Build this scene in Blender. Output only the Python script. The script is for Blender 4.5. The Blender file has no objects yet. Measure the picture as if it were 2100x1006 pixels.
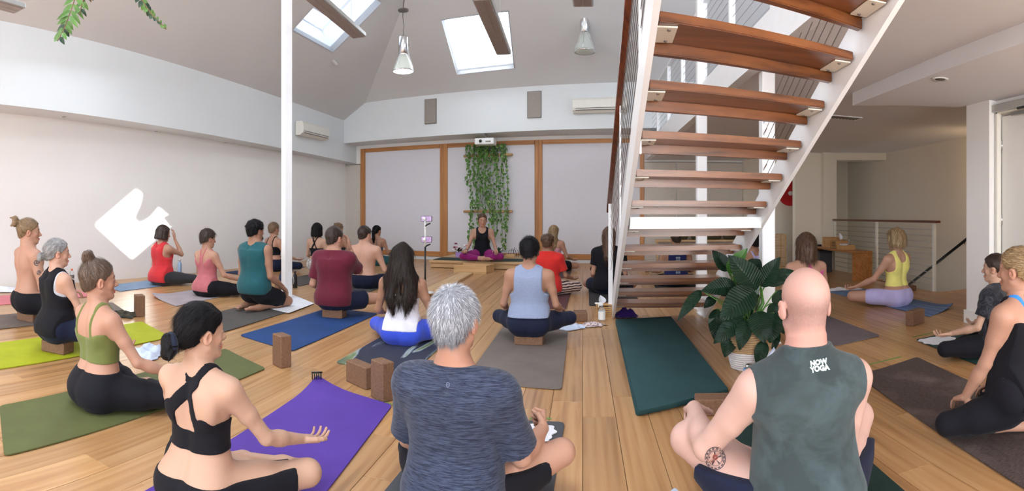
import bpy, bmesh, math, random
import numpy as np
from mathutils import Vector, Matrix, Euler
from mathutils.bvhtree import BVHTree
from mathutils.geometry import tessellate_polygon
random.seed(7)
RNG = np.random.default_rng(7)
SC = bpy.context.scene
COL = SC.collection
PI = math.pi

# ------------------------------------------------------------ camera, sky, sun, window light, exposure
# The photograph is a cylindrical sweep: focal length 1100 px, horizon on row 440, lens 1.1 m above the floor.
F, HZ, EYE, XB = 1100.0, 440.0, 1.1, 1250.0
cam = bpy.data.cameras.new('camera')
cam.type = 'PANO'
cam.panorama_type = 'CENTRAL_CYLINDRICAL'
cam.central_cylindrical_range_u_min = -1050.0 / F
cam.central_cylindrical_range_u_max = 1050.0 / F
cam.central_cylindrical_range_v_min = -(1006.0 - HZ) / F
cam.central_cylindrical_range_v_max = HZ / F
cam.clip_start = 0.05
cam.clip_end = 100
cam_o = bpy.data.objects.new('camera', cam)
COL.objects.link(cam_o)
cam_o.location = (0, 0, EYE)
cam_o.rotation_euler = (PI / 2, 0, (XB - 1050.0) / F)
SC.camera = cam_o

world = bpy.data.worlds.new('sky')
world.use_nodes = True
SC.world = world
wn = world.node_tree.nodes
wn['Background'].inputs[0].default_value = (0.80, 0.90, 1.0, 1)
wn['Background'].inputs[1].default_value = 3.2

SUN_DIR = Vector((-0.80, 0.40, -0.50)).normalized()
sun = bpy.data.lights.new('sun', 'SUN')
sun.energy = 26.0
sun.angle = 0.009
sun.color = (1.0, 0.95, 0.86)
sun_o = bpy.data.objects.new('sun', sun)
COL.objects.link(sun_o)
sun_o.rotation_euler = SUN_DIR.to_track_quat('-Z', 'Y').to_euler()

def area(name, loc, target, sx, sy, power, color):
    l = bpy.data.lights.new(name, 'AREA')
    l.shape = 'RECTANGLE'; l.size = sx; l.size_y = sy; l.energy = power; l.color = color
    o = bpy.data.objects.new(name, l); COL.objects.link(o)
    o.location = loc
    o.rotation_euler = (Vector(target) - Vector(loc)).to_track_quat('-Z', 'Y').to_euler()
    return o

# daylight of the glazed rear wall, of the rear skylights and of the upper-floor windows
area('rear_window_light', (-2.2, -3.85, 2.0), (-1.6, 6, 1.2), 8.0, 2.8, 190, (0.86, 0.93, 1.0))
area('skylight_light_left', (-4.6, 4.0, 4.9), (-1.0, 4.0, 0), 1.4, 4.0, 120, (0.78, 0.89, 1.0))
area('skylight_light_back', (-1.6, 8.6, 5.9), (-1.8, 7.0, 0), 4.0, 1.4, 520, (0.78, 0.89, 1.0))
area('skylight_light_rear', (-1.2, 0.2, 6.3), (-1.5, 1.5, 0), 3.0, 3.0, 250, (0.80, 0.90, 1.0))
area('upper_window_light', (4.9, 5.0, 3.6), (0.5, 6.0, 3.0), 7.0, 0.9, 190, (0.78, 0.88, 1.0))
area('stair_well_lamp', (4.9, 5.6, 1.7), (5.4, 6.6, 1.5), 0.3, 0.3, 7, (1.0, 0.72, 0.42))
area('right_fill_light', (3.0, -2.6, 1.2), (3.4, 5.0, 1.7), 2.2, 1.6, 170, (0.97, 0.96, 0.95))  # added fill lamp, no window here: brightens the right side and its low ceiling

SC.view_settings.view_transform = 'Standard'
SC.view_settings.look = 'None'
SC.view_settings.exposure = 0.06
SC.view_settings.gamma = 1.0
SC.view_settings.use_curve_mapping = False

# ------------------------------------------------------------ pixel rays into the room
def ray(px, py):
    t = (px - XB) / F
    return Vector((math.sin(t), math.cos(t), (HZ - py) / F))
def G(px, py, z=0.0):
    r = ray(px, py)
    d = (z - EYE) / r.z
    return Vector((r.x * d, r.y * d, z))
def AT(px, py, d):
    r = ray(px, py)
    return Vector((r.x * d, r.y * d, EYE + r.z * d))
def HIT(px, py, p0, n):
    r = ray(px, py); n = Vector(n); o = Vector((0, 0, EYE))
    t = (Vector(p0) - o).dot(n) / r.dot(n)
    return o + r * t

# ------------------------------------------------------------ materials
MATS = {}
class NT:
    def __init__(s, name):
        s.m = bpy.data.materials.new(name); s.m.use_nodes = True
        s.n = s.m.node_tree.nodes; s.l = s.m.node_tree.links
        s.b = s.n['Principled BSDF']
    def add(s, t, **kw):
        n = s.n.new(t)
        for k, v in kw.items():
            if k in n.inputs.keys(): n.inputs[k].default_value = v
            else: setattr(n, k, v)
        return n
    def link(s, a, b): s.l.new(a, b)
    def coord(s, scale=(1, 1, 1), kind='Object', rot=(0, 0, 0)):
        c = s.add('ShaderNodeTexCoord'); mp = s.add('ShaderNodeMapping')
        mp.inputs['Scale'].default_value = scale; mp.inputs['Rotation'].default_value = rot
        s.link(c.outputs[kind], mp.inputs[0]); return mp.outputs[0]
    def noise(s, vec, scale, detail=4, rough=0.6, dist=0.0):
        n = s.add('ShaderNodeTexNoise'); n.inputs['Scale'].default_value = scale
        n.inputs['Detail'].default_value = detail; n.inputs['Roughness'].default_value = rough
        n.inputs['Distortion'].default_value = dist
        if vec is not None: s.link(vec, n.inputs['Vector'])
        return n.outputs[0]
    def ramp(s, fac, stops):
        r = s.add('ShaderNodeValToRGB'); e = r.color_ramp.elements
        while len(e) < len(stops): e.new(0.5)
        for i, (p, c) in enumerate(stops):
            e[i].position = p; e[i].color = (*c, 1) if len(c) == 3 else c
        s.link(fac, r.inputs[0]); return r.outputs[0]
    def mix(s, fac, a, b, mode='MIX'):
        m = s.add('ShaderNodeMix', data_type='RGBA', blend_type=mode)
        if isinstance(fac, (int, float)): m.inputs[0].default_value = fac
        else: s.link(fac, m.inputs[0])
        for i, v in ((6, a), (7, b)):
            if isinstance(v, tuple): m.inputs[i].default_value = (*v, 1) if len(v) == 3 else v
            else: s.link(v, m.inputs[i])
        return m.outputs[2]
    def math(s, op, a, b=0.0, clamp=False):
        m = s.add('ShaderNodeMath', operation=op); m.use_clamp = clamp
        for i, v in ((0, a), (1, b)):
            if isinstance(v, (int, float)): m.inputs[i].default_value = v
            else: s.link(v, m.inputs[i])
        return m.outputs[0]
    def bump(s, h, strength=0.3, dist=0.01):
        b = s.add('ShaderNodeBump'); b.inputs['Strength'].default_value = strength; b.inputs['Distance'].default_value = dist
        s.link(h, b.inputs['Height']); s.link(b.outputs[0], s.b.inputs['Normal'])
    def base(s, c):
        if isinstance(c, tuple): s.b.inputs['Base Color'].default_value = (*c, 1)
        else: s.link(c, s.b.inputs['Base Color'])
    def set(s, **kw):
        for k, v in kw.items(): s.b.inputs[k.replace('_', ' ')].default_value = v

def lin(r, g, b):
    f = lambda c: ((c / 255 + 0.055) / 1.055) ** 2.4 if c > 10 else c / 255 / 12.92
    return (f(r), f(g), f(b))

def m_plain(name, col, rough=0.5, metal=0.0, var=0.05, scale=8.0, bump=0.0, bscale=60, sheen=0.0, spec=None):
    if name in MATS: return MATS[name]
    t = NT(name); v = t.coord()
    c1 = tuple(x * (1 - var) for x in col); c2 = tuple(min(1, x * (1 + var)) for x in col)
    t.base(t.ramp(t.noise(v, scale), [(0.3, c1), (0.7, c2)]))
    t.set(Roughness=rough, Metallic=metal)
    if sheen: t.set(Sheen_Weight=sheen)
    if spec is not None: t.b.inputs['Specular IOR Level'].default_value = spec
    if bump: t.bump(t.noise(v, bscale, 3), bump, 0.004)
    MATS[name] = t.m
    return t.m

def m_wall(name, col):
    t = NT(name); v = t.coord()
    t.base(t.ramp(t.noise(v, 1.2), [(0.3, tuple(c * 0.97 for c in col)), (0.7, col)]))
    t.set(Roughness=0.85); t.bump(t.noise(v, 180, 3), 0.06, 0.002)
    return t.m

def m_felt(name, col):
    t = NT(name); v = t.coord()
    n = t.noise(v, 90, 4)
    t.base(t.ramp(n, [(0.3, tuple(c * 0.84 for c in col)), (0.7, tuple(min(1, c * 1.08) for c in col))]))
    t.set(Roughness=0.95); t.bump(t.noise(v, 220, 2), 0.15, 0.003)
    return t.m

def m_wood(name, c_dark, c_mid, c_light, axis=1, scale=1.0, rough=0.4, rnd=True, knots=True, coat=0.0, vary=0.12):
    """wood with grain along one object axis; each object shifts the figure and the tone"""
    if name in MATS: return MATS[name]
    t = NT(name)
    g = t.add('ShaderNodeNewGeometry'); oi = t.add('ShaderNodeObjectInfo')
    tc = t.add('ShaderNodeTexCoord')
    mp = t.add('ShaderNodeMapping')
    sc = [9.0 * scale] * 3; sc[axis] = 0.55 * scale
    mp.inputs['Scale'].default_value = sc
    add = t.add('ShaderNodeVectorMath', operation='MULTIPLY_ADD')
    t.link(g.outputs['Position'] if rnd == 'world' else tc.outputs['Object'], add.inputs[0])
    add.inputs[1].default_value = (1, 1, 1)
    cmb = t.add('ShaderNodeCombineXYZ')
    r7 = t.math('MULTIPLY', oi.outputs['Random'], 37.0); r8 = t.math('MULTIPLY', oi.outputs['Random'], 91.0)
    t.link(r7, cmb.inputs[0]); t.link(r8, cmb.inputs[1]); t.link(r7, cmb.inputs[2])
    t.link(cmb.outputs[0], add.inputs[2]); t.link(add.outputs[0], mp.inputs[0])
    v = mp.outputs[0]
    n1 = t.noise(v, 1.3, 5, 0.6, 0.8)
    wv = t.add('ShaderNodeTexWave', wave_type='RINGS', rings_direction='SPHERICAL' if False else 'Y')
    wv.inputs['Scale'].default_value = 0.9; wv.inputs['Distortion'].default_value = 7.0
    wv.inputs['Detail'].default_value = 3.0; wv.inputs['Detail Scale'].default_value = 1.2
    t.link(v, wv.inputs['Vector'])
    fine = t.noise(v, 9.0, 4, 0.7)
    c = t.ramp(n1, [(0.25, c_dark), (0.5, c_mid), (0.75, c_light)])
    c = t.mix(t.math('MULTIPLY', wv.outputs['Fac'], 0.45), c, c_light)
    c = t.mix(t.math('MULTIPLY', fine, 0.55), c, t.mix(0.5, c, c_dark), 'MIX')
    if knots:
        vo = t.add('ShaderNodeTexVoronoi'); vo.inputs['Scale'].default_value = 0.55; t.link(v, vo.inputs['Vector'])
        k = t.ramp(vo.outputs['Distance'], [(0.03, (1, 1, 1)), (0.12, (0, 0, 0))])
        c = t.mix(t.math('MULTIPLY', k, 0.8), c, tuple(x * 0.35 for x in c_dark))
    tone = t.math('ADD', t.math('MULTIPLY', oi.outputs['Random'], 2 * vary), 1.0 - vary)
    cm = t.add('ShaderNodeVectorMath', operation='SCALE'); t.link(c, cm.inputs[0]); t.link(tone, cm.inputs['Scale'])
    t.base(cm.outputs[0])
    t.set(Roughness=rough)
    if coat: t.set(Coat_Weight=coat, Coat_Roughness=0.25)
    t.bump(fine, 0.12, 0.003)
    MATS[name] = t.m
    return t.m

def m_emit(name, col, s):
    t = NT(name); t.base((0, 0, 0))
    t.b.inputs['Emission Color'].default_value = (*col, 1); t.b.inputs['Emission Strength'].default_value = s
    return t.m

# ------------------------------------------------------------ mesh and object helpers
def tag(o, label=None, cat=None, group=None, kind=None):
    if label: o['label'] = label
    if cat: o['category'] = cat
    if group: o['group'] = group
    if kind: o['kind'] = kind
    return o
def link(name, me, parent=None, mat=None):
    o = bpy.data.objects.new(name, me); COL.objects.link(o)
    if mat is not None and me is not None and not me.materials: me.materials.append(mat)
    if parent: o.parent = parent
    return o
def empty(name, loc=(0, 0, 0), rz=0.0, label=None, cat=None, group=None):
    o = bpy.data.objects.new(name, None); COL.objects.link(o)
    o.location = loc; o.rotation_euler = (0, 0, rz); o.empty_display_size = 0.1
    return tag(o, label, cat, group)
def copy_tree(o, parent=None):
    c = o.copy(); COL.objects.link(c)
    if parent is not None:
        c.parent = parent
    for ch in o.children: copy_tree(ch, c)
    return c

class MB:
    """collects shapes and links them as one mesh object"""
    def __init__(s): s.v = []; s.f = []; s.sm = []
    def raw(s, vs, fs, smooth=False):
        k = len(s.v); s.v += [tuple(v) for v in vs]; s.f += [tuple(i + k for i in f) for f in fs]; s.sm += [smooth] * len(fs); return s
    def box(s, c, d, rz=0.0, M=None, bev=0.0):
        x, y, z = d[0] / 2, d[1] / 2, d[2] / 2
        if bev > 0:
            b = min(bev, x * 0.9, y * 0.9, z * 0.9)
            bm = bmesh.new(); bmesh.ops.create_cube(bm, size=1.0)
            for v in bm.verts: v.co = Vector((v.co.x * d[0], v.co.y * d[1], v.co.z * d[2]))
            bmesh.ops.bevel(bm, geom=list(bm.edges), offset=b, segments=1, affect='EDGES')
            vs = [v.co.copy() for v in bm.verts]; fs = [[v.index for v in f.verts] for f in bm.faces]; bm.free()
        else:
            vs = [Vector((i * x, j * y, k * z)) for i in (-1, 1) for j in (-1, 1) for k in (-1, 1)]
            fs = [(0, 1, 3, 2), (4, 6, 7, 5), (0, 4, 5, 1), (2, 3, 7, 6), (0, 2, 6, 4), (1, 5, 7, 3)]
        R = M if M is not None else Matrix.Rotation(rz, 3, 'Z')
        return s.raw([R @ v + Vector(c) for v in vs], fs)
    def tube(s, pts, r, n=10, caps=True, smooth=True):
        pts = [Vector(p) for p in pts]
        rs = r if isinstance(r, (list, tuple)) else [r] * len(pts)
        vs = []; up = None
        for i, p in enumerate(pts):
            t = (pts[min(i + 1, len(pts) - 1)] - pts[max(i - 1, 0)]).normalized()
            if up is None:
                up = Vector((0, 0, 1)) if abs(t.z) < 0.9 else Vector((1, 0, 0))
            a = t.cross(up).normalized(); b = a.cross(t).normalized(); up = b
            for k in range(n):
                q = 2 * PI * k / n
                vs.append(p + a * math.cos(q) * rs[i] + b * math.sin(q) * rs[i])
        fs = []
        for i in range(len(pts) - 1):
            for k in range(n):
                fs.append((i * n + k, i * n + (k + 1) % n, (i + 1) * n + (k + 1) % n, (i + 1) * n + k))
        s.raw(vs, fs, smooth)
        if caps:
            k0 = len(s.v) - len(vs)
            s.f.append(tuple(k0 + k for k in range(n))[::-1]); s.sm.append(False)
            s.f.append(tuple(k0 + (len(pts) - 1) * n + k for k in range(n))); s.sm.append(False)
        return s
    def lathe(s, prof, c=(0, 0, 0), n=24, smooth=True, M=None):
        vs = []; fs = []; m = len(prof)
        for k in range(n):
            a = 2 * PI * k / n
            for (r, z) in prof: vs.append(Vector((r * math.cos(a), r * math.sin(a), z)))
        for k in range(n):
            for i in range(m - 1):
                a, b = k * m + i, ((k + 1) % n) * m + i
                fs.append((a, b, b + 1, a + 1))
        if M is not None: vs = [M @ v for v in vs]
        return s.raw([v + Vector(c) for v in vs], fs, smooth)
    def prism(s, poly, z0, z1):
        n = len(poly)
        area = sum(poly[i][0] * poly[(i + 1) % n][1] - poly[(i + 1) % n][0] * poly[i][1] for i in range(n))
        if area < 0: poly = poly[::-1]
        vs = [(p[0], p[1], z0) for p in poly] + [(p[0], p[1], z1) for p in poly]
        fs = [tuple(range(n))[::-1], tuple(range(n, 2 * n))] + [(i, (i + 1) % n, n + (i + 1) % n, n + i) for i in range(n)]
        return s.raw(vs, fs)
    def slab(s, pts, thick):
        """pts: 3D polygon, thickened along -normal"""
        pts = [Vector(p) for p in pts]; n = len(pts)
        nn = (pts[1] - pts[0]).cross(pts[2] - pts[0]).normalized()
        vs = pts + [p - nn * thick for p in pts]
        fs = [tuple(range(n)), tuple(range(n, 2 * n))[::-1]] + [((i + 1) % n, i, n + i, n + (i + 1) % n) for i in range(n)]
        return s.raw(vs, fs)
    def mesh(s, name='mesh'):
        me = bpy.data.meshes.new(name); me.from_pydata(s.v, [], s.f)
        me.polygons.foreach_set('use_smooth', s.sm); me.update(); return me
    def build(s, name, mat, parent=None):
        me = s.mesh(name)
        return link(name, me, parent, mat)

def noise3(P, f, seed=0.0):
    """cheap smooth pseudo noise in [-1,1] on an (...,3) array"""
    x, y, z = P[..., 0] * f + seed, P[..., 1] * f + seed * 1.7, P[..., 2] * f - seed
    return (np.sin(x * 1.0 + 1.3 * np.sin(y * 0.9 + 0.5)) + np.sin(y * 1.1 + 1.4 * np.sin(z * 1.1 + 1.7)) + np.sin(z * 0.95 + 1.2 * np.sin(x * 1.05 + 2.9))) / 3.0
# ------------------------------------------------------------ the room
W_UP = m_wall('paint_white', lin(226, 230, 232))
W_LO = m_wall('paint_warm_white', lin(240, 237, 234))
W_BEIGE = m_wall('paint_beige', lin(232, 223, 208))
CEIL = m_wall('paint_ceiling', lin(216, 215, 215))
CEIL_LO = m_wall('paint_low_ceiling', lin(228, 226, 228))
FELT = m_felt('felt_grey', lin(226, 224, 230))
FELT_W = m_felt('felt_warm_grey', lin(206, 198, 188))
STEEL_W = m_plain('white_painted_steel', lin(240, 240, 242), 0.35, 0, 0.02)
CREAM_W = m_plain('cream_painted_steel', lin(236, 232, 220), 0.4, 0, 0.02)
CHROME = m_plain('chrome', (.75, .75, .76), 0.18, 1.0, 0.02)
CABLE = m_plain('cable_steel', (.42, .42, .43), 0.35, 1.0, 0.02)
TIMBER = m_wood('timber_orange', lin(140, 84, 40), lin(184, 122, 66), lin(206, 148, 90), axis=2, rough=0.45, knots=False, vary=.06)
TIMBER_H = m_wood('timber_orange_flat', lin(140, 84, 40), lin(184, 122, 66), lin(206, 148, 90), axis=0, rough=0.45, knots=False, vary=.06)
TREAD = m_wood('tread_timber', lin(66, 34, 14), lin(116, 64, 28), lin(152, 92, 46), axis=0, rough=0.30, knots=False, coat=.35, vary=.10)
RAIL = m_wood('rail_timber', lin(64, 28, 16), lin(104, 50, 30), lin(140, 74, 46), axis=1, rough=0.35, knots=False, coat=.2, vary=.03)
OAK = m_wood('oak_board', lin(132, 90, 52), lin(184, 138, 90), lin(208, 167, 120), axis=1, rough=0.31, knots=True, coat=.10, vary=.11, scale=1.0)
PALE = m_wood('pale_timber', lin(168, 126, 78), lin(206, 166, 116), lin(224, 190, 144), axis=0, rough=0.45, knots=False, vary=.06)
DARK = m_plain('dark_plastic', (.015, .015, .017), 0.4)
BLACKM = m_plain('black_metal', (.012, .012, .014), 0.35, 0.3)
GREYM = m_plain('grey_metal', lin(120, 112, 108), 0.4, 0.4)
WHITEP = m_plain('white_plastic', lin(232, 232, 230), 0.4, 0, .02)

# plan of the room, fitted to the photograph's wall and floor lines
def lineX(Y, a, b): return a[0] + (b[0] - a[0]) * (Y - a[1]) / (b[1] - a[1])
LW0, LW1 = (-7.62, 0.4), (-6.92, 12.73)           # left wall foot
LB0, LB1 = (-6.86, 0.0), (-6.45, 12.75)           # face of the boxed beam on the left wall
def LWx(Y): return lineX(Y, LW0, LW1)
def LBx(Y): return lineX(Y, (-6.77, 3.14), (-6.5, 12.03))
def BWy(X): return 12.73 - .075 * (X + 6.92)       # back wall
def BBy(X): return 11.315 - .11 * X                # face of the boxed beam on the back wall
def zl_bot(Y): return 2.46 + (12.7 - Y) * .0185
def zl_top(Y): return 3.5 + (12.03 - Y) * .0345
def ZL(X, Y): return 3.5 + .576 * (X + 6.5) - .0512 * (Y - 12.03)
def ZB(X, Y): return 3.89 + .579 * (11.315 - .11 * X - Y)
YR = -4.0                                          # rear wall
XR = 5.45                                          # right wall
RIDGE = -0.6
def struct(name, mb, mat, parent=None):
    o = mb.build(name, mat, parent)
    if parent is None: o['kind'] = 'structure'
    return o

# floor: sub-floor slab, then the planks one by one
flo = struct('floor', MB().prism([(-8, YR), (4.36, YR), (4.36, 6.28), (6.2, 6.28), (6.2, YR - .01), (6.2, YR)], -.12, -.018) if False else MB().prism([(-8, YR), (XR + .8, YR), (XR + .8, 6.28), (4.42, 6.28), (4.42, 13.2), (-8, 13.2)], -.14, -.016), m_plain('subfloor', lin(90, 62, 38), .7))
PW = .180
ang = (XB - 1195) / F                              # boards run to x = 1195 in the photograph
pm = MB().box((0, 0, 0), (PW - .0022, 1.0, .018), bev=.0012).mesh('plank')
pm.materials.append(OAK)
dirv = Vector((-math.sin(ang), math.cos(ang), 0)); nrm = Vector((math.cos(ang), math.sin(ang), 0))
cand = []
rr = random.Random(5)
for i in range(-46, 40):
    off = (i + .5) * PW + .0
    t = -3.8 + rr.uniform(-1.6, 0)
    while t < 13.6:
        L = rr.choice([1.2, 1.6, 1.9, 1.9, 2.2])
        c = nrm * off + dirv * (t + L / 2)
        t += L + .0
        a = c + dirv * (L / 2); b = c - dirv * (L / 2)
        if c.x < LWx(c.y) - .1 or c.x > 6.1 or b.y > 12.9: continue
        if c.x > 4.36 and a.y > 6.3:
            cut = (6.26 - b.y) / max(a.y - b.y, .01)
            if cut < .1: continue
            L2 = L * cut; c = b + dirv * (L2 / 2); cand.append((c, L2)); continue
        if c.y > 12.0:
            e = BWy(c.x) - .02
            if a.y > e: L2 = max(.1, L - (a.y - e)); c = b + dirv * (L2 / 2); cand.append((c, L2)); continue
        cand.append((c, L))
def seen(c):
    th = math.atan2(c.x, c.y); return (abs(th + (XB - 1050) / F) < 1.0 and c.y > .5)
cand.sort(key=lambda q: (0 if seen(q[0]) else 1, q[0].length))
for c, L in cand[:300]:
    o = link('plank', pm, flo); o.location = (c.x, c.y, -.009); o.rotation_euler = (0, 0, ang); o.scale = (1, L - .0018, 1)
rest = MB()
for c, L in cand[300:]:
    rest.box((c.x, c.y, -.009), (PW - .0022, L - .0018, .018), ang)
tag(rest.build('planks', OAK, flo), kind='stuff')

# walls
def wallquad(name, a, b, z0, z1, z0b=None, z1b=None, mat=W_UP, th=.12, parent=None):
    """vertical wall from a to b seen from its left side when walking a->b; bottoms and tops may slope"""
    z0b = z0 if z0b is None else z0b; z1b = z1 if z1b is None else z1b
    mb = MB().slab([(a[0], a[1], z0), (b[0], b[1], z0b), (b[0], b[1], z1b), (a[0], a[1], z1)], th)
    return struct(name, mb, mat, parent)
wl = MB()
wl.slab([(LWx(YR), YR, -.02), (LWx(13), 13, -.02), (LWx(13), 13, 4.2), (LWx(YR), YR, 4.2)][::-1], .12)
struct('wall_left', wl, W_LO)
# boxed beam along the left wall (face, soffit)
y0, y1 = YR, 13.0
mb = MB()
A = [(LBx(y0), y0, zl_bot(y0)), (LBx(y1), y1, zl_bot(y1)), (LBx(y1), y1, zl_top(y1)), (LBx(y0), y0, zl_top(y0))]
Bk = [(LWx(y0), y0, zl_bot(y0)), (LWx(y1), y1, zl_bot(y1)), (LWx(y1), y1, zl_top(y1)), (LWx(y0), y0, zl_top(y0))]
mb.raw(A + Bk, [(0, 1, 2, 3), (7, 6, 5, 4), (4, 5, 1, 0), (3, 2, 6, 7), (0, 3, 7, 4), (1, 5, 6, 2)])
beamL = struct('trim_1', mb, W_UP)
# back wall and boxed beam
struct('wall_back', MB().slab([(-7.6, BWy(-7.6), -.02), (3.52, BWy(3.52), -.02), (3.52, BWy(3.52), 4.0), (-7.6, BWy(-7.6), 4.0)], .12), W_LO)
x0, x1 = -6.6, 6.0
A = [(x0, BBy(x0), 2.92), (x1, BBy(x1), 2.92), (x1, BBy(x1), 3.89), (x0, BBy(x0), 3.89)]
Bk = [(x0, 13.2, 2.92), (x1, 13.2, 2.92), (x1, 13.2, 3.89), (x0, 13.2, 3.89)]
beamB = struct('trim_2', MB().raw(A + Bk, [(0, 1, 2, 3), (7, 6, 5, 4), (4, 5, 1, 0), (3, 2, 6, 7), (0, 3, 7, 4), (1, 5, 6, 2)]), W_UP)
# rear wall with glazed opening (behind the camera)
mb = MB()
mb.box((-6.9, YR - .06, 2.5), (1.6, .12, 5)); mb.box((4.3, YR - .06, 2.5), (3.6, .12, 5)); mb.box((-1.8, YR - .06, .2), (8.6, .12, .4)); mb.box((-1.8, YR - .06, 5.2), (8.6, .12, 3.6))
struct('wall_rear', mb, W_LO)
# right side walls
mb = MB().slab([(XR, YR, -3.0), (XR, 11.3, -3.0), (XR, 11.3, 4.4), (XR, YR, 4.4)], .12)
struct('wall_right', mb, W_BEIGE)

# sloping ceiling: left slope and back slope with skylight openings
def plane_pt(px, py, which):
    if which == 'L': n = Vector((-.576, .0512, 1)); p0 = (-6.5, 12.03, 3.5)
    elif which == 'B': n = Vector((.579 * .11, .579, 1)); p0 = (0, 11.315, 3.89)
    return HIT(px, py, p0, n)
def ceiling_slope(name, outer, holes, mat):
    polys = [[Vector(p) for p in outer]] + [[Vector(p) for p in h] for h in holes]
    tr = tessellate_polygon(polys)
    flat = [p for pl in polys for p in pl]
    n = (flat[1] - flat[0]).cross(flat[2] - flat[1]).normalized()
    if n.z < 0: n = -n
    mb = MB(); mb.raw(flat, [tuple(t) for t in tr]); mb.raw([p + n * .14 for p in flat], [tuple(t) for t in tr])
    k = 0
    for pl in polys:
        m = len(pl); mb.raw([q for i in range(m) for q in (pl[i], pl[i] + n * .14)], [(2 * i, 2 * ((i + 1) % m), 2 * ((i + 1) % m) + 1, 2 * i + 1) for i in range(m)])
    o = struct(name, mb, mat); return o, n
hip0 = Vector((-5.85, BBy(-5.85), ZL(-5.85, BBy(-5.85))))
# meeting of the two slopes above the ridge line X = RIDGE
def hipY(X):
    # solve ZL = ZB for Y
    lo, hi = 0.0, 12.5
    for _ in range(40):
        m = (lo + hi) / 2
        if ZB(X, m) > ZL(X, m): lo = m
        else: hi = m
    return (lo + hi) / 2
yr = hipY(RIDGE)
SKL = [plane_pt(x, y, 'L') for x, y in [(601, 62), (683, 107), (782, 6), (700, -46)]]
SKB = [plane_pt(x, y, 'B') for x, y in [(905, 42), (1042, 24), (1054, 140), (937, 153)]]
# rear skylight that lets the sun onto the left wall: its outline is where the sun's rays to the lit patch cross the roof
def wall_pt(px, py): return HIT(px, py, (LWx(6), 6, 0), (1, -(LW1[0] - LW0[0]) / (LW1[1] - LW0[1]), 0))
PATCH = [(183, 481), (276, 400), (288, 407), (281, 440), (272, 458), (285, 466), (302, 458), (322, 436), (359, 466), (352, 474), (262, 551), (235, 528)]
def RZ(X, Y): return ZL(2 * RIDGE - X, Y)          # right slope mirrors the left one
def to_roof(p):
    t = 0.0
    lo, hi = 0.0, 30.0
    for _ in range(60):
        m = (lo + hi) / 2; q = p - SUN_DIR * m
        z = ZL(q.x, q.y) if q.x < RIDGE else RZ(q.x, q.y)
        if q.z < z: lo = m
        else: hi = m
    return p - SUN_DIR * lo
SKS = [to_roof(wall_pt(x, y)) for x, y in PATCH]
sides = {q.x < RIDGE for q in SKS}
print('sun opening', [tuple(round(c, 2) for c in q) for q in SKS])
y_end = YR - .1
L_outer = [(-6.95, 12.6, ZL(-6.95, 12.6)), (-6.2, 12.6, ZL(-6.2, 12.6)), tuple(hip0), (RIDGE, yr, ZL(RIDGE, yr)), (RIDGE, y_end, ZL(RIDGE, y_end)), (-7.3, y_end, ZL(-7.3, y_end))]
L_outer = [(-6.95, 12.3, ZL(-6.95, 12.3)), tuple(hip0), (RIDGE, yr, ZL(RIDGE, yr)), (RIDGE, y_end, ZL(RIDGE, y_end)), (-7.3, y_end, ZL(-7.3, y_end))]
onL = [q for q in SKS if q.x < RIDGE]
holesL = [SKL]; holesR = []
if len(onL) == len(SKS): holesL.append(SKS)
elif len(onL) == 0: holesR.append(SKS)
ceilL, nL = ceiling_slope('ceiling', L_outer, holesL, CEIL)
XE = 6.1
def yRB(X):
    lo, hi = 0.0, 12.5
    for _ in range(40):
        m = (lo + hi) / 2
        if ZB(X, m) > RZ(X, m): lo = m
        else: hi = m
    return (lo + hi) / 2
B_outer = [tuple(hip0), (RIDGE, yr, ZL(RIDGE, yr)), (XE - 1.3, yRB(XE - 1.3), ZB(XE - 1.3, yRB(XE - 1.3))), (XE, BBy(XE), ZB(XE, BBy(XE)))]
B_outer = [tuple(hip0), (RIDGE, yr, ZB(RIDGE, yr)), (4.4, yRB(4.4), ZB(4.4, yRB(4.4))), (6.0, yRB(4.4) + .2, ZB(6.0, yRB(4.4) + .2)), (6.0, BBy(6.0), 3.89)]
ceilB, nB = ceiling_slope('ceiling', B_outer, [SKB], CEIL)
R_outer = [(RIDGE, yr, RZ(RIDGE, yr)), (4.4, yRB(4.4), RZ(4.4, yRB(4.4))), (6.2, yRB(4.4) + 1.2, RZ(6.2, yRB(4.4) + 1.2)), (6.2, y_end, RZ(6.2, y_end)), (RIDGE, y_end, RZ(RIDGE, y_end))]
ceilR, nR = ceiling_slope('ceiling', R_outer, holesR, CEIL)

# skylights: lined shaft, frame bars and a pane
GLASS = NT('skylight_glass')
_tr = GLASS.add('ShaderNodeBsdfTransparent'); _gl = GLASS.add('ShaderNodeBsdfGlossy'); _gl.inputs['Roughness'].default_value = .02; _mx = GLASS.add('ShaderNodeMixShader'); _mx.inputs[0].default_value = .05
_tr.inputs[0].default_value = (.97, .985, 1.0, 1)
GLASS.link(_tr.outputs[0], _mx.inputs[1]); GLASS.link(_gl.outputs[0], _mx.inputs[2]); GLASS.link(_mx.outputs[0], GLASS.n['Material Output'].inputs['Surface'])
GLASS = GLASS.m
OPAL = NT('opal_glazing')
_tr = OPAL.add('ShaderNodeBsdfTranslucent'); _tr.inputs[0].default_value = (.95, .97, 1.0, 1)
OPAL.link(_tr.outputs[0], OPAL.n['Material Output'].inputs['Surface']); OPAL = OPAL.m
SHAFT = m_plain('skylight_lining', lin(232, 236, 242), .5, 0, .01)
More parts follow.
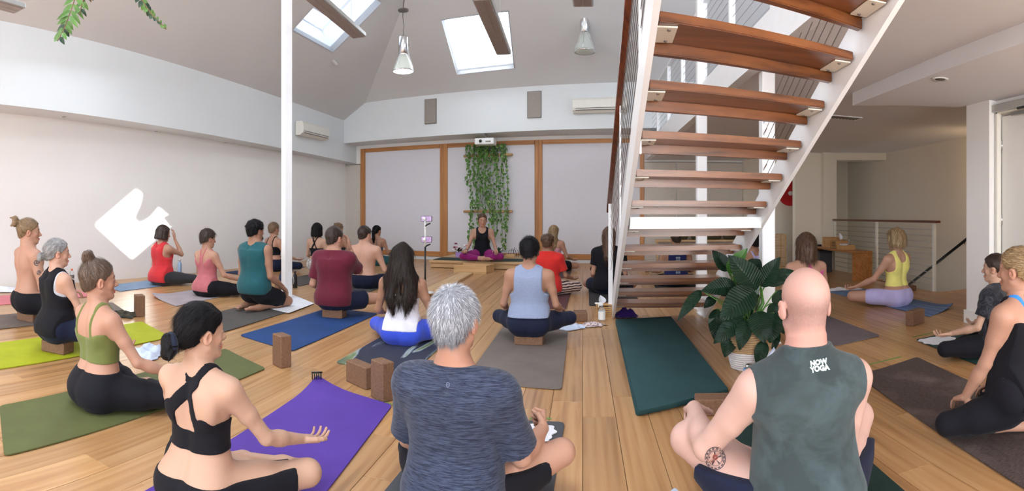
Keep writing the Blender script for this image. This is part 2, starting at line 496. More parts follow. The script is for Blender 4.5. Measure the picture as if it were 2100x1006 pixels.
def skylight(name, quad, n, depth, bars, glaz=None):
    ks = list(quad); m = len(ks)
    vs = [p for p in ks] + [p + n * depth for p in ks]
    c = sum(ks, Vector()) / m
    inner = [p + (p - c).normalized() * .03 for p in ks]
    vs = ks + [p + n * depth for p in ks] + inner + [p + n * depth for p in inner]
    fs = []
    for i in range(m):
        j = (i + 1) % m
        fs += [(i, j, m + j, m + i), (2 * m + j, 2 * m + i, 3 * m + i, 3 * m + j), (m + i, m + j, 3 * m + j, 3 * m + i), (2 * m + i, 2 * m + j, j, i)]
    o = struct(name, MB().raw(vs, fs), SHAFT)
    link('pane', MB().slab([p + n * (depth + .02) for p in ks], .006).mesh('pane'), o, glaz or GLASS)
    fr = MB()
    for i in range(m):
        j = (i + 1) % m; fr.tube([ks[i] + n * (depth + .02), ks[j] + n * (depth + .02)], .035, 4, smooth=False)
    for a, b in bars: fr.tube([a + n * depth, b + n * depth], .03, 4, smooth=False)
    fr.build('frame', SHAFT, o)
    return o
skylight('window_1', SKL, nL, .55, [((SKL[0] + SKL[3]) / 2 * .5 + (SKL[0]) * .5, (SKL[1] + SKL[2]) / 2 * .5 + SKL[1] * .5)], OPAL)
skylight('window_2', SKB, nB, .12, [], OPAL)
if holesR: skylight('window_3', SKS, nR, .16, [])

# skirting boards
def strip(name, pts, h, th, mat, z=0.0):
    mb = MB()
    for a, b in zip(pts[:-1], pts[1:]):
        a = Vector((*a, 0)); b = Vector((*b, 0)); d = (b - a); n = Vector((-d.y, d.x, 0)).normalized() * th / 2
        c = (a + b) / 2 + n * 0
        mb.box((c.x, c.y, z + h / 2), (d.length, th, h), math.atan2(d.y, d.x))
    return struct(name, mb, mat)
strip('baseboard_left', [(LWx(YR) + .008, YR), (LWx(12.7) + .008, 12.7)], .13, .016, W_UP)
strip('baseboard_back', [(-6.9, BWy(-6.9) - .012), (3.5, BWy(3.5) - .012)], .07, .02, W_UP)

# felt panels with timber frames on the back wall: x pixels of the uprights give their places
def bx(px):
    t = (px - XB) / F; s, c = math.sin(t), math.cos(t)
    d = (12.73 - .075 * 6.92) / (c + .075 * s); return d * s
yo = lambda X, o: BWy(X) - o
FT = 2.83
rz = math.atan(-.075)
def upright(px0, px1, z0=.07, z1=FT, proud=.05):
    X0, X1 = bx(px0), bx(px1); X = (X0 + X1) / 2
    o = MB().box((0, 0, 0), (X1 - X0, proud, z1 - z0), bev=.004).build('upright', TIMBER, frame_root)
    o.location = (X, yo(X, proud / 2 + .002), (z0 + z1) / 2); o.rotation_euler = (0, 0, rz)
def rail(px0, px1, z0, z1, name='rail', proud=.045):
    X0, X1 = bx(px0), bx(px1); X = (X0 + X1) / 2
    o = MB().box((0, 0, 0), (X1 - X0, proud, z1 - z0), bev=.004).build(name, TIMBER_H, frame_root)
    o.location = (X, yo(X, proud / 2 + .002), (z0 + z1) / 2); o.rotation_euler = (0, 0, rz)
def felt(px0, px1, z0, z1, mat=FELT, name='panel', proud=.02):
    X0, X1 = bx(px0), bx(px1); X = (X0 + X1) / 2
    o = MB().box((0, 0, 0), (X1 - X0, proud, z1 - z0)).build(name, mat, frame_root)
    o.location = (X, yo(X, proud / 2 + .001), (z0 + z1) / 2); o.rotation_euler = (0, 0, rz)
for k, (a, b) in enumerate([(741, 911), (911, 1105), (1105, 1321)]):
    frame_root = empty('wall_panel', (0, 0, 0), 0, ['timber framed pale felt wall panel left of the hanging plant', 'timber framed pale felt wall panel behind the teacher', 'timber framed pale felt wall panel right of the hanging plant, beside the stairs'][k], 'wall panel', 'framed felt panels on the back wall')
    u = 7.5 if k else 9
    upright(a, a + u); upright(b - (7.5 if k < 2 else 9), b)
    rail(a + u + .2, b - 8, FT - .10, FT); rail(a + u + .2, b - 8, .075, .20)
    felt(a + u, b - 8, .19, FT - .09)
# plain felt panels: corner strip at the left and four behind the stairs
for k, (a, b, z1) in enumerate([(703, 740, 2.44), (1322, 1386.5, 2.30), (1388, 1430, 2.30), (1431, 1454, 2.30), (1455.5, 1522, 2.30)]):
    frame_root = empty('wall_panel', (0, 0, 0), 0, ['narrow grey felt panel in the left back corner', 'grey felt panel behind the stairs, next to the timber frame', 'grey felt panel behind the stairs, second from the timber frame', 'narrow grey felt panel behind the white column', 'grey felt panel behind the stairs, next to the right-hand corner'][k], 'wall panel', 'plain felt panels on the back wall')
    felt(a, b, .08, z1 - .02, FELT_W, 'panel', .03)
    X0, X1 = bx(a), bx(b); X = (X0 + X1) / 2
    o = MB().box((0, 0, 0), (X1 - X0, .036, .02)).build('edge_trim', GREYM, frame_root); o.location = (X, yo(X, .018), z1 - .01); o.rotation_euler = (0, 0, rz)

# upper floor over the right side: slab, white edge, balustrade
def MEx(Y): return .80 + (12.4 - Y) * .047          # line of the slab's edge
ZF, ZT = 2.34, 2.60
slab = MB().prism([(MEx(0.3) + .1, .3), (XR, .3), (XR, 11.3), (3.6, 12.3), (MEx(12.3) + .1, 12.3)], ZF + .004, ZT - .004)
struct('ceiling', slab, CEIL_LO)
struct('ceiling', MB().prism([(XR, .3), (2.2, .3), (2.2, YR), (XR, YR)], ZF + .004, ZT - .004), CEIL_LO)
struct('trim_3', MB().prism([(MEx(.3), .3), (MEx(.3) + .1, .3), (MEx(12.3) + .1, 12.3), (MEx(12.3), 12.3)], ZF, ZT + .06), STEEL_W)
# lower soffit by the door
struct('ceiling', MB().prism([(2.40, 4.93), (3.60, 4.30), (XR, 4.30), (XR, YR), (2.50, YR)], 2.215, ZF + .01), CEIL_LO)
# return wall, front wall piece, column and wall behind the stairs' right side
struct('wall_right', MB().prism([(3.03, BWy(3.03)), (3.35, 10.95), (4.155, 10.95), (3.56, 10.0), (4.16, 10.0), (4.16, 12.9), (3.03, 12.9)], -.02, ZF + .02), W_BEIGE)
struct('trim_4', MB().box((3.575, 9.99, 1.17), (.05, .03, 2.34)), CREAM_W)
struct('wall_right', MB().prism([(4.16, 9.85), (4.44, 9.85), (4.44, 12.9), (4.16, 12.9)], -.02, ZF + .02), W_BEIGE)
struct('wall_back', MB().prism([(4.44, 11.2), (XR + .2, 11.2), (XR + .2, 11.4), (4.44, 11.4)], -3.0, ZF + .02), W_BEIGE)
struct('trim_5', MB().prism([(4.44, 9.85), (XR, 9.35), (XR, 9.75), (4.44, 10.15)], 2.20, ZF + .02), W_BEIGE)
# stair well going down
struct('wall_right', MB().prism([(4.32, 6.28), (4.42, 6.28), (4.42, 11.2), (4.32, 11.2)], -3.0, -.02), W_BEIGE)
st = MB()
for i in range(14):
    st.box((4.93, 6.45 + .27 * i, -.10 - .18 * i - .5), (1.0, .27, 1.0))
struct('floor', st, PALE)
# pillar and door on the right
struct('wall_right', MB().prism([(3.39, 4.32), (3.39, 3.96), (3.49, 3.96), (XR, 3.96), (XR, 4.32)], -.02, 2.22), W_LO)
struct('wall_right', MB().prism([(3.48, 3.96), (3.62, 3.96), (3.62, 3.93), (3.48, 3.93)], -.02, 2.22), W_LO)
struct('wall_right', MB().prism([(3.48, 3.00), (3.62, 3.00), (3.62, YR), (3.48, YR)], -.02, 2.22), W_LO)
struct('wall_right', MB().box((3.55, 3.465, 2.15), (.14, .93, .14)), W_LO)
struct('baseboard_right', MB().prism([(3.37, 4.34), (3.37, 3.94), (3.48, 3.94), (3.48, 4.34)], 0, .13), W_LO)
DOORW = m_plain('door_paint', lin(238, 234, 228), .45, 0, .01)
dr = struct('door_1', MB().box((3.535, 3.465, 1.035), (.045, .90, 2.05), bev=.003), DOORW)
fr = MB()
for y in (3.925, 3.005): fr.box((3.475, y, 1.05), (.05, .035, 2.12), bev=.004)
fr.box((3.475, 3.465, 2.095), (.05, .95, .03), bev=.004)
fr.build('frame', CREAM_W, dr)
for z in (1.78, 1.05, .25):
    MB().tube([(3.505, 3.905, z - .05), (3.505, 3.905, z + .05)], .009, 8).build('hinge', CHROME, dr)
cl = empty('door_closer', (3.455, 3.5, 2.13), 0, 'grey metal door closer above the white door at the right edge', 'door closer')
MB().box((-.01, .20, .0), (.055, .62, .075), bev=.008).build('body', m_plain('closer_grey', lin(186, 186, 182), .35, .3), cl)
MB().box((.01, .05, -.075), (.022, .36, .03), bev=.003).build('track', m_plain('closer_grey2', lin(150, 150, 148), .35, .5), cl)
MB().tube([(-.03, .10, -.045), (-.045, -.2, -.05)], .011, 8).build('arm', BLACKM, cl)
# ------------------------------------------------------------ open timber staircase
def SLp(i): return Vector((.058 + .011 * i, 5.824 - .351 * i, .014 + .165 * i))
def SRp(i): return Vector((1.002 + .008 * i, 5.731 - .319 * i, .014 + .165 * i))
stair = empty('staircase', (.5, 5.8, 0), 0, 'open timber staircase with white steel stringers and reddish-brown treads', 'staircase')
base = Vector((.5, 5.8, 0))
def loc(p): return Vector(p) - base
NT_ = 16
up = Vector((0, 0, 1))
for i in range(1, NT_):
    a, b = SLp(i), SRp(i)
    d = (b - a).normalized(); n = Vector((-d.y, d.x, 0)).normalized()     # towards +Y, the climber's side
    a2 = a + d * .004; b2 = b - d * .004
    gL = Vector((-.0313, 1, 0)); gR = Vector((-.025, 1, 0)); c = (a2 + b2) / 2
    def plank(name, o0, o1, z0, z1, bev):
        P = [a2 + gL * o0, b2 + gR * o0, b2 + gR * o1, a2 + gL * o1]
        bm = bmesh.new()
        lo_ = [bm.verts.new((p.x - c.x, p.y - c.y, z0)) for p in P]; hi_ = [bm.verts.new((p.x - c.x, p.y - c.y, z1)) for p in P]
        bm.faces.new(lo_[::-1]); bm.faces.new(hi_)
        for k in range(4): bm.faces.new((lo_[k], lo_[(k + 1) % 4], hi_[(k + 1) % 4], hi_[k]))
        bmesh.ops.bevel(bm, geom=list(bm.edges), offset=bev, segments=2, affect='EDGES')
        me = bpy.data.meshes.new(name); bm.to_mesh(me); bm.free()
        o = link(name, me, stair, TREAD); o.location = loc(c); return o
    plank('tread', 0, .272, -.016, .022, .004)
    plank('tread_nosing', .232, .274, -.066, -.0165, .004)
    for e, sg, g in ((a2, 1, gL), (b2, -1, gR)):
        br = MB().box((0, 0, 0), (.078, .18, .007), bev=.001).build('bracket', CREAM_W, stair)
        br.location = loc(e + d * (sg * .041) + g * .125 + up * (-.0205)); br.rotation_euler = (0, 0, 0)
        for q in (-.065, .065):
            MB().lathe([(0, -.006), (.006, -.006), (.0075, -.003), (.0075, 0)], (.008 * sg, q, -.003), 8).build('bolt', GREYM, br)
def stringer(P, sgn, name='stringer'):
    # straight plate beside the tread ends
    i0, i1 = -.15, NT_ - .2
    lo, hi = P(i0), P(i1)
    d = (hi - lo).normalized()
    horiz = Vector((d.x, d.y, 0)).normalized()
    side = Vector((horiz.y, -horiz.x, 0))
    if side.x < 0: side = -side
    side *= sgn
    nr_ = d.cross(side).normalized()
    if nr_.z < 0: nr_ = -nr_
    o1, o2 = -.165 + .03, .075
    # local band: from below-back edge to above-front edge
    pts = []
    A0 = lo + side * .006; A1 = hi + side * .006
    off_lo = nr_ * -.055; off_hi = nr_ * .165
    # floor cut
    def fl(p):
        t = (0.0 - p.z) / d.z; return p + d * t
    q0, q1, q2, q3 = fl(A0 + off_lo), A1 + off_lo, A1 + off_hi, fl(A0 + off_hi)
    th = side * .026
    vs = [q0, q1, q2, q3] + [p + th for p in (q0, q1, q2, q3)]
    mb = MB().raw([loc(v) for v in vs], [(0, 1, 2, 3), (7, 6, 5, 4), (0, 4, 5, 1), (1, 5, 6, 2), (2, 6, 7, 3), (3, 7, 4, 0)])
    o = mb.build(name, STEEL_W, stair)
    return o
stringer(SLp, -1); stringer(SRp, 1)
# cross beam under the seventh tread
a, b = SLp(6.75), SRp(6.75)
mb = MB(); d = (b - a); c = (a + b) / 2 + Vector((0, .10, -.082))
mb.box(loc(c), (d.length + .0, .06, .078), math.atan2(d.y, d.x)); mb.build('cross_beam', STEEL_W, stair)
# base plates
for P in (SLp(0), SRp(0)):
    MB().box(loc((P.x + (-.02 if P.x < .5 else .02), P.y + .12, .006)), (.10, .20, .012)).build('base_plate', STEEL_W, stair)
# left balustrade: flat posts with cable holes, handrail, cables
def HRz(Y): return 1.25 + .47 * (5.85 - Y)
def HRx(Y): return .0 + .047 * (5.85 - Y)
posts = [5.85, 4.27, 2.76, 1.25]
for k, Y in enumerate(posts):
    x = HRx(Y) + .012
    z0 = max(0.0, .47 * (5.80 - Y) - .02) if k else 0.0
    mb = MB().box(loc((x, Y, (z0 + HRz(Y) - .03) / 2)), (.014 if k else .05, .06 if k != 2 else .075, HRz(Y) - .03 - z0), bev=.003)
    po = mb.build('post', STEEL_W, stair)
    hb = MB()
    for j in range(9):
        z = z0 + .12 + (HRz(Y) - z0 - .2) * j / 8
        hb.tube([loc((x - (.028 if not k else .010), Y, z)), loc((x + (.028 if not k else .010), Y, z))], .005, 6)
    tag(hb.build('cable_fittings', CABLE, po), kind='stuff')
hr = MB(); ya, yb = 6.05, 0.2
p0, p1 = Vector((HRx(ya), ya, HRz(ya))), Vector((HRx(yb), yb, HRz(yb)))
dd = (p1 - p0).normalized(); sx = Vector((1, 0, 0)); nz = dd.cross(sx).normalized()
if nz.z < 0: nz = -nz
hw, hh_ = .024, .036
vs = [p + sx * i * hw + nz * j * hh_ for p in (p0, p1) for i, j in ((-1, -1), (1, -1), (1, 1), (-1, 1))]
hr.raw([loc(v) for v in vs], [(3, 2, 1, 0), (4, 5, 6, 7), (0, 1, 5, 4), (1, 2, 6, 5), (2, 3, 7, 6), (3, 0, 4, 7)])
hr.build('handrail', RAIL, stair)
for j in range(8):
    f = .10 + .095 * j
    Ya, Yb = 5.85, .25
    MB().tube([loc((HRx(Ya) + .012, Ya, HRz(Ya) - f)), loc((HRx(Yb) + .012, Yb, HRz(Yb) - f))], .0028, 5).build('cable', CABLE, stair)
# right balustrade cables, from the column up alongside the stairs
for j in range(9):
    f = .02 + .10 * j
    ya, yb = 4.42, .3
    za, zb = .47 * (5.85 - ya) + 1.22 - f, .47 * (5.85 - yb) + 1.22 - f
    cb = MB().tube([loc((1.30, ya, za)), loc((1.22, yb, zb))], .0028, 5).build('cable', CABLE, stair)
    MB().tube([loc((1.30, ya, za)), loc((1.298, ya - .11, za + .052))], .0065, 6).build('turnbuckle', CHROME, cb)
# columns that carry the upper floor
def column(name, x, y, w, h, label, z0=0.0):
    o = empty(name, (x, y, z0), 0, label, 'column')
    MB().box((0, 0, h / 2), (w, w, h), bev=.006).build('shaft', STEEL_W, o)
    MB().box((0, 0, .006), (w + .08, w + .08, .012)).build('base_plate', STEEL_W, o)
    return o
column('steel_column', 1.345, 4.45, .115, 2.335, 'white steel column right of the stairs beside the big potted plant')
column('steel_column', 1.09, 6.30, .12, 4.4, 'white steel column standing behind the stairs')
# tall white post on the left side of the hall
pc = G(588, 612)
co = empty('steel_column', (pc.x, pc.y, 0), -.5, 'tall white steel post in the left half of the hall', 'column')
dpc = math.hypot(pc.x, pc.y)
wpc = 20 * dpc / F
MB().box((0, 0, 2.9), (wpc * .86, wpc * .86, 5.8), bev=.006).build('shaft', STEEL_W, co)
MB().box((0, 0, .004), (wpc + .01, wpc + .01, .008)).build('base_plate', STEEL_W, co)
# upper-floor balustrade along the slab's edge
bal = empty('balustrade', (1.1, 6, ZT), 0, 'white cable balustrade along the edge of the upper floor', 'balustrade')
bl = Vector((1.1, 6, ZT))
for k, Y in enumerate([11.6, 10.3, 9.0, 7.7, 6.4, 5.1, 3.9, 2.7]):
    x = MEx(Y) + .04
    MB().box(Vector((x, Y, ZT + .5)) - bl, (.06, .06, 1.0), bev=.004).build('post', STEEL_W, bal)
for j in range(9):
    z = ZT + .12 + .10 * j
    MB().tube([Vector((MEx(12) + .04, 12, z)) - bl, Vector((MEx(2.6) + .04, 2.6, z)) - bl], .003, 5).build('cable', CABLE, bal)
MB().box(Vector((MEx(7.3) + .04, 7.3, ZT + 1.02)) - bl, (.065, 9.4, .04), math.atan(.047)).build('top_rail', STEEL_W, bal)
# upstairs: window wall seen through the balustrade
struct('wall_right', MB().box((5.0, 6.4, 2.85), (.1, 12, .5)), W_UP)
GL2 = m_plain('pane_grey', lin(150, 158, 166), .08, 0, .05)
for k in range(6):
    o = struct('window_%d' % (k + 4), MB().box((4.96, 1.9 + 1.75 * k, 3.33), (.06, .07, .5)), STEEL_W)
    MB().box((4.97, 1.9 + 1.75 * k + .87, 3.33), (.012, 1.65, .46)).build('pane', GL2, o)
# downstairs balustrade round the stair well
bd = empty('balustrade', (4.38, 6.31, 0), 0, 'cable balustrade with dark timber top rail beside the stair well', 'balustrade')
bp = Vector((4.38, 6.31, 0))
for Y in (6.33, 8.05, 9.80):
    MB().box(Vector((4.38, Y, .49)) - bp, (.035, .055, .98), bev=.003).build('post', CREAM_W, bd)
for j in range(10):
    z = .09 + .088 * j
    MB().tube([Vector((4.38, 6.33, z)) - bp, Vector((4.38, 9.8, z)) - bp], .0045, 5).build('cable', CABLE, bd)
MB().box(Vector((4.38, 8.03, 1.0)) - bp, (.075, 3.62, .035), bev=.004).build('top_rail', RAIL, bd)
wh = empty('wall_handrail', (5.36, 6.8, .66), 0, 'black sloping handrail on the stair-well wall', 'handrail')
q0 = Vector((5.33, 5.6, 1.33)); q1 = Vector((5.33, 8.7, -.30))
o0 = Vector((5.36, 6.8, .66))
MB().tube([q0 - o0, q1 - o0], .026, 10).build('rail', BLACKM, wh)
for t in (.40, .88):
    p = q0.lerp(q1, t)
    MB().tube([p - o0 + Vector((0, 0, -.02)), p - o0 + Vector((.02, 0, -.10)), p - o0 + Vector((.10, 0, -.10))], .011, 8).build('bracket', BLACKM, wh)
# ------------------------------------------------------------ bodies, clothes and hair as smooth surfaces
class Grid:
    def __init__(s, lo, hi, h):
        s.lo = np.array(lo, np.float32); s.h = h
        s.n = np.ceil((np.array(hi) - s.lo) / h).astype(int) + 2
        s.ax = [s.lo[i] + h * np.arange(s.n[i], dtype=np.float32) for i in range(3)]
        s.f = np.full(s.n, 0.5, np.float32)
    def xyz(s, sl=(slice(None),) * 3):
        return s.ax[0][sl[0]][:, None, None], s.ax[1][sl[1]][None, :, None], s.ax[2][sl[2]][None, None, :]
    def sl(s, lo, hi, pad):
        r = []
        for i in range(3):
            a = int(math.floor((lo[i] - pad - s.lo[i]) / s.h)); b = int(math.ceil((hi[i] + pad - s.lo[i]) / s.h)) + 1
            a = max(a, 0); b = min(b, int(s.n[i]))
            if b <= a: return None
            r.append(slice(a, b))
        return tuple(r)
    def add(s, p, k=0.02, sub=False, grow=0.0):
        lo, hi = p.bounds()
        sl = s.sl(lo, hi, abs(grow) + k + 2.5 * s.h)
        if sl is None: return
        X, Y, Z = s.xyz(sl)
        d = p.d(X, Y, Z) - grow
        a = s.f[sl]
        if sub:
            h = np.clip(0.5 - 0.5 * (a + d) / k, 0, 1)
            s.f[sl] = a * (1 - h) - d * h + k * h * (1 - h)
        else:
            h = np.clip(0.5 + 0.5 * (a - d) / k, 0, 1)
            s.f[sl] = a * (1 - h) + d * h - k * h * (1 - h)
    def mesh(s):
        f = s.f; ins = f < 0
        c = np.zeros(tuple(s.n - 1), np.int8)
        for i in (0, 1):
            for j in (0, 1):
                for k in (0, 1):
                    c += ins[i:s.n[0] - 1 + i, j:s.n[1] - 1 + j, k:s.n[2] - 1 + k]
        act = (c > 0) & (c < 8)
        I, J, K = np.nonzero(act)
        if len(I) == 0: return np.zeros((0, 3)), np.zeros((0, 4), int)
        idx = np.full(c.shape, -1, np.int32); idx[I, J, K] = np.arange(len(I))
        acc = np.zeros((len(I), 3)); cnt = np.zeros(len(I))
        for ax in range(3):
            for u in (0, 1):
                for v in (0, 1):
                    o = [0, 0, 0]; o[(ax + 1) % 3] = u; o[(ax + 2) % 3] = v
                    e = list(o); e[ax] = 1
                    a = f[I + o[0], J + o[1], K + o[2]]; b = f[I + e[0], J + e[1], K + e[2]]
                    m = (a < 0) != (b < 0)
                    t = np.where(m, a / np.where(m, a - b, 1), 0)
                    p = np.array(o, float)[None, :] * np.ones((len(I), 1)); p[:, ax] = t
                    acc += p * m[:, None]; cnt += m
        V = acc / np.maximum(cnt, 1)[:, None] + np.stack([I, J, K], 1)
        V = V * s.h + s.lo
        Q = []
        for ax in range(3):
            sh = [slice(1, -1)] * 3; sh[ax] = slice(0, None)
            A = ins[tuple(slice(1, -1) if q != ax else slice(0, -1) for q in range(3))]
            Bq = ins[tuple(slice(1, -1) if q != ax else slice(1, None) for q in range(3))]
            P = np.nonzero(A != Bq)
            base = [P[q] + (1 if q != ax else 0) for q in range(3)]
            flip = A[P]
            b1, b2 = (ax + 1) % 3, (ax + 2) % 3
            def cell(du, dv):
                w = [base[0], base[1], base[2]]; w[b1] = w[b1] - du; w[b2] = w[b2] - dv
                return idx[w[0], w[1], w[2]]
            q = np.stack([cell(1, 1), cell(0, 1), cell(0, 0), cell(1, 0)], 1)
            q = np.where(flip[:, None], q, q[:, ::-1])
            Q.append(q)
        Q = np.concatenate(Q)
        Q = Q[(Q >= 0).all(1)]
        return V, Q

class Cap:
    def __init__(s, a, b, ra, rb=None, cut=None):
        s.a = np.array(a, float); s.b = np.array(b, float); s.ra = ra; s.rb = ra if rb is None else rb; s.cut = cut
    def bounds(s):
        r = max(s.ra, s.rb); return np.minimum(s.a, s.b) - r, np.maximum(s.a, s.b) + r
    def d(s, X, Y, Z):
        a = s.a; ba = s.b - s.a; L = max(float(ba @ ba), 1e-9)
        px, py, pz = X - a[0], Y - a[1], Z - a[2]
        t = np.clip((px * ba[0] + py * ba[1] + pz * ba[2]) / L, 0, 1)
        d = np.sqrt((px - t * ba[0]) ** 2 + (py - t * ba[1]) ** 2 + (pz - t * ba[2]) ** 2) - (s.ra + (s.rb - s.ra) * t)
        if s.cut is not None:                      # flat end at parameter cut
            l = math.sqrt(L)
            d = np.maximum(d, (px * ba[0] + py * ba[1] + pz * ba[2]) / l - s.cut * l)
        return d
class Ell:
    def __init__(s, c, r, R=None):
        s.c = np.array(c, float); s.r = np.array(r, float); s.R = R
    def bounds(s):
        m = s.r if s.R is None else np.full(3, s.r.max()); return s.c - m, s.c + m
    def d(s, X, Y, Z):
        x, y, z = X - s.c[0], Y - s.c[1], Z - s.c[2]
        if s.R is not None:
            R = s.R; x, y, z = R[0, 0] * x + R[1, 0] * y + R[2, 0] * z, R[0, 1] * x + R[1, 1] * y + R[2, 1] * z, R[0, 2] * x + R[1, 2] * y + R[2, 2] * z
        r = s.r
        k0 = np.sqrt((x / r[0]) ** 2 + (y / r[1]) ** 2 + (z / r[2]) ** 2)
        k1 = np.sqrt((x / r[0] ** 2) ** 2 + (y / r[1] ** 2) ** 2 + (z / r[2] ** 2) ** 2)
        return k0 * (k0 - 1) / np.maximum(k1, 1e-6)
class Loft:
    """trunk: half width, half depth and centre over height"""
    def __init__(s, keys, zmin=None, groove=0.0, tw=0.0):
        k = np.array(keys, float); z = np.linspace(k[0, 0], k[-1, 0], 120)
        s.z = z; s.tab = []
        for c in (1, 2, 3):
            v = np.interp(z, k[:, 0], k[:, c])
            w = np.hanning(15); w /= w.sum()
            s.tab.append(np.convolve(np.pad(v, 7, mode='edge'), w, 'valid'))
        s.g = groove
    def bounds(s):
        w = s.tab[0].max(); d = s.tab[1].max() + 0.05
        return np.array([-w, -d, s.z[0]]), np.array([w, d, s.z[-1]])
    def d(s, X, Y, Z):
        zz = Z.ravel()
        w, dd, yc = (np.interp(zz, s.z, t)[None, None, :] for t in s.tab)
        y = Y - yc
        e = np.where(y < 0, s.g * np.exp(-(X / 0.022) ** 2), 0)
        q = ((np.abs(X) / w) ** 2.3 + (np.abs(y) / np.maximum(dd - e, 0.02)) ** 2.3) ** (1 / 2.3)
        d = (q - 1) * np.minimum(w, dd)
        return np.maximum(d, np.maximum(s.z[0] - Z, Z - s.z[-1]))

def vn(a):
    a = np.array(a, float); return a / max(np.linalg.norm(a), 1e-9)
def ik(a, c, l1, l2, pole):
    """elbow or knee between a and c; pulls c in when out of reach"""
    a = np.array(a, float); c = np.array(c, float); v = c - a; L = np.linalg.norm(v)
    if L > (l1 + l2) * 0.995: c = a + v / L * (l1 + l2) * 0.995; v = c - a; L = np.linalg.norm(v)
    x = (l1 * l1 - l2 * l2 + L * L) / (2 * L); h = math.sqrt(max(l1 * l1 - x * x, 0))
    d = v / L; p = np.array(pole, float); p = vn(p - d * (p @ d))
    return a + d * x + p * h, c

MALE = [(-0.005, .11, .08, -.02), (.04, .160, .115, -.02), (.12, .170, .12, -.02), (.20, .152, .108, -.01), (.28, .142, .102, 0), (.36, .152, .108, 0),
        (.43, .170, .114, 0), (.49, .174, .108, -.006), (.53, .166, .092, -.012), (.56, .138, .072, -.016), (.585, .092, .060, -.014), (.62, .058, .052, -.01)]
FEM = [(-0.005, .11, .08, -.02), (.04, .166, .118, -.02), (.12, .172, .12, -.02), (.20, .148, .100, -.01), (.27, .120, .086, 0), (.34, .124, .088, 0),
       (.42, .140, .094, 0), (.48, .145, .090, -.006), (.52, .138, .077, -.012), (.55, .110, .060, -.016), (.575, .070, .048, -.014), (.61, .045, .043, -.01)]

def rot(yaw=0, pitch=0, roll=0):
    return np.array((Matrix.Rotation(yaw, 3, 'Z') @ Matrix.Rotation(pitch, 3, 'X') @ Matrix.Rotation(roll, 3, 'Y')))

def hand_prims(w, f, n, side, curl=(.3, .45, .3), idx=None, thumb='rest', sc=1.0, spread=0.05):
    """w wrist, f finger direction, n palm normal, side = unit vector to the thumb"""
    f = vn(f); n = vn(np.array(n) - f * (np.array(n) @ f)); s = np.cross(f, n)
    if s @ np.array(side) < 0: s = -s
    P = lambda a, b, c: np.array(w) + (f * a + s * b + n * c) * sc
    out = []
    kn = [(.086, .029), (.090, .010), (.085, -.009), (.076, -.027)]
    segs = [(.040, .025, .020), (.044, .028, .021), (.040, .026, .020), (.031, .020, .018)]
    for i, (a, b) in enumerate(kn):
        out.append((Cap(P(.004, b * .55, 0), P(a, b, 0), .0150 * sc, .0112 * sc), .010))
    out.append((Ell(P(.045, 0, .003), np.array([.04, .03, .016]) * sc, np.stack([f, s, n], 1)), .012))
    for i, (a, b) in enumerate(kn):
        cu = idx if (i == 0 and idx is not None) else curl
        ang = 0; p = P(a, b, 0); r = (.0092, .0096, .0090, .0080)[i]
        sd = s * (spread * (1.5 - i))
        for j, L in enumerate(segs[i]):
            ang += cu[j] * (1 + 0.12 * i)
            dr = vn(f * math.cos(ang) + n * math.sin(ang) + sd)
            q = p + dr * L * sc
            out.append((Cap(p, q, r * sc, r * .90 * sc), .003)); r *= .90; p = q
    if thumb == 'mudra': T = [(.012, .030, .008), (.040, .046, .026), (.068, .040, .044), (.088, .031, .050)]
    elif thumb == 'in': T = [(.012, .028, .006), (.040, .040, .022), (.066, .030, .034), (.084, .018, .034)]
    else: T = [(.010, .028, .004), (.038, .052, .012), (.066, .066, .018), (.090, .070, .020)]
    for i in range(3):
        out.append((Cap(P(*T[i]), P(*T[i + 1]), (.0150, .0115, .0100)[i] * sc, (.0115, .0100, .0085)[i] * sc), .006))
    tip = P(.19, 0, .03)
    return out, (P(.05, 0, 0))

def head_prims(T, fem, bald=False):
    """T(p) maps head-local to body; returns [(prim,k,sub)]"""
    R = T.R
    E = lambda c, r, R2=None: Ell(T(c), r, R if R2 is None else R @ R2)
    C = lambda a, b, ra, rb=None: Cap(T(a), T(b), ra, rb)
    j = .92 if fem else 1.0
    L = [(E((0, -.010, .123), (.075, .096, .091)), .02, 0), (E((0, .030, .118), (.060, .060, .070)), .02, 0),
         (E((0, .040, .062), (.054 * j, .052, .074)), .025, 0)]
    for s in (-1, 1):
        L += [(C((s * .046 * j, .012, .040), (s * .022 * j, .062, .004), .024, .019), .02, 0),
              (E((s * .036, .060, .066), (.022, .020, .024)), .015, 0)]
    L += [(C((-.012, .070, .000), (.012, .070, .000), .019 * j), .014, 0)]
    for s in (-1, 1):
        L += [(E((s * .031, .104, .096), (.019, .016, .013)), .010, 1)]
    for s in (-1, 1):
        L += [(E((s * .031, .076, .094), (.0155, .0135, .0115)), .003, 0),
              (C((s * .012, .090, .113), (s * .046, .074, .114), .0075, .006), .010, 0)]
    L += [(C((0, .088, .100), (0, .110, .062), .0075, .0105), .009, 0), (E((.011, .099, .056), (.008, .009, .007)), .005, 0), (E((-.011, .099, .056), (.008, .009, .007)), .005, 0),
          (E((0, .0915, .031), (.021, .0095, .0058)), .003, 0), (E((0, .0895, .020), (.018, .0095, .0066)), .002, 0)]
    for s in (-1, 1):
        Re = rot(s * -0.35, -0.18, 0)
        L += [(E((s * .079, -.004, .082), (.009, .019, .031), Re), .006, 0), (E((s * .086, .002, .084), (.006, .010, .018), Re), .004, 1)]
    return L

class TF:
    def __init__(s, R, o): s.R = R; s.o = np.array(o, float)
    def __call__(s, p): return s.o + s.R @ np.array(p, float)
    def inv(s, V): return (V - s.o) @ s.R

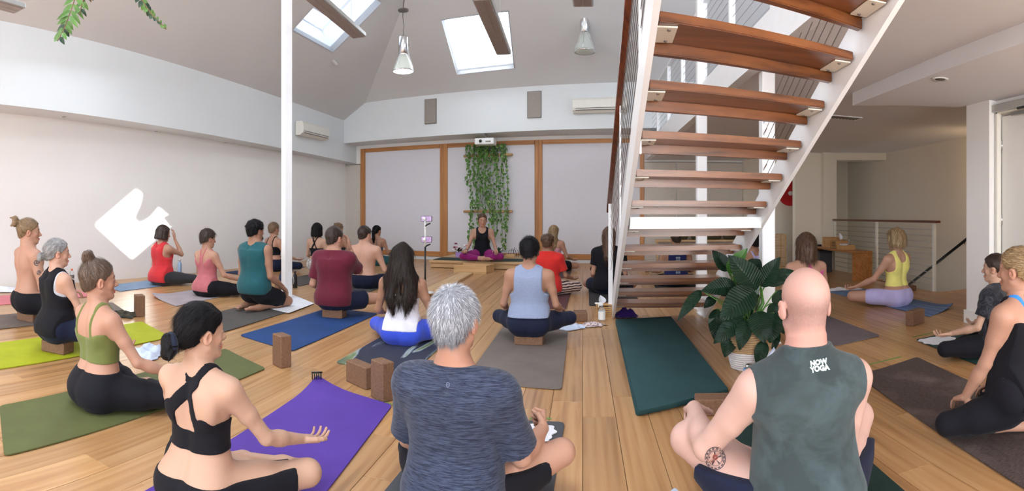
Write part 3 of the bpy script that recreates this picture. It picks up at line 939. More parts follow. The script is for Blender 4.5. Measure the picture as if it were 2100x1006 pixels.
def merge(parts):
    V = []; Q = []; k = 0
    for v, q in parts:
        V.append(v); Q.append(q + k); k += len(v)
    return np.concatenate(V), np.concatenate(Q)
def np_mesh(name, V, Q, smooth=True):
    me = bpy.data.meshes.new(name)
    me.vertices.add(len(V)); me.vertices.foreach_set('co', np.asarray(V, np.float32).ravel())
    n = Q.shape[1]
    me.loops.add(len(Q) * n); me.loops.foreach_set('vertex_index', Q.astype(np.int32).ravel())
    me.polygons.add(len(Q)); me.polygons.foreach_set('loop_start', np.arange(0, len(Q) * n, n, dtype=np.int32))
    me.polygons.foreach_set('use_smooth', np.full(len(Q), smooth))
    me.update(calc_edges=True); return me

# skin, cloth and hair materials
def m_skin(name, col, red=0.4):
    if name in MATS: return MATS[name]
    t = NT(name); v = t.coord()
    c = t.mix(t.math('MULTIPLY', t.noise(v, 5.0, 3), 0.5 * red), tuple(col), (col[0] * .96, col[1] * .70, col[2] * .64))
    c = t.mix(t.math('MULTIPLY', t.noise(v, 60.0, 3), 0.25), c, tuple(x * .85 for x in col))
    at = t.add('ShaderNodeAttribute', attribute_name='tint')
    c = t.mix(1.0, c, at.outputs['Color'], 'MULTIPLY')
    t.base(c)
    t.set(Roughness=0.52); t.b.inputs['Subsurface Weight'].default_value = 0.12
    t.b.inputs['Subsurface Radius'].default_value = (0.012, 0.004, 0.002)
    t.b.inputs['Specular IOR Level'].default_value = 0.35
    t.bump(t.noise(v, 260, 2), 0.08, 0.0015)
    MATS[name] = t.m; return t.m
def m_cloth(name, col, col2=None, style='plain', rough=0.85, sheen=0.15):
    if name in MATS: return MATS[name]
    t = NT(name); v = t.coord()
    c2 = col2 or tuple(x * 0.8 for x in col)
    if style == 'heather':
        n = t.noise(t.coord((22, 22, 330)), 1.0, 3, 0.7)
        c = t.ramp(n, [(0.36, col), (0.64, c2)])
    elif style == 'melange':
        c = t.ramp(t.noise(v, 420, 3, 0.7), [(0.38, c2), (0.62, col)])
    elif style == 'tiedye':
        n = t.noise(v, 16, 6, 0.75, 1.2)
        c = t.ramp(n, [(0.46, col), (0.62, c2), (0.75, tuple(min(1, x * 1.8) for x in c2))])
    elif style == 'blotch':
        vo = t.add('ShaderNodeTexVoronoi', feature='DISTANCE_TO_EDGE'); vo.inputs['Scale'].default_value = 30
        t.link(v, vo.inputs['Vector'])
        c = t.ramp(vo.outputs[0], [(0.10, c2), (0.16, col)])
    elif style == 'wavestripe':
        w = t.add('ShaderNodeTexWave', bands_direction='Z'); w.inputs['Scale'].default_value = 9; w.inputs['Distortion'].default_value = 2.2
        w.inputs['Detail Scale'].default_value = 2.0; t.link(v, w.inputs['Vector'])
        c = t.ramp(w.outputs['Fac'], [(0.0, (.012, .012, .02)), (0.34, (.012, .012, .02)), (0.36, (.75, .68, .60)), (0.52, (.75, .68, .60)), (0.54, (.62, .16, .13)), (0.8, (.62, .16, .13)), (0.82, (.75, .68, .6))])
    elif style == 'patch':
        c = t.ramp(t.noise(v, 5.0, 4, 0.6, 0.8), [(0.42, col), (0.60, c2)])
    else:
        c = t.ramp(t.noise(v, 12, 4), [(0.3, tuple(x * 0.9 for x in col)), (0.7, tuple(min(1, x * 1.06) for x in col))])
    t.base(c); t.set(Roughness=rough)
    t.b.inputs['Sheen Weight'].default_value = sheen
    t.b.inputs['Specular IOR Level'].default_value = 0.25
    t.bump(t.noise(v, 500, 2), 0.18, 0.0015)
    MATS[name] = t.m; return t.m
def m_hair(name, col, col2=None, rough=0.42, spec=.4):
    if name in MATS: return MATS[name]
    t = NT(name); v = t.coord((1, 1, 0.35))
    at = t.add('ShaderNodeAttribute', attribute_name='tone')
    c2 = col2 or tuple(min(1, x * 1.7 + .01) for x in col)
    n = t.noise(v, 55, 4, 0.7)
    f = t.math('ADD', t.math('MULTIPLY', n, 0.55), t.math('MULTIPLY', at.outputs['Fac'], 0.6))
    t.base(t.ramp(f, [(0.3, tuple(x * 0.65 for x in col)), (0.55, col), (0.85, c2)]))
    t.set(Roughness=rough); t.b.inputs['Specular IOR Level'].default_value = spec
    t.bump(n, 0.5, 0.004)
    MATS[name] = t.m; return t.m

def strands(Vs, Ns, flow, count, length, width, segs=3, lift=0.12, seed=1, wave=0.0, taper=True):
    """thin ribbons that leave the hair surface along the flow"""
    r = np.random.default_rng(seed)
    k = r.integers(0, len(Vs), count); P = Vs[k] + r.normal(0, .001, (count, 3)); N = Ns[k]
    L = length * r.uniform(0.6, 1.25, count)
    W = width * r.uniform(0.6, 1.3, count)
    rings = []; p = P.copy()
    jit = r.normal(0, 1, (count, 3)) * 0.16
    for s in range(segs + 1):
        d = flow(p) + jit
        d = d - N * (np.sum(d * N, 1) * 0.85)[:, None]
        d = d / np.maximum(np.linalg.norm(d, axis=1), 1e-6)[:, None] + N * (lift * (1 if s == 0 else (0.7 if s < segs else -0.3)))
        side = np.cross(d, N); side /= np.maximum(np.linalg.norm(side, axis=1), 1e-6)[:, None]
        w = W * ((1 - s / segs * 0.85) if taper else 1.0)
        o = side * (wave * np.sin(s * 1.9 + k % 7))[:, None] if wave else 0
        rings.append((p + o - side * w[:, None] / 2 + N * .0012, p + o + side * w[:, None] / 2 + N * .0012))
        p = p + d * (L / segs)[:, None]
    V = np.stack([x for rg in rings for x in rg], 1).reshape(-1, 3)
    m = (segs + 1) * 2
    Q = []
    for s in range(segs):
        b = np.arange(count) * m + 2 * s
        Q.append(np.stack([b, b + 1, b + 3, b + 2], 1))
    tone = np.repeat(r.uniform(0, 1, count), m)
    return V, np.concatenate(Q), tone

def vnormals(V, Q):
    n = np.cross(V[Q[:, 2]] - V[Q[:, 0]], V[Q[:, 3]] - V[Q[:, 1]])
    N = np.zeros_like(V)
    for i in range(4): np.add.at(N, Q[:, i], n)
    return N / np.maximum(np.linalg.norm(N, axis=1), 1e-12)[:, None]

TRIS = [0]
def person(label, at, rz=0.0, s=1.0, h=.012, hh=.006, fem=True, pose='cross', keys=None, sh=None, arm_r=1.0, leg_r=1.0, bulk=1.0,
           skin=None, hair=None, tops=(), bottom=None, yaw=0.0, pitch=0.0, lean=0.0, arms=None, knee=(.33, .29, .085), belly=0.0,
           hand_h=.0055, zoff=0.0, extra=None, warp=None, neck=0.0, brow=(.30, .22, .18), lipc=(1.0, .55, .52), red=0.0, stubble=False, up=0.0, slope=0.0, headscale=1.0,
           group='people sitting on yoga mats', barefoot=True, rings=None, shins=None):
    root = empty('person', at, rz, label, 'person')
    if sh is None: sh = .155 if fem else .182
    K = [(z, w * (bulk if z < .5 else 1 + (bulk - 1) * .5), d * bulk, y) for z, w, d, y in (keys or (FEM if fem else MALE))]
    k0 = sh / (.155 if fem else .182)
    K = [(z, w * (k0 if z > .33 else 1), d, y) for z, w, d, y in K]
    if slope: K = [(z, w * (1 - slope * 5 * min(1, max(0, (z - .48) / .06))) if z < .60 else w, d, y) for z, w, d, y in K]
    torso = []; legs = {}; armp = {}
    torso.append((Loft(K, groove=.010), .02))
    for q in (-1, 1):
        torso.append((Ell((q * .082, -.052, .098), np.array([.094, .090, .094]) * (1.0 if fem else .96) * bulk), .035))
        torso.append((Ell((q * .080, -.070, .44), (.045, .030, .070)), .04))
        if fem: torso.append((Ell((q * .058, .062, .415), (.056, .048, .054)), .02))
        else: torso.append((Ell((q * .070, .055, .46), (.075, .050, .055)), .03))
    if belly: torso.append((Ell((0, .05, .22), (.13 * bulk, .075 + belly, .12)), .05))
    zs = (.506 if fem else .512) - slope
    ar = (.84 if fem else 1.0) * arm_r; lr = (1.0 if fem else .98) * leg_r
    J = {}
    AR = arms or {}
    for q, nm in ((-1, 'L'), (1, 'R')):
        S = np.array((q * sh, -.014, zs)); a = dict(AR.get('both', {})); a.update(AR.get(nm, {}))
        wr = np.array(a.get('w', (.27, .20, .185))); wr = wr * np.array((q, 1, 1))
        po = np.array(a.get('pole', (.22, -.65, -.8))) * np.array((q, 1, 1))
        l1, l2 = (.262, .235) if fem else (.285, .255)
        Eb, W = ik(S, wr, l1, l2, po)
        L = [(Cap(S, S + (Eb - S) * .30, .052 * ar, .047 * ar), .045), (Cap(np.array((q * sh * .45, -.018, zs + .035)), S, .040 * ar, .048 * ar), .05), (Cap(S, Eb, .046 * ar, .036 * ar), .02),
             (Ell(S + (Eb - S) * .5, (.012 * ar + .028, .046 * ar, .046 * ar)), .02),
             (Cap(Eb, Eb + (W - Eb) * .4, .037 * ar, .038 * ar), .012), (Cap(Eb + (W - Eb) * .3, W, .039 * ar, .0245 * ar), .012)]
        armp[nm] = L; J['S' + nm] = S; J['E' + nm] = Eb; J['W' + nm] = W
        fd = a.get('f'); fd = vn(W - Eb) if fd is None else vn(np.array(fd) * np.array((q, 1, 1)))
        n = np.array(a.get('n', (0, 0, -1.0))) * np.array((q, 1, 1))
        sd = np.array(a.get('side', (-1, 0, 0.0))) * np.array((q, 1, 1))
        hp, hc = hand_prims(W, fd, n, sd, a.get('curl', (.28, .42, .3)), a.get('idx'), a.get('thumb', 'rest'), (.90 if fem else 1.0), a.get('spread', .05))
        J['H' + nm] = (hp, hc)
    for q, nm in ((-1, 'L'), (1, 'R')):
        if pose == 'cross':
            Hp = np.array((q * .095, .02, .095)); Kn = np.array((q * knee[0], knee[1], knee[2]))
            if isinstance(knee[0], tuple): Kn = np.array(knee[0 if q < 0 else 1])
            f = 1 if q > 0 else -1
            An = np.array((q * -.04, .30 + (.06 if q > 0 else -.02), .050)); Ft = An + np.array((q * -.13, -.045, -.012))
        elif pose == 'kneel':
            Hp = np.array((q * .09, .02, .02)); Kn = np.array((q * .17, .36, -.085)); An = np.array((q * .10, -.06, -.115)); Ft = An + np.array((q * -.03, -.15, .0))
        elif pose == 'side':            # heels tucked to one side
            Hp = np.array((q * .095, .02, .095)); Kn = np.array(((q * .28) - .08, .27, .075)); An = Kn + np.array((q * .05 + .25, -.22, -.02)); Ft = An + np.array((.10, -.12, -.01))
        if shins and nm in shins: Kn, An, Ft = [np.array(x, float) for x in shins[nm]]
        legs[nm] = dict(H=Hp, K=Kn, A=An, F=Ft)
        J['K' + nm] = Kn
    def leg_prims(nm, grow=0.0, end=('shin', 2.0)):
        g = legs[nm]; L = []
        Hp, Kn, An, Ft = g['H'], g['K'], g['A'], g['F']
        th = Cap(Hp, Kn, .088 * lr + grow, .056 * lr + grow, cut=(end[1] if end[0] == 'thigh' else None))
        L.append((th, .03))
        L.append((Cap(Hp + (0, -.01, .01), Hp + (Kn - Hp) * .45, .085 * lr + grow, .078 * lr + grow), .03)) if not (end[0] == 'thigh' and end[1] < .5) else None
        if end[0] == 'shin':
            c = end[1] if end[1] < 1.5 else None
            L.append((Cap(Kn, An, .054 * lr + grow, .033 + grow, cut=c), .018))
            md = Kn + (An - Kn) * .35
            if end[1] > .5: L.append((Ell(md, np.array([.058, .058, .050]) * lr + grow), .02))
        return L
    def foot_prims(nm):
        g = legs[nm]; An, Ft = g['A'], g['F']; d = vn(Ft - An)
        L = [(Cap(An, An + (Ft - An) * .7, .033, .028), .02), (Cap(An - d * .02, An - d * .035 + (0, 0, -.01), .030, .026), .02)]
        sd = vn(np.cross(d, (0, 0, 1)))
        for i in range(5):
            b = An + (Ft - An) * .75 + sd * (.012 * (i - 2)); e = An + (Ft - An) * (1.22 - .03 * i) + sd * (.0135 * (i - 2))
            L.append((Cap(b, e, .0125, .0095 if i else .012), .006))
        return L
    Rh = rot(yaw, pitch); piv = np.array((0, -.004 + neck, .622 + up if fem else .627 + up)); T = TF(Rh * headscale, piv)
    T.R = Rh; T.__class__ = TF
    hs = headscale
    Th = lambda p: piv + Rh @ (np.array(p, float) * hs)
    class TFx:
        R = Rh
        def __call__(s, p): return Th(p)
        def inv(s, V): return ((V - piv) @ Rh) / hs
    T = TFx()
    nr = .045 if fem else .057
    neckp = [(Cap((0, -.012, .56), T((0, -.022, .035)), nr * 1.1, nr), .035), (Cap((0, .010, .57), T((0, .012, .01)), nr * .8, nr * .85), .02)]
    HP = head_prims(T, fem)
    wob = warp
    def finish(V):
        V = V.copy()
        if lean: V[:, 1] += lean * np.clip(V[:, 2] - .12, 0, 1) ** 1.2
        if wob is not None: V = wob(V)
        return V * s
    # body
    g = Grid((-.56, -.36, -.17), (.56, .66, .74), h)
    for L in [torso] + [armp[n] for n in 'LR'] + [leg_prims(n) for n in 'LR'] + [foot_prims(n) for n in 'LR'] + [neckp]:
        for p, k in L: g.add(p, k)
    for p, k, sb in HP:
        if not sb and k >= .012: g.add(p, k)
    V, Q = g.mesh()
    hc = T((0, 0, .10)); hr = .155 * hs
    boxes = [(J['HL'][1], .058), (J['HR'][1], .058)]
    C = V[Q].mean(1)
    keep = ~((np.linalg.norm((C - hc), axis=1) < hr * .80))
    parts = [(V, Q[keep])]
    gh = Grid(hc - hr, hc + hr, hh)
    gh.add(torso[0][0], .02)
    for n in 'LR': gh.add(armp[n][1][0], .05)
    for p, k, sb in HP:
        if sb == 0: gh.add(p, k)
        else: gh.add(p, k, sub=True)
    for p, k in neckp: gh.add(p, k if k > .03 else k)
    gh2 = gh
    Vh, Qh = gh.mesh(); Ch = Vh[Qh].mean(1)
    hk = np.linalg.norm(Ch - hc, axis=1) < hr * .88
    parts.append((Vh, Qh[hk]))
    for n in 'LR':
        hp, c = J['H' + n]
        W = J['W' + n]; Eb = J['E' + n]
        pts = np.array([p.bounds()[0] for p, k in hp] + [p.bounds()[1] for p, k in hp])
        gg = Grid(pts.min(0) - .01, pts.max(0) + .01, hand_h)
        gg.add(Cap(Eb + (W - Eb) * .6, W, .030 * ar, .0245 * ar), .012)
        for p, k in hp: gg.add(p, k)
        parts.append(gg.mesh())
    nv = [len(p[0]) for p in parts]
    V, Q = merge(parts)
    col = np.ones((len(V), 4), np.float32)
    hl = T.inv(V)
    x, y, z = hl[:, 0], hl[:, 1], hl[:, 2]
    hm = np.zeros(len(V), bool); hm[nv[0]:nv[0] + nv[1]] = True
    def blend(mask, c):
        m = np.clip(mask, 0, 1)[:, None]; col[:, :3] = col[:, :3] * (1 - m) + np.array(c) * m
    ax = np.abs(x)
    lips = (1 - np.maximum(np.abs(x) / .021, np.abs(z - .0255) / .0105)) * 4 * hm * (y > .083)
    cheek = np.exp(-((ax - .04) ** 2 + (z - .06) ** 2) / .0006) * .45 * hm * (y > .03)
    br = (1 - np.maximum(np.abs(ax - .030) / .020, np.abs(z - .1165 + (ax - .03) ** 2 * 4) / .0042)) * 3 * hm * (y > .06)
    lash = (1 - np.maximum(np.abs(ax - .031) / .0145, np.abs(z - .0895 - (ax - .031) ** 2 * 14) / .0026)) * 3 * hm * (y > .07)
    earred = np.exp(-((ax - .082) ** 2 + (y + .004) ** 2 + (z - .082) ** 2) / .0009) * .6 * hm
    blend(cheek, (1, .80, .78)); blend(earred, (1.0, .74, .70)); blend(lips, lipc); blend(br, brow); blend(lash, (.25, .18, .15))
    if stubble:
        m = np.clip((.150 - z) / .05, 0, 1) * np.clip((z - .015) / .03, 0, 1) * np.clip((.035 - y) / .03, 0, 1) * hm
        m = m * (1 - np.clip((.034 - np.sqrt((y + .002) ** 2 + (z - .082) ** 2)) / .006, 0, 1) * (ax > .068))
        blend(m * (.75 + .5 * noise3(hl, 420, 1) * noise3(hl, 610, 3)), (.46, .50, .56))
    if red:
        blend(red * np.exp(-((V[:, 2] - .60) ** 2) / .004) , (1, .70, .66))
        blend(red * .8 * hm * (.5 + .5 * noise3(V, 22, 2)), (1, .80, .80))
    me = np_mesh('body', finish(V), Q)
    a = me.color_attributes.new('tint', 'FLOAT_COLOR', 'POINT'); a.data.foreach_set('color', col.ravel())
    body = link('body', me, root, skin)
    # clothes
    def garment(name, prims, region, t, mat, hg, wr=0.0, lo=None, hi=None, label=None):
        bl = np.array([p.bounds() for p, k, gr in prims]); lo_ = bl[:, 0].min(0) - t - .03; hi_ = bl[:, 1].max(0) + t + .03
        if lo is not None: lo_ = np.maximum(lo_, lo)
        if hi is not None: hi_ = np.minimum(hi_, hi)
        gg = Grid(lo_, hi_, hg)
        for p, k, gr in prims: gg.add(p, k, grow=gr)
        X, Y, Z = gg.xyz()
        f = gg.f - t
        if wr:
            P = np.stack(np.broadcast_arrays(X, Y, Z), -1)
            f = f - wr * (noise3(P * np.array([1, 1, .55]), 38, 1.3) * .6 + noise3(P * np.array([.8, .8, 1.3]), 17, 4.0)).astype(np.float32)
        if region is not None: f = np.maximum(f, region(X, Y, Z))
        gg.f = f.astype(np.float32)
        v, q = gg.mesh()
        if len(v) == 0: return None
        o = link(name, np_mesh(name, finish(v), q), root, mat)
        if label: o['label'] = label
        return o
    objs = {'root': root, 'body': body}
    for tp in tops:
        prims = [(p, k, 0.0) for p, k in torso]
        if tp.get('drape', tp.get('t', .006) >= .009):
            prims.append((Loft([(z, w + .004, d + .004, y) for z, w, d, y in K if z < .5], groove=-.004), .05, 0)); prims.append((Ell((0, -.050, .11), (.150 * bulk, .098 * bulk, .10)), .05, 0))
        prims.append((Ell((0, -.050, .10), (.145 * bulk, .096 * bulk, .092)), .04, 0.0))
        for n in 'LR': prims.append((armp[n][1][0], .05, 0))
        if 'band' not in tp: prims.append((neckp[0][0], .035, 0))
        sl = tp.get('sleeve', 0)
        if sl:
            for n in 'LR':
                S, Eb = J['S' + n], J['E' + n]
                prims.append((Cap(S, S + (Eb - S) * .30, .052 * ar, .048 * ar), .045, 0)); prims.append((Cap(np.array((S[0] * .45, -.018, zs + .035)), S, .040 * ar, .048 * ar), .05, 0))
                prims.append((Cap(S, Eb, .050 * ar, .044 * ar + tp.get('flare', .008), cut=sl), .02, 0))
        def region(X, Y, Z, tp=tp):
            zb = tp['hem']
            d = zb - Z + 0 * X + 0 * Y
            if 'band' in tp:
                bd = np.maximum(zb - Z, Z - (tp['band'] + tp.get('bandarc', 0) * np.minimum((X / .1) ** 2, 1.5))) + 0 * X + 0 * Y
                bd = np.maximum(bd, np.abs(X) - (sh - .004))
                def segs(L):
                    r = np.full(np.broadcast(X, Z).shape, .5, np.float32)
                    for (x1, z1, x2, z2, w) in L:
                        bx, bz = x2 - x1, z2 - z1; LL = bx * bx + bz * bz
                        t_ = np.clip(((X - x1) * bx + (Z - z1) * bz) / LL, 0, 1)
                        r = np.minimum(r, np.sqrt((X - x1 - t_ * bx) ** 2 + (Z - z1 - t_ * bz) ** 2) - w)
                    return r
                rb = segs(tp.get('back', [])); rf = segs(tp.get('front', [(-.075, .63, -.085, .40, .012), (.075, .63, .085, .40, .012)]))
                r = np.where(Y < .0, rb, rf)
                d = np.minimum(bd, r)
            if not tp.get('sleeve') and 'band' not in tp: d = np.maximum(d, np.abs(X) - (sh + tp.get('armx', .012)))
            if 'arm' in tp:
                ra, zl = tp['arm'][:2]; ax_ = sh + tp.get('armx', .012)
                t_ = np.clip((.60 - Z) / (.60 - zl), 0, 1)
                d = np.maximum(d, ra - np.sqrt((np.abs(X) - ax_) ** 2 + (Z - (.60 - t_ * (.60 - zl))) ** 2))
            nb = tp.get('neckb', None if 'band' in tp else ((.045, .650) if tp.get('sleeve') else (.066, .628))); nf = tp.get('neckf', (.085, .60))
            if nb:
                e = np.where(Y < .018, nb[0] - np.sqrt(X ** 2 + ((Z - nb[1]) * (nb[2] if len(nb) > 2 else 1)) ** 2), nf[0] - np.sqrt(X ** 2 + ((Z - nf[1]) * (nf[2] if len(nf) > 2 else 1)) ** 2))
                d = np.maximum(d, e)
            d = np.maximum(d, Z - .603 - .35 * np.minimum(0, -(Y + .02)))
            if 'holes' in tp:
                for (cx, cz, rx, rz_) in tp['holes']:
                    e = (1 - np.sqrt(((X - cx) / rx) ** 2 + ((Z - cz) / rz_) ** 2)) * min(rx, rz_)
                    d = np.maximum(d, np.where(Y < 0, e, -1))
            return d
        objs[tp['name']] = garment(tp['name'], prims, region, max(tp.get('t', .006), .010 if (bottom and tp['hem'] < bottom.get('waist', .2)) else 0), tp['mat'], tp.get('h', h * .8), tp.get('wr', 0), lo=(-.45, -.4, tp['hem'] - .03), hi=(.45, .4, .68))
    if bottom:
        b = bottom; e = b.get('end', ('shin', .9)); gr = b.get('grow', 0.0)
        prims = [(torso[i][0], torso[i][1], 0.0) for i in range(len(torso)) if i in (0, 1, 4 if len(torso) > 4 else 1)]
        prims = [(torso[0][0], .02, 0.0)] + [(p, k, 0.0) for p, k in torso[1:] if isinstance(p, Ell) and p.c[2] < .2 and p.c[1] < 0]
        prims.append((Ell((0, -.050, .10), (.145 * bulk, .096 * bulk, .092)), .04, 0.0))
        for n in 'LR': prims += [(p, k, 0.0) for p, k in leg_prims(n, gr, e)]
        wz = b.get('waist', .20)
        objs[b['name']] = garment(b['name'], prims, lambda X, Y, Z: (Z - wz - b.get('slope', 0) * Y) + 0 * X + 0 * Y, b.get('t', .005), b['mat'], b.get('h', h), b.get('wr', 0), hi=(.6, .7, wz + .04))
    # hair
    if hair:
        hd = hair; st = hd['style']; hg = hd.get('h', max(hh, .005))
        pr = []; add = lambda p, k=.015: pr.append((p, k))
        E = lambda c, r, R2=None: Ell(T(c), np.array(r) * hs, Rh if R2 is None else Rh @ R2)
        Cc = lambda a_, b_, ra, rb=None: Cap(T(a_), T(b_), ra * hs, (ra if rb is None else rb) * hs)
        th = hd.get('t', .008)
        capE = [E((0, -.010, .123), (.075 + th, .096 + th, .091 + th)), E((0, .028, .120), (.061 + th, .060 + th, .070 + th))]
        if hd.get('nape', True): capE.append(E((0, -.050, .060), (.052 + th * .7, .040 + th, .050)))
        lo = hd.get('front', (.012, .082, 1.1)); bk = hd.get('back', (-.09, .030, .55))
        gH = Grid(T((0, 0, .1)) - np.array([.26, .30, hd.get('down', .26)]), T((0, 0, .1)) + np.array([.26, .20, .24]), hg)
        for p in capE: gH.add(p, .02)
        X, Y, Z = gH.xyz()
        lx = (X - piv[0]), (Y - piv[1]), (Z - piv[2])
        def local(i): return (lx[0] * Rh[0, i] + lx[1] * Rh[1, i] + lx[2] * Rh[2, i]) / hs
        hx, hy, hz = local(0), local(1), local(2)
        side_z = hd.get('side', 0.0)
        A = ((lo[1] + (hy - lo[0]) * lo[2]) - hz) * .7
        Bk = (bk[1] + (hy - bk[0]) * bk[2] - hz) * .85
        wav = hd.get('edge', .004) * np.sin(hx * 190) * np.cos(hy * 150)
        keepf = np.maximum(A, Bk) + wav
        # ears stay free
        if hd.get('ears', True):
            ed = .030 - np.sqrt((hy + .000) ** 2 + (hz - .080) ** 2 + (np.maximum(0, .055 - np.abs(hx))) ** 2)
            keepf = np.maximum(keepf, ed)
        gH.f = np.maximum(gH.f, keepf * hs).astype(np.float32)
        if st == 'topbun':
            add(E((0, -.055, .225), (.040, .040, .036))); add(E((.020, -.065, .250), (.025, .022, .020))); add(E((-.018, -.045, .252), (.022, .022, .018)))
        if st == 'lowbun':
            add(Cc((0, -.095, .085), (0, -.125, .075), .022, .020)); add(E((0, -.140, .068), (.034, .030, .034))); add(E((.02, -.150, .048), (.016, .02, .02)))
        if st == 'highbun':
            add(Cc((0, -.085, .180), (0, -.11, .195), .020, .022)); add(E((0, -.125, .200), (.036, .030, .040))); add(E((.012, -.130, .165), (.02, .02, .03)), .01)
        if st == 'lowpony':
            add(Cc((0, -.09, .050), (.0, -.125, .035), .022, .024)); add(Cc((0, -.125, .035), (-.02, -.135, -.03), .030, .022)); add(Cc((-.02, -.135, -.03), (-.03, -.125, -.10), .022, .008))
        if st == 'pony':
            add(Cc((0, -.085, .10), (0, -.125, .09), .022, .024)); add(Cc((0, -.125, .09), (.01, -.12, -.06), .030, .034)); add(Cc((.01, -.12, -.06), (.015, -.105, -.19), .032, .010))
        if st == 'long':
            n_ = hd.get('len', .32); w_ = hd.get('wid', .062)
            for i in range(7):
                a0 = -1.5 + i * .5
                x0 = .062 * math.sin(a0 * .9); y0 = -.035 - .055 * math.cos(a0 * .9)
                x1 = w_ * 1.15 * math.sin(a0 * .9); y1 = -.055 - .050 * math.cos(a0)
                m_ = .01 * math.sin(i * 2.1)
                add(Cc((x0, y0, .10), (x1, y1, -.06), .028, .030), .02)
                add(Cc((x1, y1, -.06), (x1 * 1.05 + m_, y1 - .02, -.06 - n_ * .5), .030, .026), .02)
                add(Cc((x1 * 1.05 + m_, y1 - .02, -.06 - n_ * .5), (x1 * .75 + m_ * 2, y1 - .012, -.06 - n_ * (.82 + .12 * math.sin(i * 1.7))), .026, .008), .02)
        if st in ('bob', 'curlybob'):
            n_ = hd.get('len', .10)
            for i in range(9):
                a0 = -2.0 + i * .5
                x0 = .070 * math.sin(a0); y0 = -.010 - .085 * math.cos(a0)
                add(Cc((x0, y0, .12), (x0 * 1.16, y0 * 1.05 - .004, .045 - n_ * (.75 + .1 * math.sin(i * 3))), .024, .022), .022)
        if st == 'curls':
            r_ = np.random.default_rng(hd.get('seed', 3))
            for i in range(46):
                u = r_.uniform(-1, 1); a0 = r_.uniform(0, 2 * PI); zz = .135 + .088 * (u * .5 + .5) * 1.0 - .05 * (u < -.4)
                dv = vn((math.sin(a0), math.cos(a0) * 1.15, r_.uniform(-.25, 1.3)))
                if dv[1] > .45 and dv[2] < .55: continue
                c_ = np.array((0, -.010, .123)) + dv * np.array((.082, .100, .094))
                add(E(c_, np.array([.019, .019, .016]) * r_.uniform(.7, 1.2)), .006)
        if hd.get('extra'):
            for p in hd['extra'](E, Cc): add(*p)
        for p, k in pr: gH.add(p, k)
        if hd.get('nz', .003):
            P = np.stack(np.broadcast_arrays(X, Y, Z), -1)
            gH.f = (gH.f - hd.get('nz', .003) * noise3(P * np.array([1, 1, .5]), hd.get('nf', 120), 5.0)).astype(np.float32)
        v, q = gH.mesh()
        N = vnormals(v, q)
        tie = np.array(T(hd['tie'])) if 'tie' in hd else None
        crown = np.array(T((0, -.04, .20)))
        def flow(p):
            if tie is not None:
                d = tie - p; L_ = np.linalg.norm(d, axis=1)[:, None]
                return np.where(L_ > .035, d / L_, np.array([0, -.2, -1.0]))
            if st in ('long', 'bob', 'curlybob', 'pony'):
                return np.array([0, -.05, -1.0]) + .0 * p
            d = p - crown; return d / np.maximum(np.linalg.norm(d, axis=1), 1e-6)[:, None] + np.array([0, .1, -.25])
        ns = hd.get('n', 0)
        tone = np.full(len(v), .35)
        if ns:
            ok = np.ones(len(v), bool)
            sv, sq, tn = strands(v, N, flow, ns, hd.get('sl', .035), hd.get('sw', .0022), lift=hd.get('lift', .12), seed=hd.get('seed', 3), wave=hd.get('wave', 0))
            q = np.concatenate([q, sq + len(v)]); v = np.concatenate([v, sv]); tone = np.concatenate([tone, tn])
        if hd.get('nape_dark'):
            tone = tone - hd['nape_dark'] * np.clip((.085 - T.inv(v)[:, 2]) / .06, 0, 1)
        me = np_mesh('hair', finish(v), q)
        at_ = me.attributes.new('tone', 'FLOAT', 'POINT'); at_.data.foreach_set('value', tone.astype(np.float32))
        objs['hair'] = link('hair', me, root, hd['mat'])
        if hd.get('band'):
            c_, r_, m_ = hd['band']
            bm_ = MB()
            pts = []
            for i in range(17):
                a0 = 2 * PI * i / 16
                pts.append(finish(np.array([T((c_[0] + r_[0] * math.cos(a0), c_[1], c_[2] + r_[1] * math.sin(a0)))]))[0])
            bm_.tube(pts, r_[2] * s, 8, caps=False); objs['hair_tie'] = bm_.build('hair_tie', m_, root)
    objs.update(J=J, T=T, finish=finish, s=s, legs=legs)
    return objs
# ------------------------------------------------------------ fixtures on ceilings and walls
def W3(x, y, z=0.0): return Vector((x, y, z))
LIT = m_emit('lamp_glow', (1.0, .98, .93), 2.2)
HEATF = m_plain('heater_face', lin(158, 146, 142), .5, .2, .06)
HEATC = m_plain('heater_case', lin(190, 190, 188), .35, .5, .04)
def heater(a, b, label):
    a = Vector(a); b = Vector(b); d = b - a; c = (a + b) / 2
    o = empty('strip_heater', c, math.atan2(d.y, d.x), label, 'heater', 'ceiling strip heaters')
    L = d.length
    MB().box((0, 0, .035), (L, .20, .06), bev=.008).build('case', HEATC, o)
    MB().box((0, -.0, .001), (L - .06, .168, .012), bev=.003).build('heating_plate', HEATF, o)
    MB().box((0, -.0, -.006), (L - .08, .004, .006)).build('rib', HEATC, o)
    for q in (-L * .38, L * .38):
        MB().box((q, 0, .075), (.03, .05, .02)).build('bracket', CHROME, o)
        MB().tube([(q, -.03, .08), (q * .98, 0, 1.6)], .002, 5).build('hanging_wire', CABLE, o)
    return o
heater((-3.28, 6.52, 3.50), (-3.08, 4.55, 3.50), 'grey ceiling strip heater in front of the left skylight')
heater((-1.43, 7.16, 3.27), (-1.28, 5.24, 3.27), 'grey ceiling strip heater in front of the right skylight')
heater((-5.2, 2.66, 3.31), (-4.9, .95, 3.31), 'grey ceiling strip heater at the top left corner')
heater((-.25, 5.1, 3.07), (-.20, 3.2, 3.07), 'grey ceiling strip heater above the right-hand pendant lamp')
LGLASS = NT('lamp_glass'); LGLASS.base((.93, .96, .93)); LGLASS.set(Roughness=.25); LGLASS.b.inputs['Transmission Weight'].default_value = .75; LGLASS.b.inputs['IOR'].default_value = 1.1; LGLASS = LGLASS.m
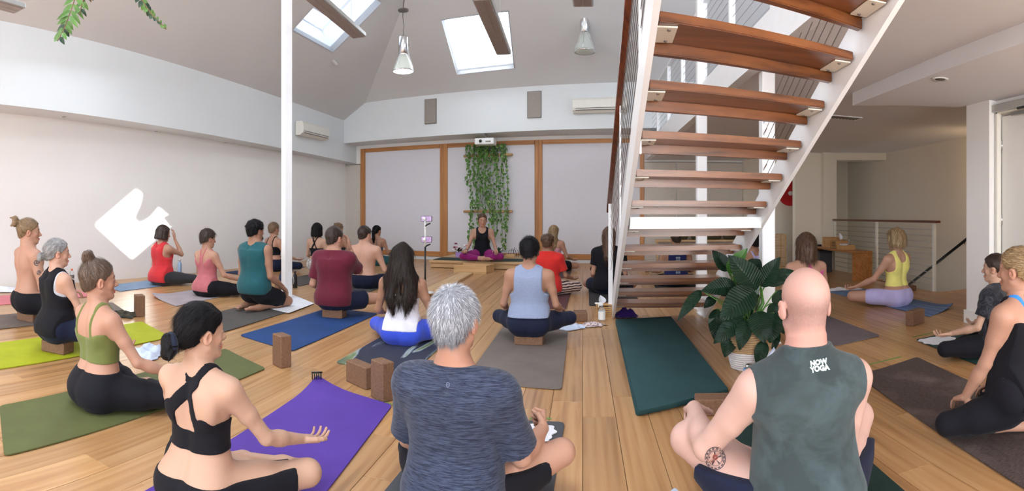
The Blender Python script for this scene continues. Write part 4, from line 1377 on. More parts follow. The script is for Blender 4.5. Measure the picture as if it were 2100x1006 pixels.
def pendant(px, ytop, ybot, d, label, canopy, tilt=0.0, lit=True):
    top = AT(px, ytop, d); bot = AT(px, ybot, d); h = top.z - bot.z
    o = empty('pendant_lamp', bot, 0, label, 'lamp', 'pendant lamps')
    r = .195
    can = MB().lathe([(0, h), (.085, h), (.09, h - .02), (.09, h * .52), (.075, h * .50), (.0, h * .50)], n=28).build('housing', CHROME, o)
    MB().lathe([(.075, h * .50), (.10, h * .42), (.150, h * .25), (.185, h * .10), (r, 0.02), (r - .004, .02), (.178, h * .10), (.142, h * .25), (.092, h * .42), (.07, h * .49)], n=32).build('shade', LGLASS, o)
    MB().lathe([(0, .004), (.12, -.006), (r - .01, .012), (r - .012, .03), (.0, .03)], n=32).build('diffuser', LIT if lit else m_plain('diffuser', lin(200, 205, 192), .3), o)
    MB().lathe([(r - .006, .010), (r + .006, .010), (r + .006, .030), (r - .006, .030)], n=32).build('rim', CHROME, o)
    for a in (0.4, 2.5, 4.6):
        pts = [(r * math.cos(a), r * math.sin(a), .02), (.165 * math.cos(a), .165 * math.sin(a), h * .22), (.10 * math.cos(a), .10 * math.sin(a), h * .48), (.10 * math.cos(a), .10 * math.sin(a), h * .80)]
        MB().tube(pts, .005, 6).build('stay', CHROME, o)
    ch = canopy - bot.z
    MB().tube([(0, 0, h), (.015, .0, h + (ch - h) * .4), (-.01, 0, h + (ch - h) * .75), (0, 0, ch)], .008, 8).build('cord', GREYM, o)
    MB().lathe([(0, ch - .02), (.10, ch - .02), (.10, ch), (0, ch + .02)], n=24).build('canopy', GREYM, o)
    MB().tube([(0, 0, ch), (.01, 0, ch + .12), (.03, .0, ch + .25)], .012, 6).build('hook', GREYM, o)
    return o
pendant(827, 75, 148, 9.9, 'glass-shaded pendant lamp, lit, hanging in front of the hip of the ceiling', AT(827, 20, 9.9).z)
pendant(1199, 28, 108, 10.0, 'glass-shaded pendant lamp hanging right of the right skylight, unlit', AT(1199, -8, 10.0).z, lit=False)

ACM = m_plain('ac_white', lin(232, 230, 222), .4, 0, .02)
def ac(o, L, H=.29, D=.20):
    prof = [(0, 0), (D * .55, -.005), (D * .92, H * .16), (D, H * .35), (D * .97, H * .85), (D * .80, H), (0, H)]
    n = len(prof)
    vs = [(-L / 2, -p[0], p[1]) for p in prof] + [(L / 2, -p[0], p[1]) for p in prof]
    fs = [tuple(range(n)), tuple(range(n, 2 * n))[::-1]] + [((i + 1) % n, i, n + i, n + (i + 1) % n) for i in range(n)]
    MB().raw(vs, fs).build('body', ACM, o)
    MB().box((0, -D * .86, H * .17), (L * .90, .03, .018), M=Matrix.Rotation(.5, 3, 'X')).build('vane', m_plain('ac_vane', lin(120, 115, 108), .5), o)
    MB().box((0, -D * .96, H * .27), (L * .90, .012, .010)).build('air_slot', DARK, o)
    MB().box((0, -D * .94, H * .80), (L * .90, .010, .006)).build('air_slot', DARK, o)
pa = HIT(634, 297, (-6.77, 3.14, 0), (1, -.03, 0))
aL = empty('air_conditioner', (LBx(pa.y) + .005, pa.y, 2.86), -PI / 2 + PI - .03, 'white wall air conditioner on the left beam beside the tall post', 'air conditioner')
aL.rotation_euler = (0, 0, PI / 2 + .0)
ac(aL, 1.15, .30, .21)
xa = -0.18
aR = empty('air_conditioner', (xa, BBy(xa) - .005, 3.24), math.atan(-.11), 'white wall air conditioner on the back beam, partly behind the stair rail', 'air conditioner')
ac(aR, 1.15, .30, .21)
SPK = m_felt('speaker_cloth', lin(158, 150, 142))
for px0, px1, y0_, y1_, lb in ((870, 897, 203, 254, 'small beige fabric wall panel left on the back beam'), (1081, 1111, 187, 242, 'small beige fabric wall panel right on the back beam')):
    c0 = HIT((px0 + px1) / 2, (y0_ + y1_) / 2, (0, 11.315, 0), (.11, 1, 0)); dd_ = math.hypot(c0.x, c0.y)
    w = (px1 - px0) * dd_ / F; h = (y1_ - y0_) * dd_ / F
    o = empty('wall_speaker', (c0.x, c0.y, c0.z), math.atan(-.11), lb, 'speaker')
    MB().box((0, -.012, 0), (w, .02, h), bev=.004).build('frame', GREYM, o)
    MB().box((0, -.024, 0), (w - .03, .012, h - .03)).build('grille_cloth', SPK, o)
# projector under the back beam
pp = AT(996, 293, 12.05)
pr = empty('projector', (pp.x, pp.y, 2.665), 0, 'white ceiling projector above the hanging plant', 'projector')
MB().box((0, 0, .07), (.44, .30, .14), bev=.015).build('body', WHITEP, pr)
MB().lathe([(0, 0), (.03, 0), (.034, .02), (0, .02)], (-.08, -.155, .07), 16, M=Matrix.Rotation(PI / 2, 3, 'X')).build('lens', DARK, pr)
MB().box((.09, -.151, .06), (.12, .006, .03)).build('vent', GREYM, pr)
MB().tube([(0, 0, .13), (0, 0, .26)], .03, 12).build('mount', GREYM, pr)
# recessed spots, vents, detectors
def downlight(p, label, r=.06, group='recessed ceiling spots'):
    o = empty('downlight', p, 0, label, 'light', group)
    MB().lathe([(r * .62, -.004), (r, -.006), (r, 0), (r * .6, 0)], n=24).build('ring', WHITEP, o)
    MB().lathe([(0, -.001), (r * .6, -.003), (r * .6, 0)], n=20).build('lens', GREYM, o)
for px, yy in ((131, 239), (320, 268), (463, 291.5)):
    p = HIT(px, yy, (-7, 3.4, 2.632), (0, .0185, 1)); p.x = max(min(p.x, LBx(p.y) - .12), LWx(p.y) + .12); p.z = zl_bot(p.y) - .002
    downlight(p, {131: 'recessed spot in the left beam\'s underside nearest the left edge', 320: 'recessed spot in the left beam\'s underside above the sunlit patch', 463: 'recessed spot in the left beam\'s underside nearest the tall post'}[px])
for px, yy in ((811, 289), (1070, 277), (1160, 274)):
    p = HIT(px, yy, (0, 0, 2.92), (0, 0, 1)); p.z = 2.918
    downlight(p, {811: 'recessed spot above the left felt panel', 1070: 'recessed spot above the hanging plant\'s right side', 1160: 'recessed spot above the right felt panel'}[px], .045)
p = HIT(1928, 162, (0, 0, 2.213), (0, 0, 1)); downlight(p, 'round recessed spot in the low ceiling near the door', .07)
def vent(px0, px1, y0_, z, lab, w=.16, L=.62):
    p = HIT((px0 + px1) / 2, y0_, (0, 0, z), (0, 0, 1))
    o = empty('ceiling_vent', (p.x, p.y, z - .004), 0, lab, 'vent')
    fr = MB()
    for q in (-1, 1): fr.box((0, q * w / 2, 0), (L, .018, .012)); fr.box((q * L / 2, 0, 0), (.018, w, .012))
    fr.build('frame', WHITEP, o)
    MB().box((0, 0, .002), (L - .02, w - .02, .003)).build('backing', DARK, o)
    for k in range(9): MB().box((-L / 2 + .06 + k * (L - .12) / 8, 0, -.001), (.030, w - .03, .008), M=Matrix.Rotation(.4, 3, 'Y')).build('slat', GREYM, o)
vent(1690, 1762, 240, ZF, 'white slatted ceiling vent right of the stairs', .18, .50)
vent(1455, 1530, 319, ZF, 'white slatted ceiling vent seen between the treads', .15, .8)
o = tag(MB().lathe([(0, -.03), (.02, -.03), (.025, 0), (0, 0)], n=16).lathe([(0, -.045), (.028, -.045), (.028, -.04), (0, -.04)], n=16).build('sprinkler', CHROME), 'small metal sprinkler under the ceiling right of the stairs', 'sprinkler')
q_ = HIT(1665, 290, (0, 0, ZF), (0, 0, 1)); o.location = (q_.x, q_.y, ZF + .0)
q_ = plane_pt(684, 125, 'L')
o = tag(MB().box((0, 0, 0), (.20, .05, .03), M=Matrix.Rotation(.52, 3, 'Y')).build('detector', CEIL), 'small rectangular detector on the left ceiling slope', 'detector'); o.location = q_ + nL * -.01; o.rotation_euler = (0, 0, 1.2)
# fire hose reel on the return wall
re_ = empty('fire_hose_reel', (3.82, 10.945, 1.56), PI / 2, 'red fire hose reel on the wall right of the stairs', 'hose reel')
RED = m_plain('red_paint', (.55, .015, .02), .35)
MB().lathe([(0, 0), (.26, 0), (.27, .02), (.27, .05), (.24, .05), (.2, .03), (0, .03)], n=36, M=Matrix.Rotation(-PI / 2, 3, 'Y')).build('front_disc', RED, re_)
MB().lathe([(0, 0), (.05, 0), (.05, .03), (0, .03)], (-.04, 0, 0), n=16, M=Matrix.Rotation(-PI / 2, 3, 'Y')).build('hub', WHITEP, re_)
sw = tag(MB().box((3.24, 11.30, 1.45), (.025, .12, .55), bev=.004).build('wall_box', WHITEP), 'small white box on the wall behind the stairs\' right side', 'box')

# ------------------------------------------------------------ teacher's stage, tray, plank, phone stand
stg = empty('stage', (-2.68, 11.36, 0), 0, 'low pale timber stage under the teacher', 'stage')
MB().box((0, 0, .135), (2.00, 1.72, .05), bev=.004).build('top', PALE, stg)
MB().box((0, -.80, .060), (1.94, .03, .10), bev=.003).build('front_board', PALE, stg)
for q in (-.97, .97): MB().box((q, 0, .055), (.03, 1.6, .11)).build('side_board', PALE, stg)
tr_ = empty('timber_tray', (-2.57, 9.96, 0), -.12, 'open shallow pale timber box in front of the stage', 'box')
for c, dm in (((0, -.21, .075), (.66, .02, .15)), ((0, .21, .075), (.66, .02, .15)), ((-.32, 0, .075), (.02, .40, .15)), ((.32, 0, .075), (.02, .40, .15))):
    MB().box(c, dm, bev=.002).build('side_panel', PALE, tr_)
MB().box((0, 0, .012), (.62, .40, .02)).build('bottom', PALE, tr_)
pl_ = empty('timber_plank', (-2.52, 8.22, 0), 0, 'long pale timber plank lying on the floor before the stage', 'plank')
PALEY = m_wood('pale_timber_long', lin(168, 126, 78), lin(210, 172, 124), lin(226, 192, 146), axis=1, rough=0.45, knots=False, vary=.05)
o = MB().box((0, 0, .022), (.26, 2.55, .044), bev=.004).build('board', PALEY, pl_); o.rotation_euler = (0, 0, .06)
ps = AT(872, 600, 7.25)
pst = empty('phone_stand', (ps.x, ps.y, .046), 0, 'white floor stand holding two phones before the stage', 'stand')
MB().lathe([(0, 0), (.12, 0), (.12, .012), (.03, .022), (0, .022)], n=28).build('base', WHITEP, pst)
MB().tube([(0, 0, .02), (0, 0, .62)], .012, 10).build('pole', BLACKM, pst)
MB().tube([(0, 0, .60), (.0, 0, 1.02)], .010, 10).build('upper_pole', WHITEP, pst)
SCR = m_plain('phone_screen_pink', lin(190, 160, 205), .2, 0, .3, 14)
for z in (.72, 1.00):
    ph = MB().box((.015, .012, z), (.158, .012, .080), bev=.006).build('phone', BLACKM, pst)
    MB().box((.015, .0055, z), (.144, .002, .070)).build('screen', SCR, ph)
    MB().tube([(0, 0, z - .10), (.04, -.01, z - .075), (.075, 0, z - .062)], .010, 8).build('phone_arm', BLACKM, pst)
    MB().lathe([(0, 0), (.022, 0), (.022, .03), (0, .03)], (-.005, .0, z), 12, M=Matrix.Rotation(PI / 2, 3, 'X')).build('ball_joint', WHITEP, pst)
# flowers in a purple box
fp = AT(942, 520, 11.95)
fl = empty('flower_box', (fp.x, fp.y, .16), 0, 'bouquet of pink and white flowers in a lilac box on the stage', 'flowers')
MB().box((0, 0, .055), (.14, .14, .11), bev=.004).build('box', m_plain('lilac_card', lin(170, 140, 205), .6), fl)
PET = [m_plain('petal_white', lin(235, 222, 225), .6, 0, .08), m_plain('petal_pink', lin(214, 130, 150), .6, 0, .12), m_plain('petal_dark', lin(120, 30, 60), .6, 0, .12)]
GRN = [m_plain('leaf_dark_green', (.012, .045, .020), .38, 0, .25, 20), m_plain('leaf_mid_green', (.09, .21, .04), .4, 0, .25, 20), m_plain('leaf_light_green', (.30, .44, .09), .42, 0, .2, 20), m_plain('leaf_dry', (.16, .10, .05), .7, 0, .3)]
rr = random.Random(11)
for k in range(11):
    a = rr.uniform(0, 2 * PI); r = rr.uniform(.0, .17); z = .16 + rr.uniform(0, .16) - r * .3; R_ = rr.choice([.05, .035, .028])
    m = PET[0] if R_ > .04 else PET[rr.choice([0, 1, 1, 2])]
    mb = MB()
    for j in range(9):
        t = j * 2.4; e = .35 + .5 * (j / 9)
        c = Vector((math.cos(t) * R_ * e, math.sin(t) * R_ * e * .8, R_ * (1 - e) * .9))
        mb.lathe([(0, -R_ * .35), (R_ * .42, 0), (R_ * .30, R_ * .4), (0, R_ * .5)], c, 7)
    mb.v = [(v[0] + r * math.cos(a), v[1] + r * math.sin(a), v[2] + z) for v in mb.v]
    mb.build('flower', m, fl)
def leaf_mesh(L, Wd, bend=.25, fold=.25, n=6, m=2, corr=0.0, nv=9, tipw=.6):
    """leaf along +Y from the origin, drooping in -Z, with a folded midrib"""
    vs = []; fs = []
    for i in range(n + 1):
        t = i / n
        w = Wd * .5 * (math.sin(PI * min(1, t ** tipw * 1.0)) ** .8 if 0 < t < 1 else 0.02)
        y = L * (t - bend * .15 * t * t); z = -L * bend * t * t
        for j in range(-m, m + 1):
            s = j / m
            zz = abs(s) * w * fold + (corr * math.sin((t + abs(s) * -.22) * nv * 2 * PI) * (abs(s) ** .3) if corr else 0)
            vs.append((s * w, y, z + zz))
    k = 2 * m + 1
    for i in range(n):
        for j in range(k - 1): fs.append((i * k + j, i * k + j + 1, (i + 1) * k + j + 1, (i + 1) * k + j))
    mb = MB(); mb.raw(vs, fs, True); return mb
for k in range(16):
    a = rr.uniform(0, 2 * PI); o = leaf_mesh(rr.uniform(.10, .2), .05, .5, .2, 5, 1).build('leaf', GRN[rr.choice([0, 0, 1])], fl)
    o.location = (.03 * math.cos(a), .03 * math.sin(a), .13); o.rotation_euler = (rr.uniform(.1, 1.1), 0, a)
# small things on the stage
pot = AT(1021, 523, 11.9); tp_ = empty('potted_plant', (pot.x, pot.y, .16), 0, 'small dark potted plant on the stage right of the teacher', 'plant')
MB().lathe([(0, 0), (.06, 0), (.08, .12), (.07, .12), (0, .10)], n=20).build('pot', DARK, tp_)
for k in range(12):
    a = k * 2.4; o = leaf_mesh(rr.uniform(.12, .22), .07, .5, .2, 5, 1).build('leaf', GRN[k % 2], tp_); o.location = (0, 0, .11); o.rotation_euler = (rr.uniform(.3, 1.2), 0, a)
bk = AT(1047, 524, 11.85); wb = empty('wooden_box', (bk.x, bk.y, .16), .1, 'small wooden box with cables at the right end of the stage', 'box')
MB().box((0, 0, .035), (.20, .12, .07), bev=.004).build('box', PALE, wb)
for k in range(3):
    MB().tube([(-.05 + .05 * k, 0, .07), (-.03 + .06 * k, .02, .16 + .03 * k), (.06 + .05 * k, .02, .15), (.10 + .04 * k, 0, .0)], .006, 6).build('cable', BLACKM, wb)

# hanging vines on two poles
hp0 = Vector((bx(1003), BWy(bx(1003)) - .16, 0))
hv = empty('hanging_plant', (hp0.x, hp0.y, 2.42), 0, 'long green trailing vines hanging from timber poles behind the teacher', 'plant')
dHV = math.hypot(hp0.x, hp0.y)
for zpx in (318, 433):
    z = EYE + (HZ - zpx) / F * dHV
    o = MB().tube([(-.60, 0, 0), (.60, 0, 0)], .032, 12).build('pole', PALE, hv); o.location = (0, .02, z - 2.42); o.rotation_euler = (0, 0, math.atan(-.075))
    for q in (-.5, .5): MB().box((q, .09, z - 2.42), (.04, .12, .03)).build('pole_bracket', PALE, hv)
zt_ = EYE + (HZ - 300) / F * dHV
MB().box((0, .02, zt_ - 2.42 - .06), (.70, .15, .10), bev=.01).build('planter', DARK, hv)
rr = random.Random(21)
lms = []
VL = NT('vine_leaf'); v_ = VL.coord(); VL.base(VL.ramp(VL.noise(v_, 26, 3, .6), [(.40, (.035, .12, .025)), (.52, (.10, .24, .045)), (.62, (.36, .46, .12))])); VL.set(Roughness=.45); VLEAF = VL.m
for k in range(4):
    mb = leaf_mesh(.078 + .010 * k, .070 + .008 * k, .35, .25, 6, 2, tipw=.50); me = mb.mesh('leaf'); me.materials.append(VLEAF); lms.append(me)
nleaf = 0; extra = MB()
for k in range(17):
    x = -.45 + .90 * k / 16 + rr.uniform(-.02, .02)
    ybot = {0: 380, 1: 500, 2: 505, 3: 430, 16: 470, 15: 505, 14: 512, 13: 480}.get(k, rr.choice([420, 455, 490, 515]))
    zb_ = EYE + (HZ - ybot) / F * dHV - 2.42; zt = zt_ - 2.42 + .05
    pts = []; ph_ = rr.uniform(0, 6)
    nn_ = 14
    for i in range(nn_ + 1):
        t = i / nn_; pts.append(Vector((x + .025 * math.sin(t * 7 + ph_) + (.03 * t if k > 13 else 0), -.06 - .03 * math.sin(t * 5 + ph_), zt + (zb_ - zt) * t)))
    MB().tube(pts, .004, 5).build('vine', GRN[1], hv)
    z = zt
    while z > zb_:
        t = (z - zt) / (zb_ - zt); i = min(int(t * nn_), nn_ - 1); p = pts[i].lerp(pts[i + 1], t * nn_ - i)
        M_ = Euler((rr.uniform(-1.3, -.5), rr.uniform(-.4, .4), rr.uniform(1.6, 4.7)), 'XYZ')
        if nleaf < 296:
            o = link('leaf', lms[rr.randrange(4)], hv); o.location = p + Vector((rr.uniform(-.02, .02), -.015, 0)); o.rotation_euler = M_
        else:
            R3 = M_.to_matrix(); lb_ = leaf_mesh(.09, .078, .35, .25, 3, 1); extra.raw([R3 @ Vector(v) + p for v in lb_.v], lb_.f, True)
        nleaf += 1
        z -= rr.uniform(.045, .095) * (1.0 if z < zt - .35 else .6)
if extra.v: tag(extra.build('leaves', VLEAF, hv), kind='stuff')

# fern fronds at the top left
fr_ = empty('hanging_fern', AT(210, -70, 3.2), 0, 'hanging fern whose two fronds dip in at the top left', 'plant')
f0 = fr_.location.copy()
MB().lathe([(0, -.02), (.09, 0), (.13, .12), (.12, .12), (0, .09)], n=20).build('basket', m_plain('basket_brown', lin(120, 90, 60), .8), fr_)
for sgn in (-1, 0, 1): MB().tube([(.12 * math.cos(sgn * 2.1), .12 * math.sin(sgn * 2.1), .11), (0, 0, 3.7)], .003, 5).build('hanging_wire', CABLE, fr_)
def frond(path, n, ll, wd, seed):
    r_ = random.Random(seed)
    P = [AT(x, y, 3.2) - f0 for x, y in path]
    def at(t):
        t *= len(P) - 1; i = min(int(t), len(P) - 2); return P[i].lerp(P[i + 1], t - i)
    st_ = MB().tube([at(i / 20) for i in range(21)], .0035, 6).build('stem', GRN[3], fr_)
    th = (path[0][0] - XB) / F; rgt = Vector((math.cos(th), -math.sin(th), 0)); tow = Vector((-math.sin(th), -math.cos(th), 0))
    for i in range(n):
        t = .05 + .95 * i / n; p = at(t); tan = (at(min(1, t + .03)) - at(max(0, t - .03))).normalized()
        for s in (-1, 1):
            L = ll * (1.05 - .7 * t) * r_.uniform(.8, 1.2)
            d = (tan * .75 + rgt * s * .75 + tow * r_.uniform(-.2, .4)).normalized(); zc = tow.cross(d).normalized(); n2 = d.cross(zc).normalized()
            mb = leaf_mesh(L, wd, r_.uniform(.1, .5), .25, 5, 1, tipw=.8)
            R3 = Matrix((zc, d, n2)).transposed()
            mb.v = [tuple(R3 @ Vector(v) + p) for v in mb.v]
            mb.build('leaf', GRN[1 if r_.random() < .7 else 0], fr_)
frond([(195, -60), (160, -25), (148, 15), (138, 42), (130, 62), (118, 84)], 12, .12, .028, 1)
frond([(215, -60), (182, -30), (168, 8), (163, 30)], 5, .10, .022, 4)
frond([(225, -60), (262, -30), (292, 2), (312, 30), (341, 60)], 15, .055, .030, 2)
frond([(210, -60), (195, -30), (186, 4)], 4, .05, .02, 3)

# ------------------------------------------------------------ mats, blocks, towels, bottles
def m_mat(name, col, style='plain', col2=None):
    if name in MATS: return MATS[name]
    t = NT(name); v = t.coord()
    c2 = col2 or tuple(x * .75 for x in col)
    if style == 'marble':
        n = t.noise(t.coord((5, .7, 1)), .9, 3, .5, 1.0)
        c = t.ramp(n, [(.30, (.08, .11, .10)), (.36, (.20, .26, .12)), (.385, (.34, .40, .44)), (.41, (.03, .035, .06)), (.585, (.035, .04, .065)), (.60, (.26, .32, .42)), (.62, (.04, .045, .07)), (.68, (.09, .12, .12)), (.71, (.22, .27, .14)), (.75, (.05, .06, .08))])
    elif style == 'stripes':
        n = t.noise(t.coord((26, .5, 1)), 1.0, 3, .6)
        c = t.ramp(n, [(.35, col), (.65, c2)])
    elif style == 'weave':
        n = t.noise(t.coord((40, 160, 1)), 1.0, 3, .7); n2 = t.noise(v, 2.2, 3)
        c = t.mix(t.ramp(n2, [(.5, (0, 0, 0)), (.72, (.6, .6, .6))]), t.ramp(n, [(.4, col), (.62, c2)]), tuple(min(1, x * 2.4) for x in c2))
    else:
        c = t.ramp(t.noise(v, 3.0, 5, .6), [(.3, col), (.7, c2)])
        c = t.mix(t.math('MULTIPLY', t.noise(v, 120, 2), .25), c, c2)
    t.base(c); t.set(Roughness=.72); t.b.inputs['Specular IOR Level'].default_value = .3
    t.bump(t.noise(v, 260, 2), .25, .002)
    MATS[name] = t.m; return t.m
GROUPM = None
def mat(label, P, m, th=.006, z=0.002, curl=None, cat='yoga mat', rad=.035, parent=None, name='yoga_mat'):
    """P: near-left, near-right, far-right, far-left as world (x, y)"""
    P = [Vector(p[:2]) for p in P]; c = sum(P, Vector((0, 0))) / 4
    ux = (P[1] - P[0]); uy = (P[3] - P[0])
    L, Wd = uy.length, ux.length
    nx, ny = 8, 22
    def pt(u, v):
        a = P[0].lerp(P[1], u); b = P[3].lerp(P[2], u); return a.lerp(b, v)
    vs = []; us = [0, .02, .05] + [i / nx for i in range(1, nx)] + [.95, .98, 1]; vv = [0, .008, .02] + [i / ny for i in range(1, ny)] + [.98, .992, 1]
    for v in vv:
        for u in us:
            # rounded corners
            du = min(u, 1 - u) * Wd; dv = min(v, 1 - v) * L; uu, vw = u, v
            if du < rad and dv < rad:
                q = math.hypot(rad - du, rad - dv)
                if q > rad:
                    k = rad / q; nu = rad - (rad - du) * k; nv_ = rad - (rad - dv) * k
                    uu = nu / Wd if u < .5 else 1 - nu / Wd; vw = nv_ / L if v < .5 else 1 - nv_ / L
            p = pt(uu, vw); zz = z
            if curl:
                for (cu, cv, h, r) in curl:
                    dd = math.hypot((uu - cu) * Wd, (vw - cv) * L)
                    if dd < r: zz += h * (1 - dd / r) ** 2
            zz += .0012 * math.sin(p.x * 9 + p.y * 3) + .0012
            vs.append((p.x - c.x, p.y - c.y, zz))
    nu_ = len(us); nv2 = len(vv); n = len(vs)
    top = [(x, y, zq + th) for x, y, zq in vs]
    fs = []
    for j in range(nv2 - 1):
        for i in range(nu_ - 1):
            a = j * nu_ + i; fs.append((a, a + nu_, a + nu_ + 1, a + 1)); fs.append((n + a, n + a + 1, n + a + nu_ + 1, n + a + nu_))
    ring = [i for i in range(nu_)] + [j * nu_ + nu_ - 1 for j in range(1, nv2)] + [(nv2 - 1) * nu_ + i for i in range(nu_ - 2, -1, -1)] + [j * nu_ for j in range(nv2 - 2, 0, -1)]
    for i in range(len(ring)):
        a, b = ring[i], ring[(i + 1) % len(ring)]; fs.append((a, b, n + b, n + a))
    ang = math.atan2(uy.y, uy.x) - PI / 2
    R = Matrix.Rotation(-ang, 3, 'Z')
    mb = MB().raw([tuple(R @ Vector(v)) for v in vs + top], fs)
    o = mb.build(name, m, parent); o.location = (c.x, c.y, 0); o.rotation_euler = (0, 0, ang)
    return tag(o, label, cat)
def g2(px, py): p = G(px, py); return (p.x, p.y)
OL = lin
mat('olive green yoga mat under the woman in the green crop top', [(-2.79, 1.29), (-2.197, 1.04), (-2.282, 3.06), (-2.878, 3.305)], m_mat('mat_olive', OL(98, 104, 62)))
mat('bright lime yoga mat under the grey-haired woman in black', [(-4.15, 1.55), (-3.45, 1.35), (-3.507, 3.28), (-4.213, 3.536)], m_mat('mat_lime', OL(176, 184, 30)))
mat('grey-brown yoga mat under the shirtless man with the hair knot', [(-5.3, 1.9), (-4.65, 1.7), (-4.72, 3.75), (-5.36, 4.02)], m_mat('mat_taupe', OL(118, 106, 100)))
mat('pink yoga mat beside the left wall', [(-6.55, 2.4), (-5.9, 2.2), (-5.93, 4.10), (-6.60, 4.30)], m_mat('mat_pink', OL(222, 130, 140)))
mat('light blue yoga mat under the woman in the red tank top', [(-6.7, 4.85), (-6.06, 4.69), (-6.2, 6.50), (-6.82, 6.6)], m_mat('mat_lightblue', OL(112, 142, 176)))
mat('pale lavender-grey yoga mat with a curled corner under the woman in pink', [(-5.42, 4.72), (-4.64, 4.43), (-4.86, 6.25), (-5.55, 6.42)], m_mat('mat_lavender', OL(176, 166, 172)), curl=[(0, 0, .05, .5)])
mat('dark grey yoga mat under the kneeling bearded man', [(-3.98, 4.0), (-3.3, 3.77), (-3.476, 5.67), (-4.13, 5.83)], m_mat('mat_charcoal', OL(88, 84, 82)))
mat('blue yoga mat under the man in the maroon shirt', [(-3.10, 3.76), (-2.40, 3.575), (-2.49, 5.40), (-3.16, 5.5)], m_mat('mat_blue', OL(36, 72, 130)))
mat('dark marbled yoga mat under the woman in blue leggings', [(-1.946, 3.47), (-1.337, 3.41), (-1.42, 5.2), (-2.02, 5.25)], m_mat('mat_marble', (.1, .1, .1), 'marble'))
mat('grey-brown yoga mat under the person in the light grey tank top', [(-.95, 3.42), (-.30, 3.345), (-.42, 5.6), (-1.06, 5.66)], m_mat('mat_brown', OL(124, 114, 108)))
mat('maroon yoga mat under the person in the red shirt', [(-1.15, 6.25), (-.507, 6.2), (-.56, 8.1), (-1.18, 8.15)], m_mat('mat_maroon', OL(96, 62, 66)))
mat('dark maroon yoga mat under the long-haired blonde woman', [(-1.35, 9.3), (-.70, 9.25), (-.76, 10.9), (-1.4, 10.95)], m_mat('mat_maroon2', OL(86, 66, 66)))
mat('black yoga mat with a rolled end left of the stairs', [(-.247, 6.47), (.40, 6.45), (.30, 8.4), (-.33, 8.45)], m_mat('mat_black', OL(58, 56, 58)))
mat('dark yoga mat behind the stairs under the man in navy', [(.68, 7.2), (1.34, 7.2), (1.36, 9.0), (.70, 9.0)], m_mat('mat_black', OL(58, 56, 58)))
for k in range(3):
    mat(['thick dark green mat, bottom one of the stack in front of the stairs', 'thick dark green mat, middle one of the stack in front of the stairs', 'thick dark green mat, top one of the stack in front of the stairs'][k],
        [(.145 + .006 * k, 2.90 + .012 * (2 - k)), (.728 - .004 * k, 3.19 + .01 * (2 - k)), (.64, 5.57), (.06, 5.44)], m_mat('mat_green', OL(46, 84, 88)), th=.010, z=.002 + .0135 * k, rad=.02).__setitem__('group', 'stacked dark green mats')
mat('grey yoga mat under the woman in the pink racerback top', [(1.72, 4.06), (2.35, 4.25), (2.27, 6.1), (1.64, 6.0)], m_mat('mat_grey', OL(116, 106, 110)))
mat('blue striped yoga mat under the woman in the yellow top', [(3.244, 4.78), (3.80, 5.08), (3.62, 7.15), (3.03, 7.03)], m_mat('mat_stripe', OL(72, 98, 148), 'stripes', OL(120, 146, 184)), curl=[(1, 0, .05, .4)])
mat('dark teal yoga mat under the woman in the tie-dyed shirt', [(2.44, 2.35), (3.05, 2.45), (3.12, 4.05), (2.54, 3.96)], m_mat('mat_teal', OL(40, 72, 70)))
mat('charcoal woven yoga mat at the right edge', [(1.47, 1.15), (2.10, 1.3), (2.24, 3.47), (1.63, 3.25)], m_mat('mat_weave', OL(62, 52, 52), 'weave', OL(92, 80, 76)), curl=[(0, 1, .02, .3)])
mat('dark green yoga mat under the bald man', [(.45, .95), (1.10, .95), (1.12, 2.72), (.47, 2.78)], m_mat('mat_green2', OL(30, 56, 52)))
mat('dark grey yoga mat under the grey-haired man', [(-.85, 1.0), (-.20, 1.0), (-.236, 2.82), (-.88, 2.82)], m_mat('mat_slate', OL(84, 86, 92)))
mat('purple yoga mat with a turned-up corner under the black-haired woman', [(-1.60, 1.25), (-.96, 1.10), (-1.215, 2.836), (-1.819, 2.999)], m_mat('mat_purple', OL(92, 62, 164)), curl=[(0, 1, .05, .35)])
mat('dark grey yoga mat under the woman with crossed black straps', [(-5.15, 7.05), (-4.50, 6.9), (-4.62, 8.8), (-5.25, 8.9)], m_mat('mat_charcoal', OL(88, 84, 82)))
mat('dark grey yoga mat under the shirtless man in navy shorts', [(-3.95, 6.6), (-3.25, 6.46), (-3.42, 8.3), (-4.05, 8.4)], m_mat('mat_charcoal', OL(88, 84, 82)))
mat('navy yoga mat behind the tall post', [(-6.72, 7.65), (-6.08, 7.55), (-6.05, 9.5), (-6.68, 9.6)], m_mat('mat_navy', OL(34, 50, 88)))
mat('pale sage yoga mat near the back left corner', [(-6.4, 10.2), (-5.8, 10.1), (-5.75, 11.5), (-6.35, 11.6)], m_mat('mat_sage', OL(140, 156, 146)))
tm = mat('dark green yoga mat on the stage under the teacher', [(-3.62, 10.56), (-1.75, 10.56), (-1.75, 11.22), (-3.62, 11.22)], m_mat('mat_stage', OL(44, 62, 58)), z=.161)
o = tag(MB().tube([(-.09, 0, 0), (.11, 0, 0)], .032, 16).build('rolled_mat', m_mat('mat_green', OL(46, 84, 88))), 'small rolled green mat end left of the staircase foot', 'rolled mat'); o.location = (-.23, 8.52, .034)

